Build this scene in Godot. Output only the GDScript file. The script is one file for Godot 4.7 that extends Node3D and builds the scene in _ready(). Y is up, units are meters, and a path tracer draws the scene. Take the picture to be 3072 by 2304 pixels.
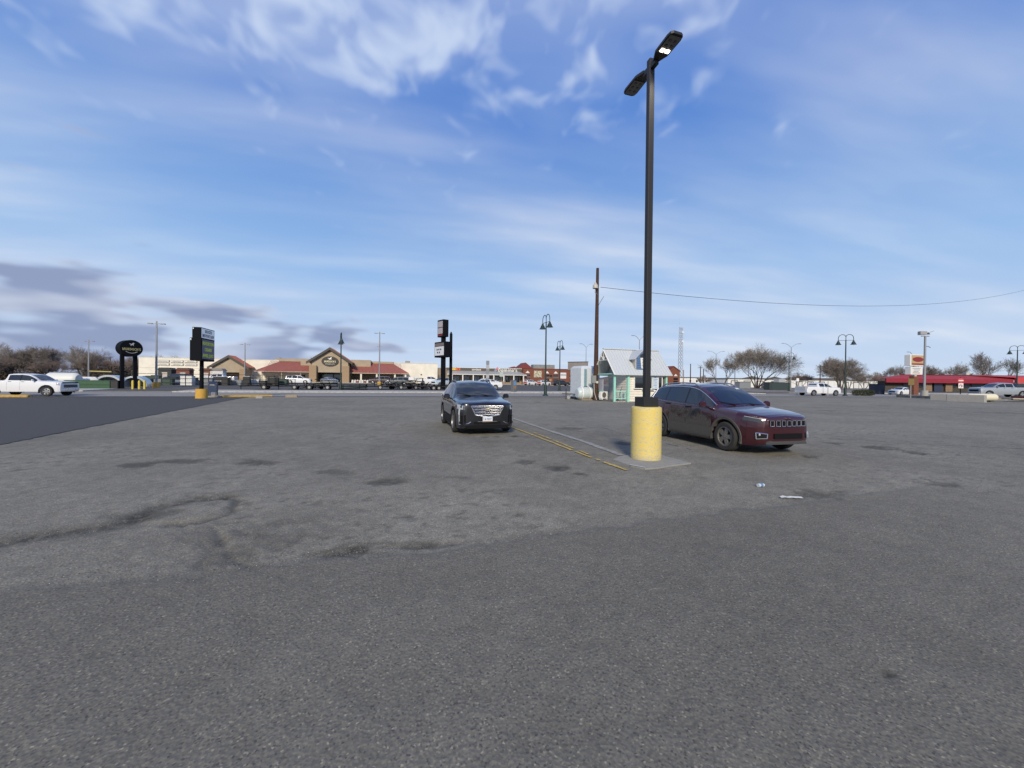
extends Node3D
# A worn parking lot under a winter sky: two parked SUVs, a lamp post, a drive-up hut, shops behind the road.
# World: y up, metres, camera near the origin looking along -Z. The street grid is turned 16 degrees:
# s runs along the road (to the right), p runs away from the camera.

const A := 0.279253
var rng := RandomNumberGenerator.new()
var names := {}
var M := {}
var mesh_cache := {}

func gh(x: float, z: float) -> float:
	var s := x * cos(A) - z * sin(A)
	var p := -x * sin(A) - z * cos(A)
	return (0.85 - 0.4 * smoothstep(15.0, 60.0, s)) * smoothstep(46.0, 105.0, p)

func xz(s: float, p: float) -> Vector2:
	return Vector2(cos(A) * s - sin(A) * p, -sin(A) * s - cos(A) * p)

func at(s: float, p: float, dy := 0.0) -> Vector3:
	var q := xz(s, p)
	return Vector3(q.x, gh(q.x, q.y) + dy, q.y)

func on(x: float, z: float, dy := 0.0) -> Vector3:
	return Vector3(x, gh(x, z) + dy, z)

# ---------- mesh builder: a bag of triangles, front faces clockwise ----------
class MB:
	var v := PackedVector3Array()
	func tri(a: Vector3, b: Vector3, c: Vector3) -> void:
		v.append(a); v.append(b); v.append(c)
	func quad(a: Vector3, b: Vector3, c: Vector3, d: Vector3) -> void:
		tri(a, b, c); tri(a, c, d)
	func box(c: Vector3, s: Vector3, bas := Basis()) -> MB:
		var h := s * 0.5
		var q := []
		for i in 8:
			q.append(c + bas * Vector3(h.x if i & 1 else -h.x, h.y if i & 2 else -h.y, h.z if i & 4 else -h.z))
		for f in [[0, 2, 3, 1], [4, 5, 7, 6], [0, 4, 6, 2], [1, 3, 7, 5], [2, 6, 7, 3], [0, 1, 5, 4]]:
			quad(q[f[0]], q[f[1]], q[f[2]], q[f[3]])
		return self
	# box with chamfered vertical and top edges (a softer block)
	func cbox(c: Vector3, s: Vector3, k: float, bas := Basis()) -> MB:
		var h := s * 0.5
		var lo := []; var mid := []; var top := []
		var ring := [Vector2(-h.x + k, -h.z), Vector2(h.x - k, -h.z), Vector2(h.x, -h.z + k), Vector2(h.x, h.z - k), Vector2(h.x - k, h.z), Vector2(-h.x + k, h.z), Vector2(-h.x, h.z - k), Vector2(-h.x, -h.z + k)]
		for r in ring:
			lo.append(c + bas * Vector3(r.x, -h.y, r.y))
			mid.append(c + bas * Vector3(r.x, h.y - k, r.y))
			top.append(c + bas * Vector3(r.x * (1.0 - k / h.x), h.y, r.y * (1.0 - k / h.z)))
		for i in 8:
			var j := (i + 1) % 8
			quad(lo[i], mid[i], mid[j], lo[j])
			quad(mid[i], top[i], top[j], mid[j])
		for i in range(1, 7):
			tri(top[0], top[i + 1], top[i]); tri(lo[0], lo[i], lo[i + 1])
		return self
	func cyl(p0: Vector3, p1: Vector3, r0: float, r1: float, n := 8, caps := true) -> MB:
		var ax := (p1 - p0).normalized()
		var u := ax.cross(Vector3.UP if absf(ax.y) < 0.9 else Vector3.RIGHT).normalized()
		var w := ax.cross(u)
		for i in n:
			var a0 := TAU * i / n
			var a1 := TAU * (i + 1) / n
			var d0 := u * cos(a0) + w * sin(a0)
			var d1 := u * cos(a1) + w * sin(a1)
			quad(p0 + d0 * r0, p0 + d1 * r0, p1 + d1 * r1, p1 + d0 * r1)
			if caps:
				tri(p0, p0 + d1 * r0, p0 + d0 * r0)
				tri(p1, p1 + d0 * r1, p1 + d1 * r1)
		return self
	func tube(pts: Array, r: float, n := 6) -> MB:
		for i in pts.size() - 1:
			cyl(pts[i], pts[i + 1], r, r, n, i == 0 or i == pts.size() - 2)
		return self
	# lathe round an axis: prof = [Vector2(radius, height)...]
	func lathe(c: Vector3, prof: Array, n := 16, bas := Basis()) -> MB:
		for i in prof.size() - 1:
			var a: Vector2 = prof[i]
			var b: Vector2 = prof[i + 1]
			for k in n:
				var a0 := TAU * k / n
				var a1 := TAU * (k + 1) / n
				var p := c + bas * Vector3(a.x * cos(a0), a.y, a.x * sin(a0))
				var q := c + bas * Vector3(a.x * cos(a1), a.y, a.x * sin(a1))
				var p2 := c + bas * Vector3(b.x * cos(a0), b.y, b.x * sin(a0))
				var q2 := c + bas * Vector3(b.x * cos(a1), b.y, b.x * sin(a1))
				if a.x > 0.0001: tri(p, q2, q)
				if b.x > 0.0001: tri(p, p2, q2)
		return self
	# flat polygon in local XY pushed out along +Z by depth
	func prism(poly: PackedVector2Array, depth: float, xf := Transform3D()) -> MB:
		var idx := Geometry2D.triangulate_polygon(poly)
		var cw := Geometry2D.is_polygon_clockwise(poly)
		for i in range(0, idx.size(), 3):
			var a := poly[idx[i]]; var b := poly[idx[i + 1]]; var c := poly[idx[i + 2]]
			var ccw := (b - a).cross(c - a) > 0.0
			if ccw:
				var t := b; b = c; c = t
			tri(xf * Vector3(a.x, a.y, depth), xf * Vector3(b.x, b.y, depth), xf * Vector3(c.x, c.y, depth))
			tri(xf * Vector3(a.x, a.y, 0), xf * Vector3(c.x, c.y, 0), xf * Vector3(b.x, b.y, 0))
		for i in poly.size():
			var a := poly[i]
			var b := poly[(i + 1) % poly.size()]
			if cw:
				quad(xf * Vector3(a.x, a.y, 0), xf * Vector3(a.x, a.y, depth), xf * Vector3(b.x, b.y, depth), xf * Vector3(b.x, b.y, 0))
			else:
				quad(xf * Vector3(a.x, a.y, 0), xf * Vector3(b.x, b.y, 0), xf * Vector3(b.x, b.y, depth), xf * Vector3(a.x, a.y, depth))
		return self
	func mesh(crease := -1.0) -> ArrayMesh:
		var n := PackedVector3Array()
		n.resize(v.size())
		var fn := PackedVector3Array()
		fn.resize(v.size() / 3)
		for i in range(0, v.size(), 3):
			var nn := (v[i + 2] - v[i]).cross(v[i + 1] - v[i])
			fn[i / 3] = nn
			var u := nn.normalized()
			n[i] = u; n[i + 1] = u; n[i + 2] = u
		if crease > 0.0:
			var cc := cos(deg_to_rad(crease))
			var near := {}
			for i in v.size():
				var k := Vector3i((v[i] * 2000.0).round())
				if near.has(k): near[k].append(i / 3)
				else: near[k] = [i / 3]
			for i in v.size():
				var mine := fn[i / 3].normalized()
				var sum := Vector3.ZERO
				for f in near[Vector3i((v[i] * 2000.0).round())]:
					if fn[f].normalized().dot(mine) > cc: sum += fn[f]
				if sum.length_squared() > 1e-16: n[i] = sum.normalized()
		var arr := []
		arr.resize(Mesh.ARRAY_MAX)
		arr[Mesh.ARRAY_VERTEX] = v
		arr[Mesh.ARRAY_NORMAL] = n
		var m := ArrayMesh.new()
		m.add_surface_from_arrays(Mesh.PRIMITIVE_TRIANGLES, arr)
		return m

func B(c: Vector3, s: Vector3, bas := Basis()) -> MB:
	return MB.new().box(c, s, bas)

# ---------- nodes ----------
func numbered(n: String) -> String:
	names[n] = names.get(n, 0) + 1
	return n if names[n] == 1 else "%s_%03d" % [n, names[n] - 1]

func thing(called: String, label: String, category: String, pos := Vector3.ZERO, turn := 0.0, group := "") -> Node3D:
	var o := Node3D.new()
	o.name = numbered(called)
	add_child(o)
	o.position = pos
	o.rotation.y = turn
	o.set_meta("label", label)
	o.set_meta("category", category)
	if group: o.set_meta("group", group)
	return o

func put(parent: Node, called: String, mesh: Mesh, m: Material, pos := Vector3.ZERO, bas := Basis()) -> MeshInstance3D:
	var o := MeshInstance3D.new()
	o.name = called
	o.mesh = mesh
	o.material_override = m
	o.transform = Transform3D(bas, pos)
	parent.add_child(o, true)
	return o

func part(parent: Node, called: String, mb: MB, m: Material, crease := -1.0) -> MeshInstance3D:
	return put(parent, called, mb.mesh(crease), m)

func structure(called: String, mesh: Mesh, m: Material) -> MeshInstance3D:
	var o := put(self, numbered(called), mesh, m)
	o.set_meta("kind", "structure")
	return o

func copy(o: Node3D, pos: Vector3, turn: float, label: String) -> Node3D:
	var c: Node3D = o.duplicate()
	c.name = numbered(String(o.name))
	add_child(c)
	c.position = pos
	c.rotation.y = turn
	c.set_meta("label", label)
	return c

func text(parent: Node, words: String, size: float, m: Material, pos: Vector3, turn := 0.0, deep := 0.02, wide := 1.0, font := "Droid Sans") -> MeshInstance3D:
	var t := TextMesh.new()
	var f := SystemFont.new()
	f.font_names = PackedStringArray([font])
	f.font_weight = 700
	t.font = f
	t.text = words
	t.font_size = 48
	t.pixel_size = size / 48.0
	t.depth = deep
	t.curve_step = 4.0
	return put(parent, "lettering", t, m, pos, Basis(Vector3.UP, turn) * Basis.from_scale(Vector3(wide, 1, 1)))

# ---------- materials (colours are linear base colours) ----------
func lin(r: float, g: float, b: float) -> Color:
	return Color(r, g, b).linear_to_srgb()

var grain_tex := {}
func grain(kind: String) -> Texture2D:
	if grain_tex.has(kind): return grain_tex[kind]
	var n := FastNoiseLite.new()
	n.seed = kind.hash() % 1000
	var lo := 0.9
	n.noise_type = FastNoiseLite.TYPE_SIMPLEX_SMOOTH
	n.fractal_octaves = 5
	n.frequency = 0.012
	var size := 512
	if kind == "strong": lo = 0.72
	if kind == "fine":
		n.frequency = 0.06
		lo = 0.9
	var img := n.get_seamless_image(size, size)
	img.convert(Image.FORMAT_RGB8)
	var d := img.get_data()
	for i in d.size():
		d[i] = int(255.0 * (lo + (1.0 - lo) * d[i] / 255.0))
	img = Image.create_from_data(size, size, false, Image.FORMAT_RGB8, d)
	img.generate_mipmaps()
	grain_tex[kind] = ImageTexture.create_from_image(img)
	return grain_tex[kind]

func mat(key: String, c: Color, rough := 0.8, opt := {}) -> StandardMaterial3D:
	if M.has(key): return M[key]
	var m := StandardMaterial3D.new()
	m.resource_name = key
	m.albedo_color = c
	m.roughness = rough
	m.metallic = opt.get("metal", 0.0)
	if opt.has("spec"): m.metallic_specular = opt.spec
	if opt.has("grain"):
		m.albedo_texture = grain(opt.grain)
		m.uv1_triplanar = true
		m.uv1_world_triplanar = opt.get("world", true)
		m.uv1_scale = Vector3.ONE * opt.get("scale", 0.4)
	if opt.has("coat"):
		m.clearcoat_enabled = true
		m.clearcoat = opt.coat
		m.clearcoat_roughness = 0.06
	if opt.has("glow"):
		m.emission_enabled = true
		m.emission = opt.glow
		m.emission_energy_multiplier = opt.get("energy", 1.0)
	M[key] = m
	return m

# ---------- camera, sky, sun ----------
func make_sky() -> Image:
	var W := 2048
	var H := 1024
	var img := Image.create(W, H, false, Image.FORMAT_RGBF)
	var n1 := FastNoiseLite.new(); n1.seed = 11; n1.noise_type = FastNoiseLite.TYPE_SIMPLEX_SMOOTH; n1.fractal_octaves = 5; n1.frequency = 1.0
	var n2 := FastNoiseLite.new(); n2.seed = 303; n2.noise_type = FastNoiseLite.TYPE_SIMPLEX_SMOOTH; n2.fractal_octaves = 3; n2.frequency = 1.0
	var n3 := FastNoiseLite.new(); n3.seed = 37; n3.noise_type = FastNoiseLite.TYPE_SIMPLEX_SMOOTH; n3.fractal_octaves = 2; n3.frequency = 1.0
	var stops := [[0.0, 0.0], [0.06, 0.0], [0.25, 0.0], [0.55, 0.0], [0.95, 0.0], [1.6, 0.0]]
	var cols := [Color8(196, 212, 232).srgb_to_linear(), Color8(190, 209, 234).srgb_to_linear(), Color8(146, 183, 228).srgb_to_linear(), Color8(88, 134, 206).srgb_to_linear(), Color8(80, 117, 194).srgb_to_linear(), Color8(74, 106, 178).srgb_to_linear()]
	var white := Color8(226, 231, 240).srgb_to_linear()
	var puff := Color8(198, 213, 238).srgb_to_linear()
	var dark := Color8(138, 151, 184).srgb_to_linear()
	var pale := Color8(198, 206, 224).srgb_to_linear()
	for j in H:
		var el := (0.5 - (j + 0.5) / H) * PI
		if el < -0.02:
			continue
		var k := 0
		while k < 4 and el > stops[k + 1][0]: k += 1
		var base: Color = cols[k].lerp(cols[k + 1], clampf((el - stops[k][0]) / (stops[k + 1][0] - stops[k][0]), 0, 1))
		var sy := sin(maxf(el, 0.0))
		var ce := cos(el)
		for i in W:
			var az := wrapf((i + 0.5) / W * TAU, -PI, PI)
			var sx := sin(az) * ce
			var sz := cos(az) * ce
			var q := Vector2(sx, sz) / (sy + 0.09)
			var c := base
			# thin high veil, streaked along a slant
			var r := Vector2(q.x * 0.97 + q.y * 0.24, -q.x * 0.24 + q.y * 0.97)
			var el_deg := rad_to_deg(el)
			var azd := rad_to_deg(az)
			var big := n3.get_noise_2d(r.x * 0.22 + 3.0, r.y * 0.36)
			var veil := n1.get_noise_2d(r.x * 0.42, r.y * 1.5)
			var t := clampf(0.46 + 0.55 * veil + 0.5 * big, 0.0, 1.0)
			c = c.lerp(white, t * t * 0.55)
			# soft mid-level puffs, gathered high up to the left of centre
			if el_deg > 16.0:
				var wx := 0.05 * n3.get_noise_2d(q.x * 3.0, q.y * 3.0 + 2.0)
				var u := Vector2(q.x + wx, q.y + wx * 0.6)
				var dq := Vector2((u.x + 0.26) / 0.80, (u.y - 0.80) / 0.48)
				var core := exp(-dq.length_squared())
				var bump := n2.get_noise_2d(u.x * 4.6 + 3.0, u.y * 3.6 - 4.0)
				var fine := n2.get_noise_2d(u.x * 9.5, u.y * 7.0 + 7.0)
				var broad := n3.get_noise_2d(u.x * 1.6 + 9.0, u.y * 1.6)
				var a := clampf(1.45 * core - 0.60 + 0.30 * broad + 0.85 * bump + 0.42 * fine, -0.3, 1.5)
				a = maxf(smoothstep(-0.18, 1.25, a), 0.34 * smoothstep(0.25, 0.9, core + 0.3 * broad))
				c = c.lerp(puff, a * smoothstep(16.0, 26.0, el_deg) * 0.88)
			# low grey bank over the horizon to the left, torn into shreds towards the right
			if el_deg < 24.0:
				var left := smoothstep(-2.0, -44.0, azd) if azd > -130.0 else smoothstep(-180.0, -130.0, azd)
				var top := lerpf(5.0, 12.5, left)
				var s1 := n1.get_noise_2d(azd * 0.035 + 1.0, el_deg * 0.13 + 2.0)
				var s2 := n2.get_noise_2d(azd * 0.085 + 5.0, el_deg * 0.34)
				var a := 0.85 * left + 1.15 * s1 + 0.6 * s2 - 0.20 - smoothstep(top * 0.45, top * 1.25, el_deg) * 1.25 - smoothstep(2.4, 0.5, el_deg) * 0.45
				a = smoothstep(0.0, 0.55, a) * smoothstep(0.0, 0.25, left)
				var body := dark.lerp(pale, clampf(0.20 + 1.3 * n2.get_noise_2d(azd * 0.06 - 8.0, el_deg * 0.25) + (1.0 - a) * 0.6, 0.0, 1.0))
				c = c.lerp(body, a * 0.92)
			img.set_pixel(i, j, c)
	var low := Color(0.10, 0.10, 0.105)
	img.fill_rect(Rect2i(0, H / 2 + 6, W, H / 2 - 6), low)
	return img

func make_env() -> void:
	var cam := Camera3D.new()
	cam.name = "camera"
	add_child(cam)
	cam.position = Vector3(0, 1.67, 0)
	cam.rotation = Vector3(deg_to_rad(-0.31), 0, deg_to_rad(0.63))
	cam.fov = 88.14
	cam.near = 0.05
	cam.far = 9000.0
	cam.current = true
	var env := Environment.new()
	env.background_mode = Environment.BG_SKY
	var sm := PanoramaSkyMaterial.new()
	sm.panorama = ImageTexture.create_from_image(make_sky())
	var sky := Sky.new()
	sky.sky_material = sm
	env.sky = sky
	env.tonemap_mode = Environment.TONE_MAPPER_LINEAR
	env.tonemap_exposure = 1.06
	env.sdfgi_enabled = true
	env.ssao_enabled = true
	env.ssil_enabled = true
	var we := WorldEnvironment.new()
	we.name = "world_environment"
	we.environment = env
	add_child(we)
	var sun := DirectionalLight3D.new()
	sun.name = "sun"
	sun.light_energy = 1.15
	sun.light_color = Color(1.0, 0.95, 0.86)
	sun.light_angular_distance = 9.0
	sun.shadow_enabled = true
	add_child(sun)
	var el := deg_to_rad(27.0)
	var az := deg_to_rad(-3.0)
	sun.look_at_from_position(Vector3(sin(az) * cos(el), sin(el), cos(az) * cos(el)) * 50.0, Vector3.ZERO, Vector3.UP)

# ---------- ground ----------
const STAINS_AND_SHADE := [[-7.13,-7.60,0.38,0.29,0.50],[-6.67,-8.00,0.54,0.27,0.50],[-5.12,-7.92,0.50,0.31,0.55],[-3.19,-7.20,0.41,0.18,0.35],[-1.93,-6.52,0.41,0.24,0.50],[-1.00,-6.90,0.36,0.10,0.30],[-1.58,-3.84,0.29,0.13,0.55],[-1.07,-4.04,0.47,0.11,0.40],[-2.60,-3.70,0.25,0.29,0.30],[-4.39,-4.80,0.33,0.20,0.40],[0.30,-8.20,0.24,0.33,0.45],[1.01,-7.74,0.27,0.34,0.60],[1.29,-7.26,0.17,0.11,0.50],[4.75,-6.10,0.43,0.26,0.50],[7.36,-6.80,0.50,0.22,0.40],[9.26,-11.32,0.28,0.27,0.50],[9.93,-10.76,0.47,0.36,0.55],[10.12,-9.90,0.31,0.21,0.60],[2.07,-14.34,0.47,0.72,0.45],[3.17,-11.02,0.23,0.34,0.50],[2.20,-2.28,0.04,0.03,0.70],[6.94,-9.20,0.22,0.23,0.50],[-0.79,-11.86,0.15,0.25,0.60],[-0.44,-12.06,0.10,0.11,0.50],[0.15,-12.10,0.16,0.23,0.60],[0.48,-12.08,0.18,0.14,0.50],[2.21,-33.28,0.30,0.71,0.40],[31.53,-25.86,1.52,1.08,0.35],[20.88,-26.18,0.58,0.56,0.45],[31.68,-34.70,0.49,0.70,0.40],[32.13,-39.34,0.57,0.71,0.35],[31.51,-33.46,0.79,0.65,0.30]]  # real stains, with the lamp drum's cast shadow painted in among them
const SEAM := [Vector2(-14, -1.9), Vector2(-3.93, -3.06), Vector2(-2.57, -3.26), Vector2(-2.14, -3.48), Vector2(-1.61, -3.66), Vector2(-1.0, -3.78), Vector2(-0.02, -4.14), Vector2(0.27, -4.26), Vector2(1.08, -4.54), Vector2(2.68, -5.08), Vector2(9, -7.4), Vector2(40, -19)]
const RIM := [Vector2(-6.4, -3.5), Vector2(-5.15, -4.0), Vector2(-4.84, -4.24), Vector2(-4.43, -4.5), Vector2(-4.5, -5.12), Vector2(-4.32, -5.46), Vector2(-4.05, -5.56)]
const RIM2 := [Vector2(-4.05, -5.56), Vector2(-3.75, -5.45), Vector2(-3.62, -5.18), Vector2(-3.49, -4.76), Vector2(-3.61, -4.6), Vector2(-3.9, -4.5)]
const CRACKS := [[Vector2(-3.29, -4.42), Vector2(-2.95, -4.06), Vector2(-2.75, -3.86), Vector2(-2.6, -3.7), Vector2(-2.26, -3.48)], [Vector2(-2.95, -4.06), Vector2(-2.88, -3.78), Vector2(-2.8, -3.54)], [Vector2(-2.3, -6.45), Vector2(-2.05, -6.62), Vector2(-1.85, -6.5), Vector2(-1.6, -6.55)], [Vector2(-6.3, -7.75), Vector2(-5.6, -7.95), Vector2(-4.9, -7.9), Vector2(-4.3, -8.1)], [Vector2(-1.9, -3.72), Vector2(-1.5, -3.9), Vector2(-1.0, -4.0), Vector2(-0.5, -4.12)]]

func near_line(p: Vector2, pts: Array) -> float:
	var d := 1e9
	for i in pts.size() - 1:
		d = minf(d, p.distance_squared_to(Geometry2D.get_closest_point_to_segment(p, pts[i], pts[i + 1])))
	return sqrt(d)

func seam_z(x: float) -> float:
	for i in SEAM.size() - 1:
		if x <= SEAM[i + 1].x:
			return lerpf(SEAM[i].y, SEAM[i + 1].y, (x - SEAM[i].x) / (SEAM[i + 1].x - SEAM[i].x))
	return -19.0

func asphalt(key: String, tint: Color, seed_: int, vertex: bool) -> StandardMaterial3D:
	var m := StandardMaterial3D.new()
	m.resource_name = key
	m.albedo_color = tint
	m.vertex_color_use_as_albedo = vertex
	m.roughness = 0.93
	m.metallic_specular = 0.35
	var n := FastNoiseLite.new()
	n.seed = seed_
	n.noise_type = FastNoiseLite.TYPE_CELLULAR
	n.cellular_return_type = FastNoiseLite.RETURN_CELL_VALUE
	n.frequency = 0.21
	n.fractal_type = FastNoiseLite.FRACTAL_NONE
	var ramp := Gradient.new()
	ramp.offsets = PackedFloat32Array([0.0, 0.05, 0.10, 0.45, 0.80, 0.95, 0.98, 1.0])
	ramp.colors = PackedColorArray([Color(0.50, 0.50, 0.52), Color(0.57, 0.57, 0.58), Color(0.63, 0.63, 0.635), Color(0.665, 0.665, 0.665), Color(0.72, 0.715, 0.705), Color(0.755, 0.745, 0.73), Color(0.86, 0.84, 0.81), Color(0.96, 0.94, 0.90)])
	var t := NoiseTexture2D.new()
	t.width = 2048
	t.height = 2048
	t.generate_mipmaps = true
	t.normalize = true
	t.noise = n
	t.color_ramp = ramp
	m.albedo_texture = t
	m.uv1_triplanar = true
	m.uv1_world_triplanar = true
	m.uv1_scale = Vector3.ONE * 0.245
	var hn := FastNoiseLite.new()
	hn.seed = seed_ + 1
	hn.noise_type = FastNoiseLite.TYPE_CELLULAR
	hn.cellular_return_type = FastNoiseLite.RETURN_DISTANCE
	hn.frequency = 0.16
	hn.fractal_type = FastNoiseLite.FRACTAL_NONE
	var h := NoiseTexture2D.new()
	h.width = 1024
	h.height = 1024
	h.noise = hn
	h.as_normal_map = true
	h.bump_strength = 3.0
	m.normal_enabled = true
	m.normal_texture = h
	m.normal_scale = 0.28
	return m

func lot_mesh() -> ArrayMesh:
	var nA := FastNoiseLite.new(); nA.seed = 5; nA.frequency = 0.22; nA.fractal_octaves = 4
	var nB := FastNoiseLite.new(); nB.seed = 6; nB.frequency = 1.4; nB.fractal_octaves = 4
	var nC := FastNoiseLite.new(); nC.seed = 7; nC.frequency = 6.0; nC.fractal_octaves = 3
	var nD := FastNoiseLite.new(); nD.seed = 19; nD.frequency = 3.2; nD.fractal_octaves = 5; nD.fractal_gain = 0.65
	var nS := FastNoiseLite.new(); nS.seed = 8; nS.frequency = 0.05; nS.fractal_octaves = 3
	var zs := []
	var z := 6.0
	while z > -84.0:
		zs.append(z)
		z -= 0.4 if z > 0.0 else maxf(0.036, -z * 0.0092)
	var NX := 560
	var v := PackedVector3Array(); var c := PackedColorArray(); var nn := PackedVector3Array(); var ix := PackedInt32Array()
	v.resize(zs.size() * (NX + 1)); c.resize(v.size()); nn.resize(v.size())
	var id := 0
	for zz in zs:
		var half: float = 1.45 * absf(zz) + 5.0
		var cell := half * 2.0 / NX
		for i in NX + 1:
			var x := (i * 2.0 / NX - 1.0) * half
			var p := Vector2(x, zz)
			var a := nA.get_noise_2dv(p)
			var b := nB.get_noise_2dv(p)
			var f := nC.get_noise_2dv(p)
			var sw := nS.get_noise_2d(x * 0.35 - zz * 0.1, zz)
			var h := 0.004 * b + 0.0025 * f
			# old surface: worn, a little brown; foreground: later overlay, smoother and bluer
			var sd: float = zz - seam_z(x) + 0.10 * b + 0.04 * f
			var fore := smoothstep(-0.05, 0.05, sd) * smoothstep(12.0, 2.5, absf(x + 0.5))
			var col := Vector3(0.500, 0.472, 0.389) * (1.0 + 0.18 * a + 0.16 * b + 0.20 * f + 0.14 * sw)
			col = col.lerp(Vector3(0.368, 0.347, 0.289) * (1.0 + 0.12 * a + 0.09 * b + 0.12 * f), fore)
			if zz > -9.0 and zz < -1.5 and absf(x) < 14.0:
				h += 0.010 * fore
				if absf(sd) < 0.3 and absf(x) < 4.5:
					col *= 1.0 - 0.28 * exp(-pow((sd + 0.07) / 0.07, 2.0)) * clampf(0.5 + 1.6 * b, 0.0, 1.0)
				if x < -1.2 and zz < -3.0:
					var wob := p + Vector2(0.10 * b + 0.05 * f, 0.10 * a + 0.06 * f)
					var d := near_line(wob, RIM)
					var dirt := exp(-pow(d / 0.20, 2.0)) * clampf(0.85 + 0.9 * f, 0.0, 1.0)
					h -= 0.026 * exp(-pow(d / 0.14, 2.0))
					col = col.lerp(Vector3(0.118, 0.113, 0.099), 0.88 * dirt)
					d = near_line(wob, RIM2)
					h -= 0.022 * exp(-pow(d / 0.05, 2.0))
					col *= 1.0 - 0.5 * exp(-pow(d / 0.05, 2.0))
					var inside := Vector2((x + 4.05) / 0.45, (zz + 5.02) / 0.5).length()
					h += 0.020 * smoothstep(1.1, 0.8, inside)
					var muddy := exp(-Vector2((x + 2.7) / 1.1, (zz + 4.3) / 0.8).length_squared())
					col = col.lerp(Vector3(0.30, 0.278, 0.232), muddy * clampf(0.5 + 1.5 * b, 0.0, 0.9))
					h += muddy * 0.012 * f
				for cr in CRACKS:
					if p.distance_squared_to(cr[1]) < 1.2:
						var d := near_line(p + Vector2(0.06 * f + 0.06 * b, 0.07 * b), cr)
						h -= 0.014 * exp(-pow(d / 0.04, 2.0))
						col *= 1.0 - 0.30 * exp(-pow(d / 0.035, 2.0)) * clampf(0.6 + 1.5 * f, 0.0, 1.0)
			if zz > -16.0 and fore < 0.9 and absf(x) < 14.0:
				# ravelled old surface: small dark pits where the binder has gone
				var pit := nD.get_noise_2dv(p)
				var worn := clampf(0.35 + 1.5 * a + 0.5 * sw, 0.0, 1.0) * (1.0 - fore)
				var k := smoothstep(0.16, 0.42, pit) * worn
				col *= 1.0 - 0.42 * k
				h -= 0.006 * k
				col *= 1.0 + 0.16 * smoothstep(0.15, 0.4, -pit) * worn
			for s in STAINS_AND_SHADE:
				var dx: float = x - s[0]
				var dz: float = zz - s[1]
				if absf(dx) < s[2] * 2.4 and absf(dz) < s[3] * 2.6:
					var r := Vector2(dx / s[2], dz / s[3]).length() + 0.75 * b + 0.55 * f
					h -= 0.012 * s[4] * smoothstep(1.2, 0.5, r)
					col *= 1.0 - 1.1 * s[4] * smoothstep(1.25, 0.55, r) * clampf(0.85 + 0.9 * f, 0.0, 1.0)
			v[id] = Vector3(x, gh(x, zz) + h, zz)
			c[id] = Color(col.x, col.y, col.z)
			id += 1
	var R := NX + 1
	for j in zs.size():
		for i in R:
			var l := v[j * R + maxi(i - 1, 0)]
			var r := v[j * R + mini(i + 1, NX)]
			var u := v[maxi(j - 1, 0) * R + i]
			var d := v[mini(j + 1, zs.size() - 1) * R + i]
			nn[j * R + i] = (u - d).cross(r - l).normalized()
	for j in zs.size() - 1:
		for i in NX:
			var a := j * R + i
			ix.append_array(PackedInt32Array([a, a + R, a + R + 1, a, a + R + 1, a + 1]))
	var arr := []
	arr.resize(Mesh.ARRAY_MAX)
	arr[Mesh.ARRAY_VERTEX] = v; arr[Mesh.ARRAY_NORMAL] = nn; arr[Mesh.ARRAY_COLOR] = c; arr[Mesh.ARRAY_INDEX] = ix
	var m := ArrayMesh.new()
	m.add_surface_from_arrays(Mesh.PRIMITIVE_TRIANGLES, arr)
	return m

# a sheet over s0..s1, p0..p1 that follows the ground; dy above it
func sheet(s0: float, s1: float, p0: float, p1: float, dy: float, step := 4.0) -> ArrayMesh:
	var mb := MB.new()
	var ns := maxi(1, ceili((s1 - s0) / step))
	var np := maxi(1, ceili((p1 - p0) / step))
	for i in ns:
		for j in np:
			var a := lerpf(s0, s1, float(i) / ns); var b := lerpf(s0, s1, float(i + 1) / ns)
			var c := lerpf(p0, p1, float(j) / np); var d := lerpf(p0, p1, float(j + 1) / np)
			mb.quad(at(a, c, dy), at(a, d, dy), at(b, d, dy), at(b, c, dy))
	return mb.mesh(60.0) if ns * np < 3000 else mb.mesh()

# a kerbed island: top sheet and side walls
func slab(s0: float, s1: float, p0: float, p1: float, h: float, step := 4.0) -> ArrayMesh:
	var mb := MB.new()
	var ns := maxi(1, ceili((s1 - s0) / step))
	var np := maxi(1, ceili((p1 - p0) / step))
	for i in ns:
		var a := lerpf(s0, s1, float(i) / ns); var b := lerpf(s0, s1, float(i + 1) / ns)
		for j in np:
			var c := lerpf(p0, p1, float(j) / np); var d := lerpf(p0, p1, float(j + 1) / np)
			mb.quad(at(a, c, h), at(a, d, h), at(b, d, h), at(b, c, h))
		mb.quad(at(a, p0, -0.05), at(a, p0, h), at(b, p0, h), at(b, p0, -0.05))
		mb.quad(at(b, p1, -0.05), at(b, p1, h), at(a, p1, h), at(a, p1, -0.05))
	for j in np:
		var c := lerpf(p0, p1, float(j) / np); var d := lerpf(p0, p1, float(j + 1) / np)
		mb.quad(at(s0, d, -0.05), at(s0, d, h), at(s0, c, h), at(s0, c, -0.05))
		mb.quad(at(s1, c, -0.05), at(s1, c, h), at(s1, d, h), at(s1, d, -0.05))
	return mb.mesh()

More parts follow.
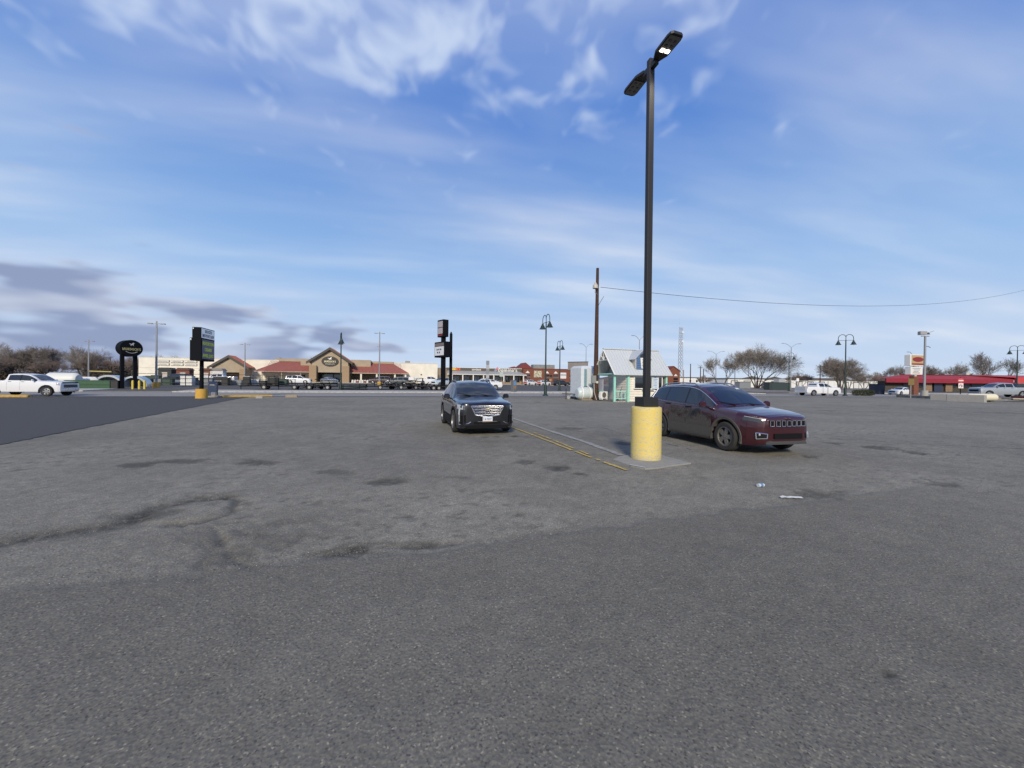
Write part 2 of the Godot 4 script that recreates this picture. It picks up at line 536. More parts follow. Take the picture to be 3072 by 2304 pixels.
# painted or cast strip along points on the ground, ragged width
func strip(pts: Array, w: float, dy: float, worn: float, seed_: int) -> ArrayMesh:
	var r := RandomNumberGenerator.new()
	r.seed = seed_
	var mb := MB.new()
	for i in pts.size() - 1:
		var a: Vector2 = pts[i]; var b: Vector2 = pts[i + 1]
		var n := (b - a).orthogonal().normalized()
		var steps := maxi(1, int(a.distance_to(b) / 0.16))
		var w0 := w * r.randf_range(0.8, 1.05)
		for k in steps:
			var w1 := w * r.randf_range(0.72, 1.08)
			var gap := r.randf() < worn
			var q0 := a.lerp(b, float(k) / steps); var q1 := a.lerp(b, float(k + 1) / steps)
			if not gap:
				var o := n * r.randf_range(-0.012, 0.012)
				mb.quad(on3(q0 - n * w0 / 2 + o, dy), on3(q1 - n * w1 / 2 + o, dy), on3(q1 + n * w1 / 2 + o, dy), on3(q0 + n * w0 / 2 + o, dy))
			w0 = w1
	return mb.mesh()

func on3(p: Vector2, dy: float) -> Vector3:
	return Vector3(p.x, gh(p.x, p.y) + dy, p.y)

func make_ground() -> void:
	var earth := mat("dry_earth", lin(0.21, 0.18, 0.135), 0.95, {"grain": "strong", "scale": 0.05})
	var far := MB.new()
	var ps := [-60.0, -20.0, 20.0, 46.0, 60.0, 75.0, 90.0, 105.0, 160.0, 300.0, 700.0, 1600.0, 4000.0]
	var ss := [-4000.0, -1200.0, -400.0, -150.0, -60.0, -20.0, 15.0, 30.0, 45.0, 60.0, 120.0, 300.0, 900.0, 4000.0]
	for i in ss.size() - 1:
		for j in ps.size() - 1:
			far.quad(at(ss[i], ps[j], -0.12), at(ss[i], ps[j + 1], -0.12), at(ss[i + 1], ps[j + 1], -0.12), at(ss[i + 1], ps[j], -0.12))
	structure("terrain", far.mesh(), earth)
	structure("parking_lot", lot_mesh(), asphalt("worn_asphalt", Color.WHITE, 3, true))
	var tar := asphalt("dark_asphalt", lin(0.18, 0.18, 0.178), 9, false)
	# fresher asphalt to the left, its edge running away from the camera
	var q := [Vector2(-10.2, -5.2), Vector2(-12.37, -9.6), Vector2(-13.24, -11.38), Vector2(-14.32, -13.8), Vector2(-17.86, -21.8), Vector2(-22.0, -31.2), Vector2(-24.5, -37.2)]
	var mb := MB.new()
	var r := RandomNumberGenerator.new()
	r.seed = 4
	var edge := []
	for i in q.size() - 1:
		for k in 24:
			var e: Vector2 = q[i].lerp(q[i + 1], k / 24.0)
			edge.append(e + Vector2(r.randf_range(-0.05, 0.05), 0))
	edge.append(q[-1])
	for i in edge.size() - 1:
		var a: Vector2 = edge[i]; var b: Vector2 = edge[i + 1]
		mb.quad(on3(a, 0.014), on3(Vector2(-75, a.y * 0.5 - 3), 0.014), on3(Vector2(-75, b.y * 0.5 - 3), 0.014), on3(b, 0.014))
	structure("asphalt_patch", mb.mesh(), tar)
	# the road and what lies along it
	var roadm := asphalt("pale_road_asphalt", lin(0.62, 0.60, 0.56), 15, false)
	structure("road", sheet(-260, 420, 42.6, 54.0, 0.030), roadm)
	var conc := mat("kerb_concrete", lin(0.56, 0.54, 0.49), 0.9, {"grain": "strong", "scale": 0.35})
	structure("road_gutter", sheet(-260, 420, 42.2, 42.9, 0.040), mat("gutter_concrete", lin(0.27, 0.265, 0.25), 0.9, {"grain": "strong", "scale": 0.3}))
	structure("pavement", slab(-25.0, 62.0, 54.6, 59.6, 0.13), conc)
	structure("pavement", slab(-75.0, -34.0, 56.0, 61.8, 0.13), conc)
	structure("pavement", slab(74.0, 190.0, 56.5, 60.0, 0.13), conc)
	structure("verge", sheet(70.0, 190.0, 60.0, 66.0, 0.05), mat("bare_verge", lin(0.25, 0.19, 0.14), 0.95, {"grain": "strong", "scale": 0.2}))
	structure("shop_parking", sheet(-78, 72, 59.0, 140.0, 0.035), asphalt("shop_asphalt", lin(0.235, 0.23, 0.22), 21, false))
	structure("shop_parking", sheet(72, 330, 64.0, 140.0, 0.03), mat("gravel_yard", lin(0.26, 0.24, 0.21), 0.95, {"grain": "strong", "scale": 0.2}))
	structure("shop_walk", slab(-62, 12, 108.6, 118.0, 0.14), conc)
	structure("shop_walk", slab(13, 64, 132.0, 140.0, 0.14), conc)
	# concrete seam and paint in the lot
	structure("concrete_strip", strip([Vector2(-0.6, -20.4), Vector2(-0.06, -18.48), Vector2(1.23, -13.88), Vector2(2.04, -11.22), Vector2(2.55, -9.1)], 0.20, 0.013, 0.0, 3), mat("strip_concrete", lin(0.40, 0.385, 0.35), 0.9, {"grain": "strong", "scale": 0.9}))
	var yel := mat("worn_yellow_paint", lin(0.62, 0.45, 0.13), 0.85, {"grain": "strong", "scale": 1.6})
	structure("painted_line", strip([Vector2(-0.01, -14.56), Vector2(0.47, -13.08), Vector2(1.73, -8.92), Vector2(2.2, -7.55)], 0.085, 0.017, 0.10, 5), yel)
	structure("painted_line", strip([Vector2(0.72, -13.02), Vector2(1.16, -11.56), Vector2(1.78, -9.16)], 0.07, 0.017, 0.2, 6), yel)
	var wht := mat("worn_white_paint", lin(0.34, 0.335, 0.32), 0.85, {"grain": "strong", "scale": 1.6})
	structure("painted_line", strip([Vector2(3.45, -14.6), Vector2(3.69, -13.0), Vector2(4.42, -10.72), Vector2(4.6, -9.9)], 0.06, 0.016, 0.55, 7), wht)
	structure("painted_line", strip([Vector2(9.3, -12.9), Vector2(9.78, -12.58), Vector2(10.41, -12.3), Vector2(12.6, -11.2), Vector2(15.0, -10.5)], 0.07, 0.016, 0.5, 8), wht)
	structure("painted_line", strip([Vector2(2.28, -8.1), Vector2(2.62, -7.72)], 0.05, 0.034, 0.1, 12), mat("white_paint", lin(0.55, 0.55, 0.53), 0.8))
	# square concrete pad under the lamp post, cracked edges
	var pad := MB.new()
	var ring := [Vector2(2.20, -8.55), Vector2(2.46, -8.95), Vector2(2.9, -9.25), Vector2(3.44, -9.12), Vector2(3.60, -8.7), Vector2(3.75, -8.26), Vector2(3.5, -8.12), Vector2(3.21, -7.98), Vector2(2.9, -7.78), Vector2(2.59, -7.66), Vector2(2.41, -7.92), Vector2(2.3, -8.2)]
	for i in ring.size():
		var a: Vector2 = ring[i]; var b: Vector2 = ring[(i + 1) % ring.size()]
		pad.tri(Vector3(2.95, 0.026, -8.45), on3(b, 0.024), on3(a, 0.024))
		pad.quad(on3(a, -0.02), on3(a, 0.024), on3(b, 0.024), on3(b, -0.02))
	structure("concrete_pad", pad.mesh(), mat("pad_concrete", lin(0.29, 0.285, 0.26), 0.9, {"grain": "plain", "scale": 0.8}))

# loose chips of stone on the old surface, thickest along the broken edges
func loose_gravel() -> void:
	var r := RandomNumberGenerator.new()
	r.seed = 91
	var chip := MB.new()
	var q := [Vector3(1, 0, 0.1), Vector3(0.2, 0, 0.9), Vector3(-0.9, 0, 0.3), Vector3(-0.4, 0, -0.8), Vector3(0.6, 0, -0.7)]
	for i in 5:
		chip.tri(Vector3(0.05, 0.75, -0.05), q[(i + 1) % 5], q[i])
	var spots := []
	for k in 5200:
		var p := Vector2.ZERO
		var t := r.randf()
		if t < 0.38:
			var i := r.randi_range(1, SEAM.size() - 3)
			p = SEAM[i].lerp(SEAM[i + 1], r.randf()) + Vector2(r.randfn(0, 0.15), r.randfn(-0.14, 0.16))
		elif t < 0.60:
			var i := r.randi_range(0, RIM.size() - 2)
			p = RIM[i].lerp(RIM[i + 1], r.randf()) + Vector2(r.randfn(0, 0.22), r.randfn(0, 0.22))
		elif t < 0.78:
			p = Vector2(r.randfn(-2.6, 0.8), r.randfn(-4.3, 0.6))
		else:
			p = Vector2(r.randf_range(-7, 7), r.randf_range(-9.5, -1.6))
		var s := r.randf_range(0.002, 0.0055) * (1.7 if r.randf() < 0.05 else 1.0)
		spots.append([p, s, r.randf()])
	var mm := MultiMesh.new()
	mm.transform_format = MultiMesh.TRANSFORM_3D
	mm.use_colors = true
	mm.mesh = chip.mesh()
	mm.instance_count = spots.size()
	for i in spots.size():
		var e: Array = spots[i]
		var p: Vector2 = e[0]
		mm.set_instance_transform(i, Transform3D(Basis(Vector3.UP, r.randf() * TAU).scaled(Vector3(e[1] * r.randf_range(1.0, 1.6), e[1], e[1])), Vector3(p.x, gh(p.x, p.y) + 0.002, p.y)))
		var c: float = 0.06 + 0.14 * e[2] if e[2] < 0.96 else 0.42
		mm.set_instance_color(i, Color(c, c * 0.96, c * 0.88))
	var o := MultiMeshInstance3D.new()
	o.name = "loose_gravel"
	o.multimesh = mm
	var m := mat("gravel_chip", Color.WHITE, 0.9)
	m.vertex_color_use_as_albedo = true
	o.material_override = m
	add_child(o)
	o.set_meta("kind", "stuff")
	o.set_meta("label", "loose stone chips scattered on the worn asphalt")
	o.set_meta("category", "gravel")

# ---------- vehicles: x forward, y up, z to the vehicle's right ----------
# stations: [x, bottom, belt, top, half width low, half width belt, half width top]
const XT := {"st": [[2.405, 0.32, 0.92, 0.945, 0.62, 0.60, 0.52], [2.36, 0.25, 0.955, 0.985, 0.75, 0.72, 0.62], [2.25, 0.21, 0.975, 1.015, 0.85, 0.82, 0.70], [2.05, 0.20, 0.99, 1.045, 0.91, 0.875, 0.74], [1.75, 0.20, 1.01, 1.08, 0.93, 0.90, 0.77], [1.475, 0.20, 1.025, 1.105, 0.935, 0.905, 0.78], [1.12, 0.20, 1.05, 1.145, 0.94, 0.91, 0.77], [0.92, 0.20, 1.06, 1.24, 0.945, 0.91, 0.74], [0.55, 0.20, 1.07, 1.46, 0.945, 0.91, 0.69], [0.18, 0.20, 1.08, 1.605, 0.945, 0.91, 0.65], [-0.15, 0.20, 1.09, 1.655, 0.945, 0.91, 0.63], [-0.7, 0.20, 1.105, 1.672, 0.945, 0.91, 0.62], [-1.25, 0.20, 1.13, 1.65, 0.945, 0.91, 0.605], [-1.7, 0.20, 1.165, 1.605, 0.94, 0.90, 0.585], [-2.02, 0.22, 1.18, 1.53, 0.925, 0.885, 0.56], [-2.17, 0.25, 1.15, 1.36, 0.90, 0.86, 0.60], [-2.31, 0.30, 1.08, 1.14, 0.85, 0.82, 0.66], [-2.38, 0.36, 0.98, 1.04, 0.79, 0.76, 0.64], [-2.405, 0.42, 0.86, 0.92, 0.72, 0.70, 0.6]],
	"fx": 1.475, "rx": -1.382, "r": 0.372, "arch": 0.43, "cowl": 1.10, "head": 0.20, "back0": -2.03, "back1": -2.29, "win": [[0.92, -0.20], [-0.26, -1.22], [-1.28, -1.92]], "w": 0.94}
const JP := {"st": [[2.31, 0.34, 0.83, 0.855, 0.44, 0.42, 0.36], [2.265, 0.29, 0.88, 0.905, 0.60, 0.57, 0.49], [2.16, 0.25, 0.905, 0.945, 0.72, 0.69, 0.60], [1.98, 0.23, 0.93, 0.985, 0.83, 0.79, 0.69], [1.7, 0.22, 0.96, 1.025, 0.915, 0.87, 0.75], [1.39, 0.22, 0.985, 1.055, 0.92, 0.885, 0.765], [1.08, 0.22, 1.01, 1.09, 0.925, 0.89, 0.755], [0.9, 0.22, 1.035, 1.20, 0.925, 0.895, 0.72], [0.55, 0.22, 1.05, 1.42, 0.925, 0.895, 0.67], [0.2, 0.22, 1.06, 1.585, 0.925, 0.895, 0.64], [-0.1, 0.22, 1.07, 1.645, 0.925, 0.895, 0.62], [-0.7, 0.22, 1.10, 1.665, 0.925, 0.895, 0.615], [-1.3, 0.22, 1.135, 1.64, 0.925, 0.89, 0.60], [-1.7, 0.23, 1.18, 1.595, 0.92, 0.88, 0.58], [-1.97, 0.26, 1.20, 1.52, 0.905, 0.865, 0.56], [-2.12, 0.28, 1.16, 1.33, 0.88, 0.84, 0.60], [-2.23, 0.33, 1.06, 1.12, 0.83, 0.80, 0.64], [-2.31, 0.42, 0.92, 0.97, 0.72, 0.70, 0.58]],
	"fx": 1.39, "rx": -1.318, "r": 0.365, "arch": 0.43, "cowl": 1.06, "head": 0.22, "back0": -1.99, "back1": -2.2, "win": [[0.90, -0.16], [-0.22, -1.10], [-1.14, -1.80]], "w": 0.92}
const TRUCK := {"st": [[2.92, 0.50, 1.02, 1.06, 0.80, 0.78, 0.66], [2.87, 0.40, 1.12, 1.17, 0.92, 0.88, 0.74], [2.72, 0.38, 1.17, 1.23, 0.98, 0.94, 0.80], [2.3, 0.38, 1.20, 1.27, 0.995, 0.95, 0.82], [1.9, 0.38, 1.21, 1.29, 1.0, 0.955, 0.82], [1.45, 0.38, 1.23, 1.31, 1.0, 0.96, 0.80], [1.3, 0.38, 1.24, 1.38, 1.0, 0.96, 0.78], [0.95, 0.38, 1.25, 1.65, 1.0, 0.96, 0.74], [0.62, 0.38, 1.26, 1.83, 1.0, 0.96, 0.71], [0.2, 0.38, 1.26, 1.885, 1.0, 0.96, 0.70], [-0.5, 0.38, 1.27, 1.885, 1.0, 0.96, 0.69], [-0.82, 0.38, 1.27, 1.84, 1.0, 0.96, 0.68], [-0.98, 0.38, 1.28, 1.45, 1.0, 0.96, 0.72], [-1.02, 0.38, 1.30, 1.31, 1.0, 0.97, 0.90], [-1.7, 0.40, 1.31, 1.32, 1.0, 0.97, 0.91], [-2.8, 0.46, 1.32, 1.33, 0.99, 0.97, 0.91], [-2.9, 0.50, 1.31, 1.32, 0.97, 0.95, 0.89]],
	"fx": 1.95, "rx": -1.72, "r": 0.405, "arch": 0.49, "cowl": 1.42, "head": 0.66, "back0": -0.86, "back1": -0.97, "win": [[1.24, 0.16], [0.08, -0.72]], "w": 1.0, "bed": [-1.08, -2.82]}
const WAGON := {"st": [[2.4, 0.38, 0.90, 0.95, 0.66, 0.64, 0.56], [2.34, 0.28, 0.98, 1.03, 0.82, 0.79, 0.68], [2.1, 0.25, 1.03, 1.10, 0.90, 0.87, 0.74], [1.5, 0.25, 1.07, 1.18, 0.92, 0.89, 0.76], [1.2, 0.25, 1.09, 1.21, 0.92, 0.89, 0.75], [1.02, 0.25, 1.10, 1.30, 0.925, 0.89, 0.72], [0.65, 0.25, 1.10, 1.60, 0.925, 0.89, 0.68], [0.35, 0.25, 1.11, 1.73, 0.925, 0.89, 0.66], [-0.5, 0.25, 1.12, 1.78, 0.925, 0.89, 0.65], [-1.6, 0.25, 1.13, 1.75, 0.92, 0.89, 0.64], [-2.15, 0.27, 1.14, 1.70, 0.91, 0.88, 0.63], [-2.27, 0.30, 1.13, 1.45, 0.90, 0.87, 0.68], [-2.36, 0.33, 1.08, 1.14, 0.88, 0.85, 0.72], [-2.4, 0.42, 0.92, 0.97, 0.80, 0.78, 0.66]],
	"fx": 1.42, "rx": -1.40, "r": 0.36, "arch": 0.43, "cowl": 1.18, "head": 0.38, "back0": -2.17, "back1": -2.34, "win": [[1.0, -0.02], [-0.1, -1.05], [-1.12, -2.05]], "w": 0.92}
const SEDAN := {"st": [[2.45, 0.32, 0.66, 0.70, 0.60, 0.58, 0.5], [2.38, 0.22, 0.76, 0.80, 0.78, 0.75, 0.64], [2.1, 0.19, 0.84, 0.90, 0.88, 0.86, 0.74], [1.4, 0.18, 0.90, 0.99, 0.92, 0.89, 0.77], [1.0, 0.18, 0.92, 1.02, 0.925, 0.90, 0.76], [0.82, 0.18, 0.93, 1.09, 0.925, 0.90, 0.72], [0.4, 0.18, 0.94, 1.30, 0.925, 0.90, 0.66], [0.05, 0.18, 0.95, 1.42, 0.925, 0.90, 0.62], [-0.4, 0.18, 0.96, 1.455, 0.925, 0.90, 0.60], [-0.9, 0.18, 0.98, 1.40, 0.925, 0.90, 0.59], [-1.35, 0.19, 1.0, 1.22, 0.925, 0.90, 0.62], [-1.62, 0.20, 1.02, 1.09, 0.92, 0.89, 0.70], [-2.2, 0.26, 1.0, 1.06, 0.89, 0.86, 0.72], [-2.4, 0.32, 0.92, 0.97, 0.80, 0.78, 0.66], [-2.45, 0.42, 0.80, 0.84, 0.72, 0.70, 0.6]],
	"fx": 1.5, "rx": -1.45, "r": 0.34, "arch": 0.40, "cowl": 0.98, "head": 0.08, "back0": -0.86, "back1": -1.58, "win": [[0.80, -0.28], [-0.36, -1.15]], "w": 0.92}

func st_at(sp: Dictionary, x: float) -> Array:
	var s: Array = sp.st
	for i in s.size() - 1:
		if x >= s[i + 1][0]:
			var a: Array = s[i]; var b: Array = s[i + 1]
			var t := clampf((x - a[0]) / (b[0] - a[0]), 0, 1)
			var o := []
			for k in 7: o.append(lerpf(a[k], b[k], t))
			return o
	return s[-1]

func ring_at(sp: Dictionary, x: float) -> Array:
	var o := st_at(sp, x)
	var yb: float = o[1]; var be: float = o[2]; var tp: float = o[3]; var wl: float = o[4]; var wb: float = o[5]; var wt: float = o[6]
	var ay := -1.0
	for wx in [sp.fx, sp.rx]:
		var d: float = x - wx
		if absf(d) < sp.arch: ay = sp.r + sqrt(sp.arch * sp.arch - d * d)
	ay = minf(ay, be - 0.1)
	var low := maxf(yb, ay)
	var sill := maxf(yb + 0.10, ay + 0.004)
	var midy := maxf(lerpf(yb + 0.1, be, 0.55), ay + 0.02)
	var crown := 0.03
	return [Vector2(0, yb), Vector2(wl - 0.34, yb), Vector2(wl - 0.33, low), Vector2(wl - 0.035, low), Vector2(wl, sill), Vector2(lerpf(wl, wb, 0.35) + 0.015, midy), Vector2(wb + 0.012, be - 0.07), Vector2(wb - 0.025, be), Vector2(wt + 0.035, tp - 0.045 if tp - be > 0.12 else lerpf(be, tp, 0.6)), Vector2(wt - 0.05, tp - 0.006 if tp - be > 0.05 else tp), Vector2(0, tp + crown)]

# point on the right-hand outer skin; t runs along the ring index (4..10)
func skin(sp: Dictionary, x: float, t: float, side: float, off := 0.0) -> Vector3:
	var r := ring_at(sp, x)
	var i := clampi(int(t), 0, 9)
	var p: Vector2 = r[i].lerp(r[i + 1], t - i)
	var tan: Vector2 = (r[i + 1] - r[i]).normalized()
	var nrm := Vector2(tan.y, -tan.x)
	p += nrm * off
	return Vector3(x, p.y, p.x * side)

func patch(mb: MB, sp: Dictionary, x0: float, x1: float, t0: float, t1: float, side: float, off: float, nx := 8, nt := 3) -> void:
	for i in nx:
		for j in nt:
			var xa := lerpf(x0, x1, float(i) / nx); var xb := lerpf(x0, x1, float(i + 1) / nx)
			var ta := lerpf(t0, t1, float(j) / nt); var tb := lerpf(t0, t1, float(j + 1) / nt)
			var a := skin(sp, xa, ta, side, off); var b := skin(sp, xb, ta, side, off)
			var c := skin(sp, xb, tb, side, off); var d := skin(sp, xa, tb, side, off)
			if side > 0: mb.quad(a, b, c, d)
			else: mb.quad(a, d, c, b)

# pane between two stations on the top skin (windscreen, rear screen), lifted along its slope
func screen(sp: Dictionary, x0: float, x1: float, inset: float, lift: float) -> MB:
	var mb := MB.new()
	var n := 6
	var a := ring_at(sp, x0)[10] as Vector2
	var b := ring_at(sp, x1)[10] as Vector2
	var sl := Vector2(x1 - x0, b.y - a.y).normalized()
	var nr := Vector2(-sl.y, sl.x)
	if nr.y < 0: nr = -nr
	for i in n:
		for j in 8:
			var q := []
			for k in [[i, j], [i + 1, j], [i + 1, j + 1], [i, j + 1]]:
				var x := lerpf(x0, x1, float(k[0]) / n)
				var r := ring_at(sp, x)
				var e: Vector2 = r[9]
				var c: Vector2 = r[10]
				var w := e.x - inset
				var f: float = k[1] / 4.0 - 1.0
				q.append(Vector3(x + nr.x * lift, lerpf(c.y, e.y, f * f) + nr.y * lift, f * w))
			if x1 < x0: mb.quad(q[0], q[3], q[2], q[1])
			else: mb.quad(q[0], q[1], q[2], q[3])
	return mb

func body_mesh(sp: Dictionary, step: float) -> ArrayMesh:
	var key := "body%d%f" % [sp.hash(), step]
	if mesh_cache.has(key): return mesh_cache[key]
	var xs := []
	for s in sp.st: xs.append(s[0])
	for wx in [sp.fx, sp.rx]:
		for k in 13:
			xs.append(wx + (sp.arch - 0.0005) * cos(PI * k / 12.0))
		xs.append(wx + sp.arch + 0.001); xs.append(wx - sp.arch - 0.001)
	var x: float = sp.st[0][0]
	while x > sp.st[-1][0]:
		xs.append(x); x -= step
	xs.sort(); xs.reverse()
	var mb := MB.new()
	var prev := []
	for xx in xs:
		var r := ring_at(sp, xx)
		var cur := []
		for p in r: cur.append(Vector3(xx, p.y, p.x))
		if prev.size() and prev[0].x - xx > 0.0004:
			for i in 10:
				mb.quad(prev[i], cur[i], cur[i + 1], prev[i + 1])
				mb.quad(fl(prev[i]), fl(prev[i + 1]), fl(cur[i + 1]), fl(cur[i]))
			prev = cur
		elif prev.is_empty():
			prev = cur
			var cc := Vector3(xx, (r[0].y + r[10].y) / 2, 0)
			for i in 10:
				mb.tri(cc, cur[i], cur[i + 1]); mb.tri(cc, fl(cur[i + 1]), fl(cur[i]))
	var cc := Vector3(prev[0].x, (prev[0].y + prev[10].y) / 2, 0)
	for i in 10:
		mb.tri(cc, prev[i + 1], prev[i]); mb.tri(cc, fl(prev[i]), fl(prev[i + 1]))
	mesh_cache[key] = mb.mesh(38.0)
	return mesh_cache[key]

func fl(p: Vector3) -> Vector3:
	return Vector3(p.x, p.y, -p.z)

func wheel(car: Node3D, x: float, z: float, r: float, side: float, spokes: int, rimm: Material, detail: bool) -> void:
	var key := "tyre%f%d" % [r, int(detail)]
	var bas := Basis(Vector3.RIGHT, PI / 2 * side)   # lathe axis y -> z outward
	if not mesh_cache.has(key):
		var mb := MB.new()
		mb.lathe(Vector3.ZERO, [Vector2(r * 0.55, -0.11), Vector2(r * 0.86, -0.115), Vector2(r * 0.97, -0.09), Vector2(r, -0.05), Vector2(r, 0.05), Vector2(r * 0.97, 0.09), Vector2(r * 0.90, 0.113), Vector2(r * 0.70, 0.112), Vector2(r * 0.66, 0.098), Vector2(r * 0.655, 0.02), Vector2(0, 0.015)], 28 if detail else 16)
		mesh_cache[key] = mb.mesh(40.0)
	var w := put(car, "wheel", mesh_cache[key], mat("tyre_rubber", lin(0.028, 0.027, 0.026), 0.9, {"grain": "fine", "scale": 3.0, "world": false}), Vector3(x, r, z - 0.10 * side), bas)
	var rk := "rim%f%d%d" % [r, spokes, int(detail)]
	if not mesh_cache.has(rk):
		var mb := MB.new()
		var R := r * 0.66
		mb.lathe(Vector3.ZERO, [Vector2(R, 0.10), Vector2(R * 0.93, 0.104), Vector2(R * 0.90, 0.07), Vector2(R * 0.91, 0.02)], 28 if detail else 16)
		mb.lathe(Vector3.ZERO, [Vector2(R * 0.22, 0.07), Vector2(R * 0.2, 0.09), Vector2(0, 0.094)], 10)
		for i in spokes:
			var a := TAU * i / spokes
			var d := Vector3(cos(a), 0, sin(a)); var s := Vector3(-sin(a), 0, cos(a))
			var w0 := R * 0.17 if spokes <= 6 else R * 0.08
			var w1 := R * 0.26 if spokes <= 6 else R * 0.10
			var i0 := d * R * 0.12; var o0 := d * R * 0.92
			var up := Vector3.UP
			var q := [i0 - s * w0 + up * 0.088, i0 + s * w0 + up * 0.088, o0 + s * w1 + up * 0.082, o0 - s * w1 + up * 0.082]
			mb.quad(q[0], q[3], q[2], q[1])
			for e in [[0, 3], [2, 1]]:
				var a0: Vector3 = q[e[0]]; var a1: Vector3 = q[e[1]]
				mb.quad(a0, a0 - up * 0.05, a1 - up * 0.05, a1)
		mesh_cache[rk] = mb.mesh(30.0)
	put(w, "rim", mesh_cache[rk], rimm)

func arch_trim(car: Node3D, sp: Dictionary, m: Material, w := 0.055) -> void:
	for wx in [sp.fx, sp.rx]:
		for side in [-1.0, 1.0]:
			var mb := MB.new()
			for k in 20:
				var q := []
				for e in [k, k + 1]:
					var a: float = PI * (-0.08 + 1.16 * e / 20.0)
					var x: float = wx + cos(a) * sp.arch
					var x2: float = wx + cos(a) * (sp.arch + w)
					var y: float = sp.r + sin(a) * sp.arch
					var y2: float = sp.r + sin(a) * (sp.arch + w)
					var z: float = st_at(sp, x)[4] + 0.008
					q.append_array([Vector3(x, y, (z - 0.10) * side), Vector3(x, y, z * side), Vector3(x2, y2, (z + 0.006) * side), Vector3(x2, y2, (z - 0.04) * side)])
				for i in 3:
					if side > 0: mb.quad(q[i], q[i + 1], q[i + 5], q[i + 4])
					else: mb.quad(q[i], q[i + 4], q[i + 5], q[i + 1])
			part(car, "wheel_arch_trim", mb, m, 50.0)

func glassm() -> StandardMaterial3D:
	return mat("tinted_glass", lin(0.012, 0.015, 0.018), 0.03, {"spec": 0.95})

func paint(key: String, c: Color, rough := 0.35, metal := 0.0) -> StandardMaterial3D:
	return mat("paint_" + key, c, rough, {"coat": 1.0, "metal": metal})

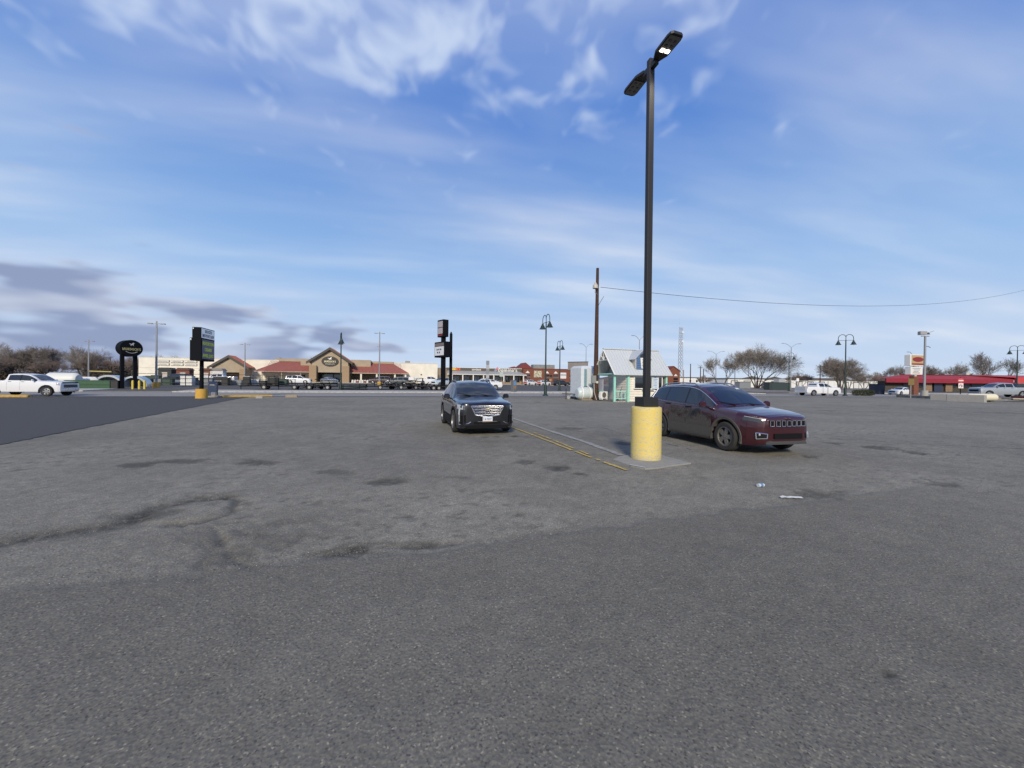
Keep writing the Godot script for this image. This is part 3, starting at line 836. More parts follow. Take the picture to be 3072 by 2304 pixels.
# a whole vehicle; fine: extra close detail. Returns the thing.
func vehicle(sp: Dictionary, called: String, label: String, category: String, pos: Vector3, heading: Vector2, pm: Material, opt := {}) -> Node3D:
	var car := thing(called, label, category, pos, atan2(-heading.y, heading.x), opt.get("group", ""))
	var fine: bool = opt.get("fine", false)
	put(car, "body", body_mesh(sp, 0.07 if fine else 0.2), pm)
	var gl := glassm()
	for side in [-1.0, 1.0]:
		for w in sp.win:
			var mb := MB.new()
			patch(mb, sp, w[0], w[1], 7.10, 7.90, side, 0.006, 10 if fine else 4, 3)
			part(car, "side_window", mb, gl, 30.0)
	if fine:
		for side in [-1.0, 1.0]:
			for i in sp.win.size() - 1:
				var pl := MB.new()
				patch(pl, sp, sp.win[i][1] + 0.004, sp.win[i + 1][0] - 0.004, 7.08, 7.92, side, 0.004, 2, 3)
				part(car, "window_pillar", pl, mat("gloss_black", lin(0.006, 0.006, 0.007), 0.15))
	var ws := part(car, "windscreen", screen(sp, sp.cowl - 0.03, sp.head + 0.06, 0.05, 0.007), gl, 40.0)
	part(car, "rear_window", screen(sp, sp.back0 - 0.02, sp.back1 + 0.03, 0.05, 0.007), gl, 40.0)
	var black := mat("black_plastic", lin(0.008, 0.008, 0.009), 0.55, {"spec": 0.22})
	if fine:
		for z in [-0.32, 0.28]:
			var wm := MB.new()
			var p0 := skin(sp, sp.cowl - 0.0, 9.5, 1.0); p0.z = z
			wm.cyl(p0 + Vector3(0.0, 0.02, 0), p0 + Vector3(-0.16, 0.10, 0.45), 0.012, 0.008, 5)
			part(ws, "wiper", wm, black)
	var rimm: Material = opt.get("rim", mat("alloy", lin(0.42, 0.42, 0.43), 0.35, {"metal": 0.9}))
	for wx in [sp.fx, sp.rx]:
		for side in [-1.0, 1.0]:
			wheel(car, wx, (sp.w + 0.005) * side, sp.r, side, opt.get("spokes", 5), rimm, fine)
	# mirrors
	for side in [-1.0, 1.0]:
		var o := st_at(sp, sp.win[0][0] - 0.18)
		var c := Vector3(sp.win[0][0] - 0.16, o[2] + 0.10, (o[5] + 0.14) * side)
		var mb := MB.new().cbox(c, Vector3(0.11, 0.15, 0.20), 0.04)
		mb.cyl(c + Vector3(0.02, -0.06, -0.08 * side), c + Vector3(0.04, -0.10, -0.17 * side), 0.03, 0.03, 6)
		part(car, "mirror", mb, opt.get("mirror", pm), 40.0)
	# lights
	var lamp := mat("headlight_glass", lin(0.42, 0.44, 0.46), 0.08, {"metal": 0.25})
	var tail := mat("tail_light", lin(0.30, 0.012, 0.012), 0.15)
	var xf: float = sp.st[0][0]
	var xr: float = sp.st[-1][0]
	for side in [-1.0, 1.0]:
		if not opt.has("own_front"):
			var mb := MB.new()
			patch(mb, sp, xf - 0.30, xf - 0.035, 5.35, 6.5, side, 0.008, 5, 3)
			part(car, "headlight", mb, lamp, 40.0)
		var t2 := MB.new()
		patch(t2, sp, xr + 0.03, xr + (0.10 if sp.has("bed") else 0.22), 5.3, 6.8, side, 0.008, 4, 3)
		part(car, "tail_light", t2, tail, 40.0)
	# door handles and door seams
	for side in [-1.0, 1.0]:
		for i in mini(2, sp.win.size()):
			var x: float = sp.win[i][1] + 0.16
			var o := skin(sp, x, 6.25, side, 0.014)
			part(car, "door_handle", B(o, Vector3(0.20, 0.028, 0.03)), opt.get("handle", black))
			if fine:
				var sm := MB.new()
				patch(sm, sp, sp.win[i][1] - 0.026, sp.win[i][1] - 0.034, 4.1, 7.0, side, 0.0025, 1, 8)
				part(car, "door_seam", sm, black)
	if not opt.has("own_front"):
		part(car, "grille", B(Vector3(xf + 0.005, (sp.st[0][1] + sp.st[0][2]) * 0.5 + 0.11, 0), Vector3(0.05, 0.26, sp.st[0][4] * 1.6)), opt.get("grille", black))
		part(car, "bumper", MB.new().cbox(Vector3(xf - 0.02, sp.st[0][1] + 0.08, 0), Vector3(0.16, 0.20, sp.st[0][4] * 2.1), 0.05), opt.get("bumper", pm), 40.0)
	part(car, "rear_bumper", MB.new().cbox(Vector3(xr + 0.01, sp.st[-1][1] + 0.04, 0), Vector3(0.16, 0.20, sp.st[-1][4] * 2.1), 0.05), opt.get("bumper", black), 40.0)
	if sp.has("bed"):
		var b: Array = sp.bed
		part(car, "truck_bed", B(Vector3((b[0] + b[1]) / 2, 1.345, 0), Vector3(b[0] - b[1], 0.012, 1.62)), opt.get("bedm", black))
		part(car, "tailgate", B(Vector3(xr - 0.012, 1.05, 0), Vector3(0.05, 0.48, 1.5)), opt.get("gate", pm))
	if opt.has("cladding"):
		for side in [-1.0, 1.0]:
			var mb := MB.new()
			patch(mb, sp, sp.fx - sp.arch - 0.01, sp.rx + sp.arch + 0.01, 3.3, 4.55, side, 0.012, 10, 4)
			part(car, "sill_trim", mb, opt.cladding, 50.0)
		arch_trim(car, sp, opt.cladding)
	if opt.has("rails"):
		for side in [-1.0, 1.0]:
			var pts := []
			for k in 9:
				var x := lerpf(0.12, -1.72, k / 8.0)
				var o := skin(sp, x, 8.6, side)
				pts.append(o + Vector3(0, 0.012 if k == 0 or k == 8 else 0.055, 0))
			part(car, "roof_rail", MB.new().tube(pts, 0.020, 8), opt.rails, 50.0)
	return car

# the black luxury crossover that faces the camera
func black_suv() -> void:
	var h := Vector2(0.285, 0.958).normalized()
	var pm := paint("black", lin(0.0075, 0.008, 0.012), 0.3)
	var chrome := mat("chrome", lin(0.78, 0.78, 0.79), 0.22, {"metal": 1.0})
	var black := mat("black_plastic", lin(0.008, 0.008, 0.009), 0.55, {"spec": 0.22})
	# front axle centre about (-1.02, -13.2)
	var c := Vector2(-1.02, -13.22) - h * XT.fx
	var car := vehicle(XT, "crossover_car", "black crossover with a wide chrome grille parked facing the camera", "car", Vector3(c.x, 0.004, c.y), h, pm, {"fine": true, "own_front": true, "spokes": 12, "rails": mat("satin_rail", lin(0.20, 0.20, 0.21), 0.3, {"metal": 0.8}), "cladding": black, "rim": mat("bright_alloy", lin(0.30, 0.30, 0.31), 0.45, {"metal": 0.8})})
	var X := 2.405
	# grille: an inverted trapezoid of chrome bars round a dark opening
	var back := MB.new().prism(PackedVector2Array([Vector2(-0.50, 0.90), Vector2(0.50, 0.90), Vector2(0.37, 0.63), Vector2(0, 0.575), Vector2(-0.37, 0.63)]), 0.02, Transform3D(Basis(Vector3.UP, PI / 2), Vector3(X - 0.005, 0, 0)))
	var gr := part(car, "grille", back, black)
	var rim := MB.new()
	var pts := [Vector3(X + 0.02, 0.90, 0.51), Vector3(X + 0.02, 0.90, -0.51), Vector3(X + 0.02, 0.63, -0.38), Vector3(X + 0.03, 0.57, 0), Vector3(X + 0.02, 0.63, 0.38), Vector3(X + 0.02, 0.90, 0.51)]
	part(gr, "grille_surround", rim.tube(pts, 0.021, 6), chrome, 50.0)
	for i in 5:
		var y := 0.855 - i * 0.05
		var w := 0.475 - i * 0.024
		var bar := MB.new()
		bar.tube([Vector3(X + 0.022, y, -w), Vector3(X + 0.03, y - 0.012, 0), Vector3(X + 0.022, y, w)], 0.011, 6)
		part(gr, "grille_bar", bar, chrome)
	var crest := MB.new().prism(PackedVector2Array([Vector2(-0.075, 0.845), Vector2(0.075, 0.845), Vector2(0.05, 0.755), Vector2(-0.05, 0.755)]), 0.03, Transform3D(Basis(Vector3.UP, PI / 2), Vector3(X + 0.015, 0, 0)))
	var em := part(gr, "emblem", crest, chrome)
	part(em, "emblem_field", MB.new().prism(PackedVector2Array([Vector2(-0.045, 0.830), Vector2(0.045, 0.830), Vector2(0.03, 0.772), Vector2(-0.03, 0.772)]), 0.034, Transform3D(Basis(Vector3.UP, PI / 2), Vector3(X + 0.015, 0, 0))), mat("emblem_gold", lin(0.45, 0.33, 0.12), 0.4, {"metal": 0.6}))
	var lamp := mat("headlight_glass", lin(0.42, 0.44, 0.46), 0.08, {"metal": 0.25})
	var led := mat("led_strip", lin(0.42, 0.44, 0.46), 0.25)
	for side in [-1.0, 1.0]:
		# headlight: a blade that drops from the wing into a vertical strip
		var hl := MB.new()
		patch(hl, XT, X - 0.34, X - 0.035, 5.55, 6.35, side, 0.009, 6, 3)
		var hb := part(car, "headlight", hl, lamp, 40.0)
		var st := MB.new()
		patch(st, XT, X - 0.20, X - 0.13, 4.3, 5.6, side, 0.012, 2, 5)
		part(hb, "light_strip", st, led, 40.0)
		var lens := MB.new()
		lens.lathe(skin(XT, X - 0.10, 5.95, side, 0.012), [Vector2(0.045, 0), Vector2(0.035, 0.012), Vector2(0, 0.016)], 10, Basis(Vector3.FORWARD, PI / 2))
		part(hb, "lens", lens, mat("lens_dark", lin(0.05, 0.06, 0.07), 0.05))
		# corner vent with a bright L
		var v1 := MB.new()
		patch(v1, XT, X - 0.13, X - 0.012, 3.95, 4.8, side, 0.008, 3, 3)
		part(car, "corner_vent", v1, black, 40.0)
		var l1 := MB.new()
		l1.tube([skin(XT, X - 0.15, 4.9, side, 0.015), skin(XT, X - 0.15, 4.05, side, 0.018), Vector3(X + 0.005, 0.37, 0.60 * side), Vector3(X + 0.012, 0.42, 0.52 * side)], 0.014, 5)
		part(car, "vent_trim", l1, chrome)
		# bright line under the side glass
		var sm := MB.new()
		patch(sm, XT, 0.92, -1.92, 6.92, 7.06, side, 0.012, 16, 1)
		part(car, "window_trim", sm, chrome)
	part(car, "lower_intake", B(Vector3(X + 0.004, 0.385, 0), Vector3(0.04, 0.07, 0.84)), black)
	part(car, "intake_trim", B(Vector3(X + 0.028, 0.43, 0), Vector3(0.02, 0.012, 0.62)), chrome)
	part(car, "bumper", MB.new().cbox(Vector3(X - 0.07, 0.275, 0), Vector3(0.16, 0.13, 1.34), 0.05), black, 40.0)
	var plate := part(car, "licence_plate", B(Vector3(X + 0.045, 0.495, 0), Vector3(0.012, 0.155, 0.31)), mat("plate_pale", lin(0.62, 0.66, 0.70), 0.5))
	text(plate, "1 6 7317", 0.085, mat("plate_blue", lin(0.03, 0.06, 0.20), 0.6), Vector3(X + 0.053, 0.50, 0.01), PI / 2, 0.004, 0.8)
	part(plate, "plate_band", B(Vector3(X + 0.0525, 0.432, 0), Vector3(0.004, 0.022, 0.30)), mat("plate_brown", lin(0.25, 0.12, 0.05), 0.6))
	part(car, "number_holder", B(Vector3(X + 0.02, 0.495, 0), Vector3(0.04, 0.17, 0.33)), black)

# the dark red compact SUV, dusty along its flanks
func red_suv() -> void:
	var h := Vector2(0.235, 0.972).normalized()
	var pm := paint("maroon", lin(0.040, 0.0035, 0.0075), 0.32, 0.25)
	var dust := mat("dusty_trim", lin(0.085, 0.078, 0.068), 0.9, {"grain": "plain", "scale": 1.0, "world": false})
	var chrome := mat("chrome", lin(0.78, 0.78, 0.79), 0.22, {"metal": 1.0})
	var black := mat("black_plastic", lin(0.008, 0.008, 0.009), 0.55, {"spec": 0.22})
	# right front wheel touches at (5.41, -9.84)
	var right := Vector2(-h.y, h.x)
	var c := Vector2(5.33, -9.92) - h * JP.fx - right * 0.92
	var car := vehicle(JP, "compact_suv", "dusty maroon compact SUV with seven-slot grille parked beside the lamp post", "car", Vector3(c.x, 0.004, c.y), h, pm, {"fine": true, "own_front": true, "spokes": 5, "rails": mat("silver_rail", lin(0.40, 0.40, 0.41), 0.3, {"metal": 0.8}), "cladding": dust, "rim": mat("dirty_alloy", lin(0.26, 0.245, 0.22), 0.6, {"metal": 0.5, "grain": "strong", "scale": 3.0, "world": false})})
	var X := 2.31
	var gb := part(car, "grille", MB.new().cbox(Vector3(X - 0.06, 0.765, 0), Vector3(0.08, 0.17, 1.06), 0.02), pm, 40.0)
	for i in 7:
		var z := (i - 3) * 0.148
		var y := 0.765
		var x0: float = X + 0.020 - 0.17 * z * z
		var sl := part(gb, "grille_slot", MB.new().cbox(Vector3(x0, y, z), Vector3(0.03, 0.135, 0.10), 0.014), black, 40.0)
		var ring := MB.new()
		var k := 0.052
		ring.tube([Vector3(x0 + 0.017, y - 0.06, z - k), Vector3(x0 + 0.017, y + 0.066, z - k), Vector3(x0 + 0.017, y + 0.066, z + k), Vector3(x0 + 0.017, y - 0.06, z + k), Vector3(x0 + 0.017, y - 0.06, z - k)], 0.008, 5)
		part(sl, "slot_ring", ring, chrome)
	text(car, "Jeep", 0.085, chrome, Vector3(X - 0.012, 0.872, 0), PI / 2, 0.02)
	var lamp := mat("smoked_headlight", lin(0.06, 0.065, 0.07), 0.06, {"metal": 0.2})
	var led := mat("led_strip", lin(0.42, 0.44, 0.46), 0.25)
	for side in [-1.0, 1.0]:
		var hl := MB.new()
		patch(hl, JP, X - 0.44, X - 0.03, 5.75, 6.45, side, 0.009, 7, 3)
		var hb := part(car, "headlight", hl, lamp, 40.0)
		var st := MB.new()
		patch(st, JP, X - 0.42, X - 0.03, 6.45, 6.58, side, 0.013, 7, 1)
		part(hb, "light_strip", st, led, 40.0)
		# fog lamp in a bright bezel
		var fq := [Vector3(X - 0.16, 0.545, 0.735 * side), Vector3(X - 0.02, 0.525, 0.54 * side), Vector3(X - 0.02, 0.425, 0.55 * side), Vector3(X - 0.15, 0.405, 0.73 * side)]
		var fo := Vector3(0.012, 0, 0.02 * side)
		var fv := MB.new()
		fv.quad(fq[0] + fo, fq[1] + fo, fq[2] + fo, fq[3] + fo)
		fv.quad(fq[0] - fo, fq[3] - fo, fq[2] - fo, fq[1] - fo)
		for k in 4:
			fv.quad(fq[k] - fo, fq[(k + 1) % 4] - fo, fq[(k + 1) % 4] + fo, fq[k] + fo)
		var fg := part(car, "fog_lamp", fv, black)
		part(fg, "fog_bezel", MB.new().tube([fq[0] + fo, fq[1] + fo, fq[2] + fo, fq[3] + fo, fq[0] + fo], 0.012, 5), chrome)
		var l := MB.new().lathe(fq[0].lerp(fq[2], 0.35) + fo, [Vector2(0.03, 0), Vector2(0.022, 0.010), Vector2(0, 0.014)], 10, Basis(Vector3.FORWARD, PI / 2))
		part(fg, "lens", l, mat("headlight_glass", lin(0.42, 0.44, 0.46), 0.08, {"metal": 0.25}))
		var wt := []
		for k in 13:
			wt.append(skin(JP, lerpf(0.97, -1.84, k / 12.0), 6.98, side, 0.012))
		for k in 13:
			wt.append(skin(JP, lerpf(-1.84, 0.94, k / 12.0), 7.93, side, 0.012))
		part(car, "window_trim", MB.new().tube(wt, 0.011, 5), chrome)
		put(car, "road_dust", dust_mesh(JP, side), dust_film())
	part(car, "lower_intake", B(Vector3(X + 0.006, 0.47, 0), Vector3(0.04, 0.12, 0.80)), black)
	part(car, "skid_plate", MB.new().cbox(Vector3(X - 0.09, 0.335, 0), Vector3(0.24, 0.10, 1.16), 0.06), mat("skid_grey", lin(0.045, 0.045, 0.045), 0.7), 40.0)
	part(car, "windscreen_sticker", B(skin(JP, 0.32, 9.3, 1.0) * Vector3(1, 1, -1) + Vector3(0.02, 0.012, 0), Vector3(0.08, 0.003, 0.10), Basis(Vector3.BACK, -0.43)), mat("sticker", lin(0.6, 0.62, 0.6), 0.6))

# dried road spray on the lower doors: its own thin film, thick at the sill and torn into specks above
func dust_mesh(sp: Dictionary, side: float) -> ArrayMesh:
	var n := FastNoiseLite.new()
	n.seed = 71; n.frequency = 3.0; n.fractal_octaves = 4
	var NX := 60
	var NT := 16
	var v := PackedVector3Array(); var c := PackedColorArray(); var nn := PackedVector3Array(); var ix := PackedInt32Array()
	for j in NT + 1:
		for i in NX + 1:
			var x: float = lerpf(sp.fx - sp.arch - 0.03, sp.rx + sp.arch + 0.03, float(i) / NX)
			var t := lerpf(4.4, 6.2, float(j) / NT)
			var p := skin(sp, x, t, side, 0.004)
			v.append(p)
			nn.append(Vector3(0, 0.05, side).normalized())
			var k := n.get_noise_3d(p.x, p.y * 1.6, side * 3.0)
			c.append(Color(1, 1, 1, clampf(1.25 - 1.2 * float(j) / NT + 1.1 * k, 0.0, 0.85) * (0.0 if j == NT else 1.0)))
	for j in NT:
		for i in NX:
			var a := j * (NX + 1) + i
			ix.append_array(PackedInt32Array([a, a + 1, a + NX + 2, a, a + NX + 2, a + NX + 1]))
	var arr := []
	arr.resize(Mesh.ARRAY_MAX)
	arr[Mesh.ARRAY_VERTEX] = v; arr[Mesh.ARRAY_NORMAL] = nn; arr[Mesh.ARRAY_COLOR] = c; arr[Mesh.ARRAY_INDEX] = ix
	var m := ArrayMesh.new()
	m.add_surface_from_arrays(Mesh.PRIMITIVE_TRIANGLES, arr)
	return m

func dust_film() -> StandardMaterial3D:
	if M.has("dust_film"): return M.dust_film
	var m := mat("dust_film", lin(0.115, 0.105, 0.09), 0.95, {"grain": "strong", "scale": 2.5, "world": false})
	m.vertex_color_use_as_albedo = true
	m.transparency = BaseMaterial3D.TRANSPARENCY_ALPHA
	return m

# ---------- buildings: local x along the road, z towards the camera ----------
func grid_thing(called: String, label: String, category: String, s: float, p: float, group := "") -> Node3D:
	return thing(called, label, category, at(s, p), A, group)

# sloping roof face a,b (eave) c,d (top) with standing seams as one stuff mesh
func seamed_roof(parent: Node, e0: Vector3, e1: Vector3, t0: Vector3, t1: Vector3, thick: float, n: int, m: Material, rib := 0.05) -> void:
	var mb := MB.new()
	var dn := Vector3(0, -thick, 0)
	mb.quad(e0, t0, t1, e1); mb.quad(e0 + dn, e1 + dn, t1 + dn, t0 + dn)
	mb.quad(e0 + dn, e0, e1, e1 + dn); mb.quad(t1 + dn, t1, t0, t0 + dn)
	mb.quad(t0 + dn, t0, e0, e0 + dn); mb.quad(e1 + dn, e1, t1, t1 + dn)
	var r := part(parent, "roof", mb, m)
	var rb := MB.new()
	for i in n:
		var f := (i + 0.5) / n
		var a := e0.lerp(e1, f); var b := t0.lerp(t1, f)
		var d := (b - a)
		var up := d.cross(e1 - e0).normalized()
		if up.y < 0: up = -up
		rb.box((a + b) / 2 + up * rib * 0.5, Vector3(rib, rib, d.length()), Basis((e1 - e0).normalized(), up, (e1 - e0).normalized().cross(up)))
	var o := part(r, "roof_seams", rb, m)
	o.set_meta("kind", "stuff")

# gabled block with overhanging fascia; x centre, half width, eave and ridge heights, from z0 (back) to z1 (front)
func gable_block(parent: Node, cx: float, hw: float, floor_y: float, eave: float, ridge: float, z0: float, z1: float, over: float, wallm: Material, fasciam: Material, roofm: Material, front_bottom: float) -> void:
	var slope := (ridge - eave) / hw
	var wall := MB.new().prism(PackedVector2Array([Vector2(-hw, front_bottom), Vector2(hw, front_bottom), Vector2(hw, eave), Vector2(0, ridge), Vector2(-hw, eave)]), z1 - z0, Transform3D(Basis(), Vector3(cx, 0, z0)))
	part(parent, "gable_wall", wall, wallm)
	for s in [-1.0, 1.0]:
		var w := hw + over
		var y := ridge + 0.12 - slope * w
		var a := Vector3(cx + s * w, y, z0 - 0.2); var b := Vector3(cx + s * w, y, z1 + over * 0.7)
		var c := Vector3(cx, ridge + 0.12, z1 + over * 0.7); var d := Vector3(cx, ridge + 0.12, z0 - 0.2)
		if s < 0: seamed_roof(parent, a, b, d, c, 0.14, 9, roofm)
		else: seamed_roof(parent, b, a, c, d, 0.14, 9, roofm)
		# fascia board on the rake
		var dn := Vector3(0, -0.62, 0); var fz := Vector3(0, 0, 0.05)
		var fb := MB.new()
		var p := b + Vector3(0, -0.02, 0); var q := c + Vector3(0, -0.02, 0)
		fb.quad(p + fz, q + fz, q + dn + fz, p + dn + fz)
		fb.quad(p + dn, q + dn, q, p)
		fb.quad(p + dn, p, p + fz, p + dn + fz)
		fb.quad(p + dn, p + dn + fz, q + dn + fz, q + dn)
		part(parent, "fascia", fb, fasciam)

func oval(parent: Node, called: String, c: Vector3, rx: float, ry: float, d: float, m: Material) -> MeshInstance3D:
	var poly := PackedVector2Array()
	for k in 40:
		poly.append(Vector2(cos(TAU * k / 40) * rx, sin(TAU * k / 40) * ry))
	return part(parent, called, MB.new().prism(poly, d, Transform3D(Basis(), c)), m)

const HORSE := [Vector2(-1.0, 0.30), Vector2(-0.62, 0.36), Vector2(-0.3, 0.30), Vector2(0.05, 0.22), Vector2(0.22, 0.42), Vector2(0.35, 0.62), Vector2(0.55, 0.74), Vector2(0.62, 0.86), Vector2(0.70, 0.72), Vector2(0.98, 0.50), Vector2(0.95, 0.38), Vector2(0.74, 0.44), Vector2(0.66, 0.30), Vector2(0.70, 0.02), Vector2(0.62, -0.22), Vector2(0.66, -0.55), Vector2(0.5, -0.50), Vector2(0.36, -0.20), Vector2(0.0, -0.14), Vector2(-0.12, -0.42), Vector2(-0.3, -0.62), Vector2(-0.34, -0.40), Vector2(-0.28, -0.08), Vector2(-0.48, 0.12), Vector2(-0.72, 0.16)]

func horse(parent: Node, c: Vector3, k: float, d: float, m: Material, turn := 0.0) -> void:
	var poly := PackedVector2Array()
	for p in HORSE: poly.append(p * k)
	part(parent, "horse_emblem", MB.new().prism(poly, d, Transform3D(Basis(Vector3.UP, turn), c)), m)

func farm_store() -> void:
	var cream := mat("cream_stucco", lin(0.78, 0.735, 0.63), 0.9, {"grain": "plain", "scale": 0.06})
	var tan := mat("tan_stucco", lin(0.40, 0.325, 0.235), 0.9, {"grain": "plain", "scale": 0.1})
	var fascia := mat("fascia_brown", lin(0.085, 0.078, 0.068), 0.8, {"grain": "plain", "scale": 0.3})
	var red := mat("red_roof", lin(0.33, 0.11, 0.08), 0.6, {"grain": "plain", "scale": 0.15})
	var stone := mat("ledge_stone", lin(0.44, 0.31, 0.19), 0.9, {"grain": "strong", "scale": 0.9})
	var dark := mat("shop_dark", lin(0.02, 0.022, 0.026), 0.3)
	var trim := mat("roof_trim_white", lin(0.62, 0.60, 0.55), 0.7)
	var o := thing("farm_store", "long cream farm store with red metal porch roofs and tan gables", "shop", Vector3(xz(0, 118).x, 0.85, xz(0, 118).y), A)
	# local: x = s, z = 118 - p; y above ground 0.85
	part(o, "wall", B(Vector3(-24.9, 2.92, -14), Vector3(71.9, 5.86, 28)), cream)
	part(o, "parapet_cap", B(Vector3(-24.9, 5.90, -13.97), Vector3(72.1, 0.09, 28.1)), trim)
	part(o, "wall_joint", B(Vector3(-52.2, 3.35, 0.015), Vector3(17.0, 0.05, 0.03)), mat("joint_tan", lin(0.46, 0.41, 0.32), 0.9))  # joint line in a darker tan than the wall
	for i in 3:
		for j in 2:
			var b := part(o, "sign_board", MB.new().cbox(Vector3(-55.85 + i * 2.9, 5.0 - j * 0.78, 0.12), Vector3(2.5, 0.24, 0.46), 0.03, Basis(Vector3.RIGHT, PI / 2)), mat("board_white", lin(0.62, 0.60, 0.55), 0.7))
			part(b, "board_frame", B(Vector3(-55.85 + i * 2.9, 5.0 - j * 0.78, 0.06), Vector3(2.62, 0.56, 0.1)), mat("board_frame", lin(0.12, 0.11, 0.1), 0.7))
			part(b, "board_print", B(Vector3(-55.85 + i * 2.9, 5.0 - j * 0.78, 0.243), Vector3(1.9 - 0.2 * ((i + j) % 3), 0.12, 0.006)), mat("board_text", lin(0.22, 0.21, 0.19), 0.8))
	# left gable with its wide opening between stone piers
	gable_block(o, -40.4, 3.6, 0.0, 4.15, 6.55, 0.0, 4.0, 0.85, tan, fascia, red, 2.42)
	part(o, "gable_wall", B(Vector3(-43.7, 1.2, 2.0), Vector3(0.6, 2.42, 3.9)), tan)
	part(o, "gable_wall", B(Vector3(-37.1, 1.2, 2.0), Vector3(0.6, 2.42, 3.9)), tan)
	part(o, "opening", B(Vector3(-40.4, 1.2, 0.3), Vector3(6.0, 2.4, 0.5)), mat("roller_door", lin(0.26, 0.22, 0.16), 0.8))
	for x in [-43.45, -37.35]:
		part(o, "stone_pier", MB.new().cbox(Vector3(x, 1.68, 4.15), Vector3(1.35, 3.35, 0.7), 0.06), stone)
	# entrance gable
	gable_block(o, -17.05, 4.35, 0.0, 6.1, 9.1, -0.5, 6.0, 1.15, tan, fascia, red, 2.75)
	for x in [-21.0, -13.2]:
		part(o, "stone_pier", MB.new().cbox(Vector3(x, 2.25, 6.3), Vector3(1.75, 4.5, 1.1), 0.08), stone)
	for x in [-21.0, -13.1]:
		part(o, "gable_wall", B(Vector3(x, 1.37, 3.0), Vector3(0.8, 2.76, 5.9)), tan)
	part(o, "entrance", B(Vector3(-17.05, 1.37, 1.2), Vector3(7.2, 2.7, 0.5)), dark)
	for k in 2:
		var d := part(o, "door", B(Vector3(-18.1 + k * 2.6, 1.15, 1.5), Vector3(2.2, 2.3, 0.08)), glassm())
		part(d, "door_frame", B(Vector3(-19.2 + k * 2.6, 1.15, 1.56), Vector3(0.08, 2.3, 0.08)), mat("alu", lin(0.35, 0.34, 0.32), 0.4, {"metal": 0.6}))
	part(o, "window_poster", B(Vector3(-19.0, 1.75, 1.6), Vector3(1.1, 0.7, 0.05)), mat("poster_pale", lin(0.38, 0.45, 0.42), 0.7))
	part(o, "window_poster", B(Vector3(-14.9, 1.75, 1.6), Vector3(1.1, 0.8, 0.05)), mat("poster_pale", lin(0.38, 0.45, 0.42), 0.7))
	var sg := oval(o, "shop_sign", Vector3(-17.05, 5.62, 6.02), 1.95, 1.22, 0.22, mat("sign_brown", lin(0.022, 0.016, 0.013), 0.5))
	oval(sg, "sign_rim", Vector3(-17.05, 5.62, 6.0), 2.05, 1.31, 0.18, mat("sign_rim", lin(0.10, 0.07, 0.05), 0.6))
	text(sg, "MURDOCH'S", 0.66, mat("sign_cream", lin(0.75, 0.68, 0.42), 0.6), Vector3(-17.05, 5.55, 6.26), 0.0, 0.06, 0.72)
	horse(sg, Vector3(-17.1, 6.26, 6.24), 0.55, 0.06, mat("sign_white", lin(0.75, 0.74, 0.72), 0.6))
	text(sg, "RANCH & HOME SUPPLY", 0.22, mat("sign_white", lin(0.75, 0.74, 0.72), 0.6), Vector3(-17.05, 4.92, 6.26), 0.0, 0.03, 0.9)
	# porch roofs: hipped at their outer ends
	seamed_roof(o, Vector3(-34.6, 2.95, 5.0), Vector3(-21.4, 2.85, 5.0), Vector3(-30.3, 5.5, 0.3), Vector3(-21.4, 5.5, 0.3), 0.12, 34, red)
	seamed_roof(o, Vector3(-12.7, 2.85, 5.0), Vector3(2.8, 2.9, 5.0), Vector3(-12.7, 5.5, 0.3), Vector3(-1.3, 5.5, 0.3), 0.12, 38, red)
	var hip := MB.new()
	hip.tri(Vector3(-34.6, 2.95, 5.0), Vector3(-34.6, 2.95, 0.0), Vector3(-30.3, 5.5, 0.3))
	part(o, "roof_hip", hip, red)
	hip = MB.new()
	hip.tri(Vector3(2.8, 2.9, 5.0), Vector3(-1.3, 5.5, 0.3), Vector3(2.8, 2.9, 0.0))
	part(o, "roof_hip", hip, red)
	part(o, "gutter", B(Vector3(-28.0, 2.76, 5.03), Vector3(13.2, 0.16, 0.14)), mat("gutter_tan", lin(0.42, 0.36, 0.28), 0.6))
	part(o, "gutter", B(Vector3(-4.95, 2.70, 5.03), Vector3(15.5, 0.16, 0.14)), mat("gutter_tan", lin(0.42, 0.36, 0.28), 0.6))
	# tan parapet boxes either side of the gable
	part(o, "parapet", B(Vector3(-27.6, 6.0, -0.2), Vector3(5.6, 0.75, 0.8)), tan)
	part(o, "parapet", B(Vector3(-22.9, 5.15, 0.9), Vector3(3.8, 2.3, 2.2)), tan)
	part(o, "parapet", B(Vector3(-9.9, 5.2, 0.9), Vector3(5.1, 2.35, 2.2)), tan)
	part(o, "parapet", B(Vector3(-4.3, 5.85, -0.2), Vector3(6.1, 0.6, 0.8)), tan)
	for x in [-33.0, -28.6, -24.2]:
		part(o, "porch_post", B(Vector3(x, 1.35, 4.6), Vector3(0.16, 2.7, 0.16)), tan)
	part(o, "porch_wall", B(Vector3(-28.0, 1.35, 0.18), Vector3(13.0, 2.7, 0.3)), cream)
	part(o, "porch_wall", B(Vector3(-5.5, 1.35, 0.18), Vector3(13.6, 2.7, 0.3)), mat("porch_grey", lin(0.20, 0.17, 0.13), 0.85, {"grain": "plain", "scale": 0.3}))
	for x in [-9.6, -5.6, -0.9, 1.9]:
		part(o, "porch_post", B(Vector3(x, 1.33, 4.6), Vector3(0.42, 2.66, 0.42)), cream)
	part(o, "wall_notice", B(Vector3(-24.6, 1.75, 0.4), Vector3(1.2, 0.7, 0.06)), mat("notice_dark", lin(0.06, 0.055, 0.05), 0.8))
	part(o, "side_rail", B(Vector3(7.0, 1.25, 0.6), Vector3(6.5, 0.08, 0.08)), trim)
	part(o, "wall_vent", B(Vector3(6.4, 2.6, 0.05), Vector3(0.4, 0.3, 0.1)), dark)
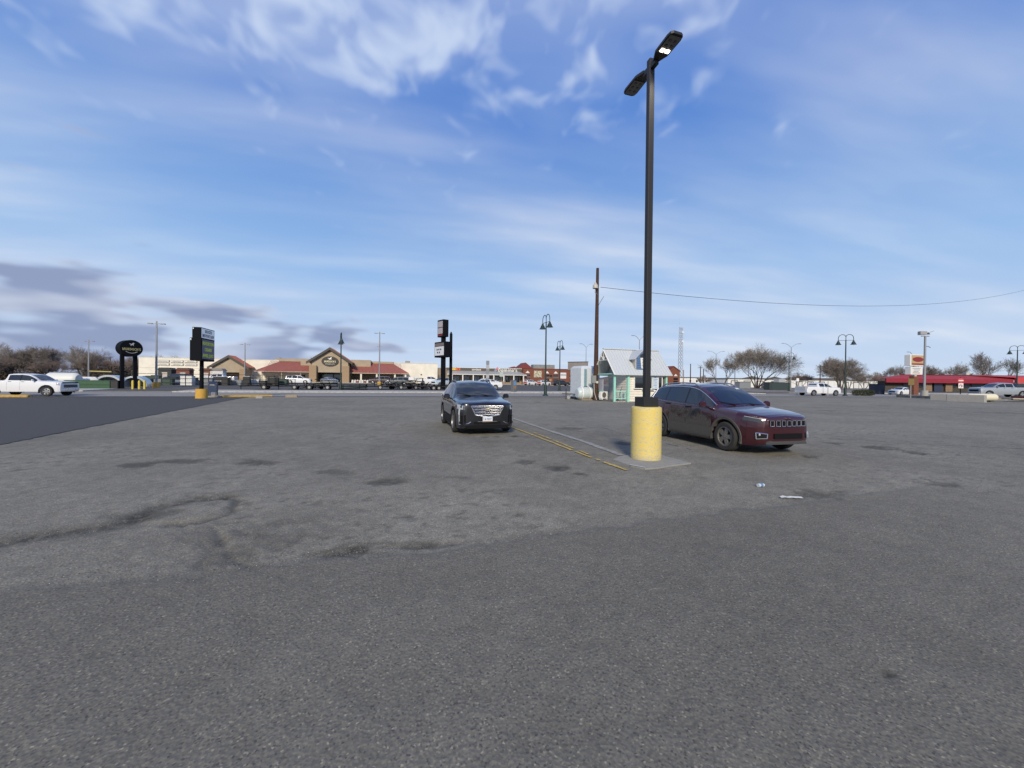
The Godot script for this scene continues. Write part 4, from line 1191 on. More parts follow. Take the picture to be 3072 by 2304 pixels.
	part(o, "wall_vent", B(Vector3(5.0, 1.5, 0.3), Vector3(2.2, 0.35, 0.5)), fascia)
	part(o, "wall_vent", B(Vector3(-57.5, 1.3, 0.1), Vector3(1.5, 0.4, 0.2)), dark)
	for u in [[-31.5, 6.3], [2.6, 6.25]]:
		part(o, "rooftop_unit", B(Vector3(u[0], u[1], -3.0), Vector3(1.4, 0.75, 1.2)), mat("unit_grey", lin(0.22, 0.22, 0.22), 0.6))

func strip_mall() -> void:
	var white := mat("mall_white", lin(0.66, 0.65, 0.62), 0.7)
	var brown := mat("mall_fascia", lin(0.105, 0.092, 0.076), 0.8, {"grain": "plain", "scale": 0.2})
	var tan := mat("mall_tan", lin(0.30, 0.235, 0.17), 0.9, {"grain": "plain", "scale": 0.2})
	var b := xz(0, 138)
	var o := thing("strip_mall", "low strip mall with brown fascia, pale metal canopy and white posts", "shop", Vector3(b.x, 0.75, b.y), A)
	part(o, "wall", B(Vector3(28.5, 2.75, -9), Vector3(30.6, 5.5, 18)), tan)
	part(o, "fascia", B(Vector3(29.8, 5.12, 0.1), Vector3(27.6, 1.02, 0.5)), brown)
	part(o, "parapet_cap", B(Vector3(28.8, 5.70, 0.05), Vector3(29.8, 0.16, 0.9)), white)
	seamed_roof(o, Vector3(15.8, 3.45, 3.6), Vector3(44.0, 3.45, 3.6), Vector3(16.2, 4.6, 0.36), Vector3(42.2, 4.6, 0.36), 0.1, 60, mat("canopy_metal", lin(0.42, 0.42, 0.41), 0.45, {"metal": 0.3}))
	part(o, "canopy_edge", B(Vector3(29.9, 3.3, 3.55), Vector3(28.2, 0.22, 0.12)), white)
	for i in 8:
		var x := 17.5 + i * 3.62
		var c := part(o, "canopy_post", B(Vector3(x, 2.1, 3.3), Vector3(0.36, 2.3, 0.36)), white)
		part(c, "post_base", B(Vector3(x, 0.5, 3.3), Vector3(0.62, 1.0, 0.62)), tan)
	var gl := glassm()
	for i in 7:
		var x := 19.3 + i * 3.62
		var w := part(o, "shop_window", B(Vector3(x, 1.75, 0.06), Vector3(2.7, 1.9, 0.1)), gl)
		part(w, "mullion", B(Vector3(x - 0.3, 1.75, 0.14), Vector3(0.07, 1.9, 0.06)), white)
		if i == 4:
			for k in [-0.7, 0.5]:
				var d := part(o, "door", B(Vector3(x + k, 1.2, 0.12), Vector3(1.0, 2.3, 0.06)), gl)
				for e in [-0.5, 0.5]:
					part(d, "door_frame", B(Vector3(x + k + e, 1.2, 0.18), Vector3(0.1, 2.3, 0.06)), white)
	# signs
	var ob := part(o, "shop_sign", B(Vector3(19.2, 5.12, 0.42), Vector3(2.9, 0.75, 0.14)), mat("sign_orange", lin(0.60, 0.17, 0.03), 0.6))
	oval(ob, "sign_mark", Vector3(20.0, 5.12, 0.49), 0.42, 0.26, 0.02, mat("sign_red", lin(0.42, 0.02, 0.02), 0.6))
	part(ob, "sign_panel", B(Vector3(18.4, 5.12, 0.46), Vector3(1.2, 0.7, 0.14)), mat("sign_yellow", lin(0.65, 0.45, 0.10), 0.6))
	text(o, "verizon", 0.98, white, Vector3(26.4, 5.08, 0.42), 0.0, 0.06, 0.95)
	part(o, "sign_check", B(Vector3(28.35, 5.25, 0.42), Vector3(0.10, 0.4, 0.06), Basis(Vector3.BACK, -0.5)), mat("sign_red", lin(0.42, 0.02, 0.02), 0.6))
	var dm := text(o, "Domino's", 1.62, white, Vector3(37.75, 5.02, 0.46), 0.0, 0.1, 1.0)
	var turn := Basis(Vector3.BACK, PI / 4)
	var tile := part(o, "sign_tile", B(Vector3(33.35, 5.02, 0.5), Vector3(0.72, 0.72, 0.12), turn), mat("sign_blue", lin(0.03, 0.12, 0.33), 0.6))
	part(tile, "tile_edge", B(Vector3(33.35, 5.02, 0.46), Vector3(0.80, 0.80, 0.12), turn), white)
	var t2 := part(o, "sign_tile", B(Vector3(33.9, 5.57, 0.5), Vector3(0.72, 0.72, 0.12), turn), mat("sign_red2", lin(0.50, 0.02, 0.03), 0.6))
	part(t2, "tile_edge", B(Vector3(33.9, 5.57, 0.46), Vector3(0.80, 0.80, 0.12), turn), white)
	for p in [Vector3(33.15, 5.02, 0.58), Vector3(33.55, 5.02, 0.58)]:
		part(tile, "tile_dot", MB.new().cyl(p - Vector3(0, 0, 0.03), p, 0.13, 0.13, 10), white)
	part(t2, "tile_dot", MB.new().cyl(Vector3(33.9, 5.57, 0.55), Vector3(33.9, 5.57, 0.58), 0.13, 0.13, 10), white)

func brick_block() -> void:
	var brick := mat("red_brick", lin(0.235, 0.085, 0.052), 0.92, {"grain": "strong", "scale": 0.5})
	var trim := mat("maroon_trim", lin(0.16, 0.03, 0.03), 0.7)
	var white := mat("mall_white", lin(0.66, 0.65, 0.62), 0.7)
	var gl := glassm()
	var b := xz(0, 136)
	var o := thing("brick_shops", "flat-roofed red brick shop block with murals and small white pediments", "shop", Vector3(b.x, 0.7, b.y), A)
	part(o, "wall", B(Vector3(54.0, 2.9, -8), Vector3(21.6, 5.8, 16)), brick)
	part(o, "parapet_cap", B(Vector3(54.0, 5.86, -7.95), Vector3(21.8, 0.16, 16.2)), trim)
	part(o, "roof_gable", MB.new().prism(PackedVector2Array([Vector2(-2.9, 5.9), Vector2(2.9, 5.9), Vector2(0, 8.1)]), 6.0, Transform3D(Basis(), Vector3(44.7, 0, -8))), trim)
	part(o, "roof_gable", MB.new().prism(PackedVector2Array([Vector2(-1.6, 5.9), Vector2(1.4, 5.9), Vector2(1.4, 6.7), Vector2(0.8, 6.7)]), 3.0, Transform3D(Basis(), Vector3(40.6, 0, -9))), trim)
	part(o, "rooftop_unit", B(Vector3(53.2, 6.75, -7), Vector3(8.6, 1.7, 3)), mat("unit_metal", lin(0.36, 0.37, 0.35), 0.5, {"metal": 0.4, "grain": "strong", "scale": 0.3}))
	for x in [44.8, 52.3, 55.7, 62.3]:
		part(o, "pediment", MB.new().prism(PackedVector2Array([Vector2(-0.85, 0), Vector2(0.85, 0), Vector2(0, 0.85)]), 0.1, Transform3D(Basis(), Vector3(x, 4.2, 0.02))), white)
		var w := part(o, "shop_window", B(Vector3(x, 3.3, 0.03), Vector3(1.9, 0.72, 0.12)), gl)
		part(w, "sill", B(Vector3(x, 2.84, 0.06), Vector3(2.1, 0.16, 0.2)), mat("sill_grey", lin(0.24, 0.21, 0.18), 0.8))
		part(o, "door", B(Vector3(x, 1.15, 0.03), Vector3(1.8, 2.2, 0.12)), gl)
	part(o, "shop_window", B(Vector3(53.9, 3.3, 0.03), Vector3(0.9, 0.72, 0.12)), gl)
	part(o, "wall_plaque", B(Vector3(53.6, 1.8, 0.05), Vector3(0.9, 0.9, 0.1)), mat("plaque_tan", lin(0.32, 0.2, 0.12), 0.8))
	# murals: flat painted boards
	var m1 := part(o, "mural", B(Vector3(48.7, 3.9, 0.06), Vector3(3.0, 2.35, 0.1)), mural_mat("mural_warm", [lin(0.55, 0.46, 0.28), lin(0.12, 0.16, 0.10), lin(0.66, 0.63, 0.52), lin(0.40, 0.20, 0.10)], 5))
	m1.set_meta("label", "warm painted mural board with cream and green shapes")
	var m2 := part(o, "mural", B(Vector3(58.7, 3.5, 0.06), Vector3(2.3, 2.2, 0.1)), mat("mural_sky", lin(0.62, 0.60, 0.62), 0.7))
	m2.set_meta("label", "pale landscape mural board with dark ridge line")
	var rid := PackedVector2Array([Vector2(-1.1, 0.0), Vector2(1.1, 0.0)])
	for k in 12: rid.append(Vector2(1.1 - k * 0.2, 0.18 + 0.22 * absf(sin(k * 1.9))))
	part(m2, "painted_ridge", MB.new().prism(rid, 0.02, Transform3D(Basis(), Vector3(58.7, 3.55, 0.105))), mat("mural_dark", lin(0.12, 0.13, 0.16), 0.8))
	# the far end block seen right of the hut
	var c := xz(94.2, 120)
	var e := thing("brick_end_building", "small brick building with gabled top right of the hut", "building", Vector3(c.x, 0.45, c.y), A)
	part(e, "wall", MB.new().prism(PackedVector2Array([Vector2(-4.8, 0), Vector2(2.7, 0), Vector2(2.7, 5.6), Vector2(0, 7.25), Vector2(-2.7, 5.6), Vector2(-2.7, 4.6), Vector2(-4.8, 4.6)]), 12.0, Transform3D(Basis(), Vector3(0, 0, -12))), brick)
	for s in [-1.0, 1.0]:
		part(e, "roof_edge", B(Vector3(s * 1.4, 6.55, -6), Vector3(3.4, 0.22, 12.4), Basis(Vector3.BACK, -s * 0.55)), trim)
	part(e, "pediment", MB.new().prism(PackedVector2Array([Vector2(-0.8, 0), Vector2(0.8, 0), Vector2(0, 0.8)]), 0.1, Transform3D(Basis(), Vector3(0.9, 3.9, 0.02))), white)
	part(e, "shop_window", B(Vector3(0.9, 2.9, 0.03), Vector3(1.8, 0.7, 0.12)), gl)
	part(e, "shop_window", B(Vector3(0.9, 1.5, 0.03), Vector3(1.8, 1.3, 0.12)), gl)
	part(e, "porch_post", B(Vector3(-3.4, 2.0, 0.5), Vector3(0.35, 4.0, 0.35)), white)

func mural_mat(key: String, cols: Array, seed_: int) -> StandardMaterial3D:
	var n := FastNoiseLite.new()
	n.seed = seed_
	n.frequency = 0.035
	n.fractal_octaves = 3
	var g := n.get_image(128, 128)
	var img := Image.create(128, 128, false, Image.FORMAT_RGB8)
	for y in 128:
		for x in 128:
			img.set_pixel(x, y, cols[clampi(int(g.get_pixel(x, y).r * cols.size()), 0, cols.size() - 1)])
	var m := StandardMaterial3D.new()
	m.resource_name = key
	m.albedo_texture = ImageTexture.create_from_image(img)
	m.uv1_triplanar = true
	m.uv1_scale = Vector3.ONE * 0.35
	m.roughness = 0.8
	return m

func drive_up_hut() -> void:
	var logm := mat("cream_log", lin(0.82, 0.78, 0.68), 0.75, {"grain": "plain", "scale": 0.6})
	var mint := mat("mint_paint", lin(0.33, 0.68, 0.56), 0.6, {"grain": "plain", "scale": 0.8})
	var white := mat("hut_white", lin(0.70, 0.70, 0.68), 0.6)
	var roofm := mat("grey_metal_roof", lin(0.54, 0.57, 0.58), 0.5, {"metal": 0.15})
	var gl := glassm()
	var o := thing("coffee_hut", "cream log drive-up hut with mint posts and steep grey metal roof", "hut", at(18.2, 31.0), A)
	# local: x 0..5.4 along the road, z 0 front wall, -z back; porch takes the first 1.35 m
	var D := 3.4
	var xw := 1.36
	var n := 16
	var hl := 2.42 / n
	for i in n:
		var y := hl * (i + 0.5)
		if y < 1.0 or y > 2.30:
			part(o, "log", MB.new().cyl(Vector3(xw, y, -0.08), Vector3(5.28, y, -0.08), hl * 0.58, hl * 0.58, 8), logm, 50.0)
		else:
			part(o, "log", MB.new().cyl(Vector3(xw, y, -0.08), Vector3(1.98, y, -0.08), hl * 0.58, hl * 0.58, 8), logm, 50.0)
		part(o, "log", MB.new().cyl(Vector3(xw, y, -0.1), Vector3(xw, y, -D + 0.1), hl * 0.58, hl * 0.58, 8), logm, 50.0)
	part(o, "wall_core", B(Vector3(3.34, 1.2, -D / 2), Vector3(3.86, 2.4, D - 0.3)), mat("hut_inside", lin(0.10, 0.09, 0.08), 0.9))
	# window band of the front
	for w in [[2.06, 2.92], [3.02, 3.80], [4.52, 4.86]]:
		var p := part(o, "window", B(Vector3((w[0] + w[1]) / 2, 1.72, -0.03), Vector3(w[1] - w[0], 0.98, 0.08)), gl)
		var c: float = (w[0] + w[1]) / 2
		var ww: float = w[1] - w[0]
		for e in [[c, 2.25, ww + 0.16, 0.08], [c, 1.19, ww + 0.16, 0.08]]:
			part(p, "window_frame", B(Vector3(e[0], e[1], 0.0), Vector3(e[2], e[3], 0.12)), white)
		for e in [w[0] - 0.04, w[1] + 0.04]:
			part(p, "window_frame", B(Vector3(e, 1.72, 0.0), Vector3(0.08, 1.06, 0.12)), white)
	part(o, "window_sill", B(Vector3(3.4, 1.08, 0.12), Vector3(1.2, 0.05, 0.3)), white)
	var menu := part(o, "menu_board", B(Vector3(4.18, 1.74, 0.02), Vector3(0.50, 1.12, 0.08)), mat("menu_pale", lin(0.50, 0.58, 0.66), 0.6))
	for k in 7:
		part(menu, "menu_line", B(Vector3(4.18 + 0.03 * sin(k * 2.3), 2.18 - k * 0.14, 0.064), Vector3(0.28 + 0.08 * sin(k * 1.7), 0.04, 0.006)), mat("menu_blue", lin(0.10, 0.20, 0.36), 0.6))
	part(o, "corner_post", B(Vector3(5.34, 1.2, 0.0), Vector3(0.16, 2.4, 0.2)), mint)
	part(o, "corner_post", B(Vector3(xw + 0.03, 1.2, 0.03), Vector3(0.20, 2.4, 0.18)), mint)
	# porch
	for p in [Vector3(0.06, 1.2, -0.02), Vector3(0.06, 1.2, -D + 0.1)]:
		part(o, "porch_post", B(p, Vector3(0.17, 2.4, 0.17)), mint)
	for y in [0.42, 1.05]:
		part(o, "porch_rail", B(Vector3(0.68, y - 0.12, -0.02), Vector3(1.1, 0.07, 0.07)), mint)
	for x in [0.42, 0.78, 1.1]:
		part(o, "baluster", B(Vector3(x, 0.62, -0.02), Vector3(0.06, 0.56, 0.06)), mint)
	part(o, "porch_beam", MB.new().cyl(Vector3(0.0, 2.46, 0.0), Vector3(0.0, 2.46, -D), 0.07, 0.07, 8), mint)
	part(o, "porch_rail", B(Vector3(0.06, 0.95, -D + 0.75), Vector3(0.07, 0.07, 1.3)), mint)
	part(o, "porch_floor", B(Vector3(0.7, 0.06, -D / 2), Vector3(1.4, 0.12, D)), mat("deck_grey", lin(0.16, 0.15, 0.14), 0.9))
	part(o, "porch_screen", B(Vector3(0.10, 1.35, -D + 0.72), Vector3(0.05, 1.3, 1.15)), mat("screen_pale", lin(0.42, 0.42, 0.46), 0.3))
	part(o, "door", B(Vector3(xw - 0.10, 1.1, -D + 0.75), Vector3(0.06, 2.0, 0.8)), mat("door_pale", lin(0.50, 0.50, 0.50), 0.6))
	# roof: ridge along x, steep
	var ry := 4.78
	var ey := 2.44
	var zf := 0.38
	var zb := -D - 0.38
	var zm := -D / 2
	seamed_roof(o, Vector3(-0.12, ey, zf), Vector3(5.75, ey, zf), Vector3(-0.12, ry, zm), Vector3(5.75, ry, zm), 0.07, 20, roofm, 0.035)
	seamed_roof(o, Vector3(5.75, ey, zb), Vector3(-0.12, ey, zb), Vector3(5.75, ry, zm), Vector3(-0.12, ry, zm), 0.07, 20, roofm, 0.035)
	part(o, "ridge_cap", B(Vector3(2.8, ry + 0.03, zm), Vector3(5.95, 0.07, 0.24)), roofm)
	# the left gable: white trim and a small fan of struts
	var apex := Vector3(-0.13, ry - 0.08, zm)
	for z in [zf - 0.03, zb + 0.03]:
		part(o, "barge_board", MB.new().cyl(Vector3(-0.13, ey - 0.05, z), apex, 0.06, 0.06, 4), white)
	var tie_y := 3.75
	var half := (ry - tie_y) / (ry - ey) * (zf - zm)
	part(o, "gable_strut", MB.new().cyl(Vector3(-0.1, tie_y, zm - half), Vector3(-0.1, tie_y, zm + half), 0.045, 0.045, 6), white)
	for k in [-0.45, 0.0, 0.45]:
		part(o, "gable_strut", MB.new().cyl(Vector3(-0.1, tie_y, zm), Vector3(-0.1, ry - 0.15 - absf(k) * 0.75, zm + k * 1.15), 0.04, 0.04, 6), white)
	part(o, "gable_wall", MB.new().prism(PackedVector2Array([Vector2(zm - 1.7, 2.44), Vector2(zm + 1.7, 2.44), Vector2(zm, ry - 0.15)]), 0.1, Transform3D(Basis(Vector3.UP, -PI / 2), Vector3(xw, 0, 0))), mat("gable_grey", lin(0.42, 0.42, 0.40), 0.7))
	part(o, "gable_wall", MB.new().prism(PackedVector2Array([Vector2(zm - 1.7, 2.44), Vector2(zm + 1.7, 2.44), Vector2(zm, ry - 0.15)]), 0.1, Transform3D(Basis(Vector3.UP, -PI / 2), Vector3(5.3, 0, 0))), logm)
	# dormer with the painted cup sign
	var dx := 2.85
	var dw := 0.72
	var dz := -0.02
	part(o, "dormer_wall", MB.new().prism(PackedVector2Array([Vector2(-dw, 2.98), Vector2(dw, 2.98), Vector2(dw, 3.95), Vector2(0, 4.62), Vector2(-dw, 3.95)]), 1.2, Transform3D(Basis(), Vector3(dx, 0, dz - 1.2))), mat("gable_grey", lin(0.42, 0.42, 0.40), 0.7))
	for s in [-1.0, 1.0]:
		var a := Vector3(dx + s * (dw + 0.18), 3.80, dz + 0.16); var b := Vector3(dx, 4.70, dz + 0.16)
		var a2 := Vector3(dx + s * (dw + 0.18), 3.80, -1.3); var b2 := Vector3(dx, 4.70, -1.75)
		var mb := MB.new()
		mb.quad(a, b, b2, a2); mb.quad(a2 + Vector3.DOWN * 0.05, b2 + Vector3.DOWN * 0.05, b + Vector3.DOWN * 0.05, a + Vector3.DOWN * 0.05); mb.quad(a + Vector3.DOWN * 0.05, b + Vector3.DOWN * 0.05, b, a)
		part(o, "dormer_roof", mb, roofm)
	var sign_ := part(o, "cup_sign", MB.new().prism(PackedVector2Array([Vector2(-0.62, 2.92), Vector2(0.66, 2.92), Vector2(0.66, 3.9), Vector2(0, 4.5), Vector2(-0.62, 3.9)]), 0.05, Transform3D(Basis(), Vector3(dx, 0, dz + 0.02))), mat("sign_sky_blue", lin(0.13, 0.24, 0.45), 0.6, {"grain": "strong", "scale": 1.2}))
	for k in 5:
		part(sign_, "painted_plank", B(Vector3(dx - 0.38, 3.05 + k * 0.2, dz + 0.075), Vector3(0.46, 0.07, 0.01)), mat("sign_deep_blue", lin(0.05, 0.10, 0.24), 0.6))
	part(sign_, "painted_cup", MB.new().prism(PackedVector2Array([Vector2(-0.2, 3.0), Vector2(0.3, 3.0), Vector2(0.42, 3.95), Vector2(-0.32, 3.95)]), 0.03, Transform3D(Basis(), Vector3(dx + 0.05, 0, dz + 0.06))), white)
	part(sign_, "painted_lid", MB.new().prism(PackedVector2Array([Vector2(-0.38, 3.95), Vector2(0.48, 3.95), Vector2(0.40, 4.2), Vector2(0.2, 4.32), Vector2(-0.12, 4.32), Vector2(-0.30, 4.2)]), 0.04, Transform3D(Basis(), Vector3(dx + 0.05, 0, dz + 0.06))), mat("lid_dark", lin(0.03, 0.03, 0.04), 0.5))
	for k in 3:
		part(sign_, "painted_swirl", MB.new().tube([Vector3(dx - 0.1, 3.75 - k * 0.25, dz + 0.095), Vector3(dx + 0.02, 3.82 - k * 0.25, dz + 0.095), Vector3(dx + 0.05, 3.72 - k * 0.25, dz + 0.095), Vector3(dx - 0.04, 3.64 - k * 0.25, dz + 0.095)], 0.022, 4), mat("lid_dark", lin(0.03, 0.03, 0.04), 0.5))
	# air conditioner beside the porch
	var ac := thing("air_conditioner", "white outdoor air conditioner unit beside the hut porch", "air conditioner", at(18.45, 33.3, 0.12), A + 0.35)
	part(ac, "casing", MB.new().cbox(Vector3(0, 0.42, 0), Vector3(0.85, 0.66, 0.34), 0.03), white)
	part(ac, "fan_grille", MB.new().cyl(Vector3(-0.08, 0.42, 0.165), Vector3(-0.08, 0.42, 0.182), 0.27, 0.27, 16), mat("fan_grey", lin(0.10, 0.095, 0.09), 0.7))
	for x in [-0.32, 0.32]: part(ac, "foot", B(Vector3(x, 0.05, 0), Vector3(0.08, 0.1, 0.4)), white)
	# broom against the porch rail
	var br := thing("broom", "long dark-handled broom leaning in the hut porch", "broom", at(18.95, 31.35), A)
	part(br, "handle", MB.new().cyl(Vector3(-0.1, 0.25, 0), Vector3(0.22, 1.45, 0.12), 0.018, 0.018, 5), mat("broom_dark", lin(0.03, 0.03, 0.035), 0.7))
	part(br, "bristles", MB.new().cyl(Vector3(-0.18, 0.12, -0.03), Vector3(-0.1, 0.3, 0), 0.12, 0.04, 6), mat("broom_dark", lin(0.03, 0.03, 0.035), 0.7))
	# clutter at the porch step
	var cl := thing("litter_pile", "low heap of pale litter at the hut porch corner", "litter", at(18.6, 30.6), 0.3)
	var mb := MB.new()
	var r := RandomNumberGenerator.new()
	r.seed = 3
	for k in 9:
		mb.box(Vector3(r.randf_range(-0.5, 0.5), 0.05, r.randf_range(-0.2, 0.2)), Vector3(r.randf_range(0.08, 0.25), 0.06, 0.12), Basis(Vector3.UP, r.randf() * 3.0))
	part(cl, "scraps", mb, mat("litter_pale", lin(0.42, 0.40, 0.36), 0.9))

func diner() -> void:
	var red := mat("diner_red_roof", lin(0.34, 0.035, 0.04), 0.6, {"grain": "plain", "scale": 0.12})
	var red2 := mat("diner_red_fascia", lin(0.26, 0.012, 0.03), 0.6, {"grain": "plain", "scale": 0.2})
	var bright := mat("diner_bright_red", lin(0.52, 0.055, 0.055), 0.6, {"grain": "plain", "scale": 0.15})
	var brick := mat("red_brick", lin(0.235, 0.085, 0.052), 0.92, {"grain": "strong", "scale": 0.5})
	var dark := mat("shop_dark", lin(0.02, 0.022, 0.026), 0.3)
	var brown := mat("diner_brown", lin(0.085, 0.07, 0.055), 0.9, {"grain": "strong", "scale": 0.4})
	var o := thing("diner", "low diner with a long sloping red roof and red fascia", "restaurant", Vector3(97.0, 0.36, -103.0), 0.0)
	# local x 0..60, front z 0
	part(o, "wall", B(Vector3(30.3, 1.3, -2.6), Vector3(58, 2.6, 2.2)), brown)
	for k in 9:
		part(o, "window", B(Vector3(7.5 + k * 3.6, 1.55, -1.45), Vector3(3.0, 1.1, 0.1)), dark)
	part(o, "fascia", B(Vector3(16.5, 2.75, 0.0), Vector3(33.0, 1.05, 0.4)), red2)
	part(o, "fascia", B(Vector3(47.0, 2.95, 0.3), Vector3(27.5, 1.75, 0.4)), bright)
	var mb := MB.new()
	mb.quad(Vector3(-0.2, 3.28, 0.2), Vector3(6.5, 4.35, -2.6), Vector3(40, 4.35, -2.6), Vector3(40, 3.28, 0.2))
	mb.tri(Vector3(-0.2, 3.28, 0.2), Vector3(1.2, 3.28, -4.6), Vector3(6.5, 4.35, -2.6))
	mb.quad(Vector3(1.2, 3.28, -4.6), Vector3(60, 3.28, -4.6), Vector3(60, 4.35, -2.6), Vector3(6.5, 4.35, -2.6))
	part(o, "roof", mb, red)
	var m2 := MB.new()
	m2.quad(Vector3(33, 3.83, 0.5), Vector3(24, 4.42, -2.5), Vector3(61, 4.42, -2.5), Vector3(61, 3.83, 0.5))
	part(o, "roof", m2, bright)
	part(o, "roof_ridge", B(Vector3(34, 4.42, -2.7), Vector3(56, 0.12, 0.5)), mat("ridge_dark", lin(0.05, 0.012, 0.014), 0.7))
	for x in [12.2, 17.6]:
		part(o, "brick_panel", B(Vector3(x, 1.1, -1.2), Vector3(1.8, 2.2, 0.4)), mat("tan_brick", lin(0.30, 0.20, 0.13), 0.9, {"grain": "strong", "scale": 0.5}))
	part(o, "door", B(Vector3(14.9, 1.1, -1.25), Vector3(2.2, 2.2, 0.3)), mat("door_blue", lin(0.03, 0.035, 0.07), 0.4))
	part(o, "wall_emblem", B(Vector3(40.5, 3.05, 0.55), Vector3(3.6, 0.22, 0.08)), mat("emblem_grey", lin(0.13, 0.10, 0.10), 0.5))
	part(o, "wall_emblem", MB.new().prism(PackedVector2Array([Vector2(-0.5, -0.25), Vector2(0.5, -0.25), Vector2(0.35, 0.25), Vector2(-0.35, 0.25)]), 0.08, Transform3D(Basis(), Vector3(40.1, 3.1, 0.56))), mat("emblem_dark", lin(0.06, 0.05, 0.05), 0.5))
	part(o, "roof_vent", MB.new().cyl(Vector3(8.2, 4.2, -3), Vector3(8.2, 4.95, -3), 0.5, 0.45, 10), mat("vent_metal", lin(0.45, 0.44, 0.40), 0.5))
	part(o, "roof_vent", B(Vector3(24.5, 4.7, -3.2), Vector3(0.9, 0.9, 0.9)), mat("vent_metal", lin(0.45, 0.44, 0.40), 0.5))
	# pylon sign
	var s := thing("diner_sign", "tan and red diner pylon sign with white letter board below", "sign", Vector3(70.9, 0.2, -70.0), 0.25)
	part(s, "pylon", B(Vector3(0.2, 1.6, -0.1), Vector3(1.15, 3.3, 0.7)), brick)
	var up := part(s, "sign_box", MB.new().cbox(Vector3(0, 6.05, 0), Vector3(3.3, 2.0, 1.0), 0.12), mat("mall_white", lin(0.66, 0.65, 0.62), 0.7))
	part(up, "sign_panel", B(Vector3(0, 6.05, 0.51), Vector3(3.0, 1.72, 0.04)), mat("sign_tan", lin(0.42, 0.31, 0.16), 0.6))
	oval(up, "sign_oval", Vector3(0, 6.18, 0.53), 1.3, 0.42, 0.04, mat("sign_maroon", lin(0.22, 0.02, 0.025), 0.6))
	part(up, "sign_stripe", B(Vector3(0, 5.36, 0.535), Vector3(2.9, 0.24, 0.03)), mat("sign_maroon", lin(0.22, 0.02, 0.025), 0.6))
	part(s, "post", B(Vector3(0.1, 4.1, 0), Vector3(0.5, 2.4, 0.4)), mat("mall_white", lin(0.66, 0.65, 0.62), 0.7))
	var lo := part(s, "letter_board", MB.new().cbox(Vector3(-0.05, 4.2, 0), Vector3(2.9, 1.35, 0.9), 0.06), mat("mall_white", lin(0.66, 0.65, 0.62), 0.7))
	for k in 4:
		part(lo, "letter_row", B(Vector3(-0.2 + 0.1 * sin(k * 2.0), 4.62 - k * 0.27, 0.46), Vector3(1.6 + 0.4 * cos(k * 1.7), 0.10, 0.02)), mat("letters_grey", lin(0.22, 0.24, 0.30), 0.7) if k < 3 else mat("sign_maroon", lin(0.22, 0.02, 0.025), 0.6))

func far_buildings() -> void:
	var white := mat("shed_white", lin(0.76, 0.76, 0.74), 0.75, {"grain": "plain", "scale": 0.1})
	var frame := mat("shed_frame", lin(0.06, 0.055, 0.055), 0.8)
	var roofm := mat("shed_roof", lin(0.09, 0.085, 0.085), 0.8)
	var labels := ["long white storage shed behind the big bare tree", "white storage shed row with dark-framed doors behind the white pickup", "white storage shed row ending behind the diner roof"]
	var spans := [[128.0, 152.0], [156.0, 188.0], [190.0, 232.0]]
	for i in 3:
		var a: float = spans[i][0]; var b: float = spans[i][1]
		var c := (a + b) / 2
		var o := thing("storage_shed", labels[i], "shed", at(c, 130), A, "white storage sheds across the road")
		part(o, "wall", B(Vector3(0, 1.75, -5), Vector3(b - a, 3.5, 10)), white)
		part(o, "roof", B(Vector3(0, 3.6, -4.9), Vector3(b - a + 0.5, 0.28, 10.6)), roofm)
		var n := int((b - a) / 6.5)
		for k in n:
			var x := -(b - a) / 2 + 3.2 + k * 6.5
			var d := part(o, "door", B(Vector3(x, 1.3, 0.04), Vector3(3.0, 2.5, 0.1)), mat("shed_door", lin(0.60, 0.60, 0.58), 0.6))
			for e in [[0.0, 2.68, 3.5, 0.28], [-1.65, 1.3, 0.28, 2.6], [1.65, 1.3, 0.28, 2.6]]:
				part(d, "door_frame", B(Vector3(x + e[0], e[1], 0.06), Vector3(e[2], e[3], 0.14)), frame)
	var h := thing("mobile_home", "long low white mobile home beyond the maroon SUV roof", "house", at(132, 152), A)
	part(h, "wall", B(Vector3(0, 2.5, -3), Vector3(19.5, 3.0, 6)), white)
	part(h, "roof", B(Vector3(0, 4.1, -2.95), Vector3(19.9, 0.3, 6.4)), roofm)
	part(h, "skirt", B(Vector3(0, 0.5, -3), Vector3(19.3, 1.1, 5.8)), frame)
	for x in [-3.6, 0.0, 5.2]:
		part(h, "window", B(Vector3(x, 2.5, 0.04), Vector3(0.9, 0.9, 0.1)), glassm())
	part(h, "window", B(Vector3(7.0, 2.9, 0.04), Vector3(1.5, 1.0, 0.1)), glassm())
	var gt := thing("box_trailer", "pale grey box trailer beside the small bare tree", "trailer", at(151.5, 126), A)
	part(gt, "box", B(Vector3(0, 2.0, -1.2), Vector3(3.4, 3.2, 2.4)), mat("trailer_grey", lin(0.34, 0.36, 0.38), 0.6))
	part(gt, "skirt", B(Vector3(0, 0.3, -1.2), Vector3(3.0, 0.5, 2.0)), frame)

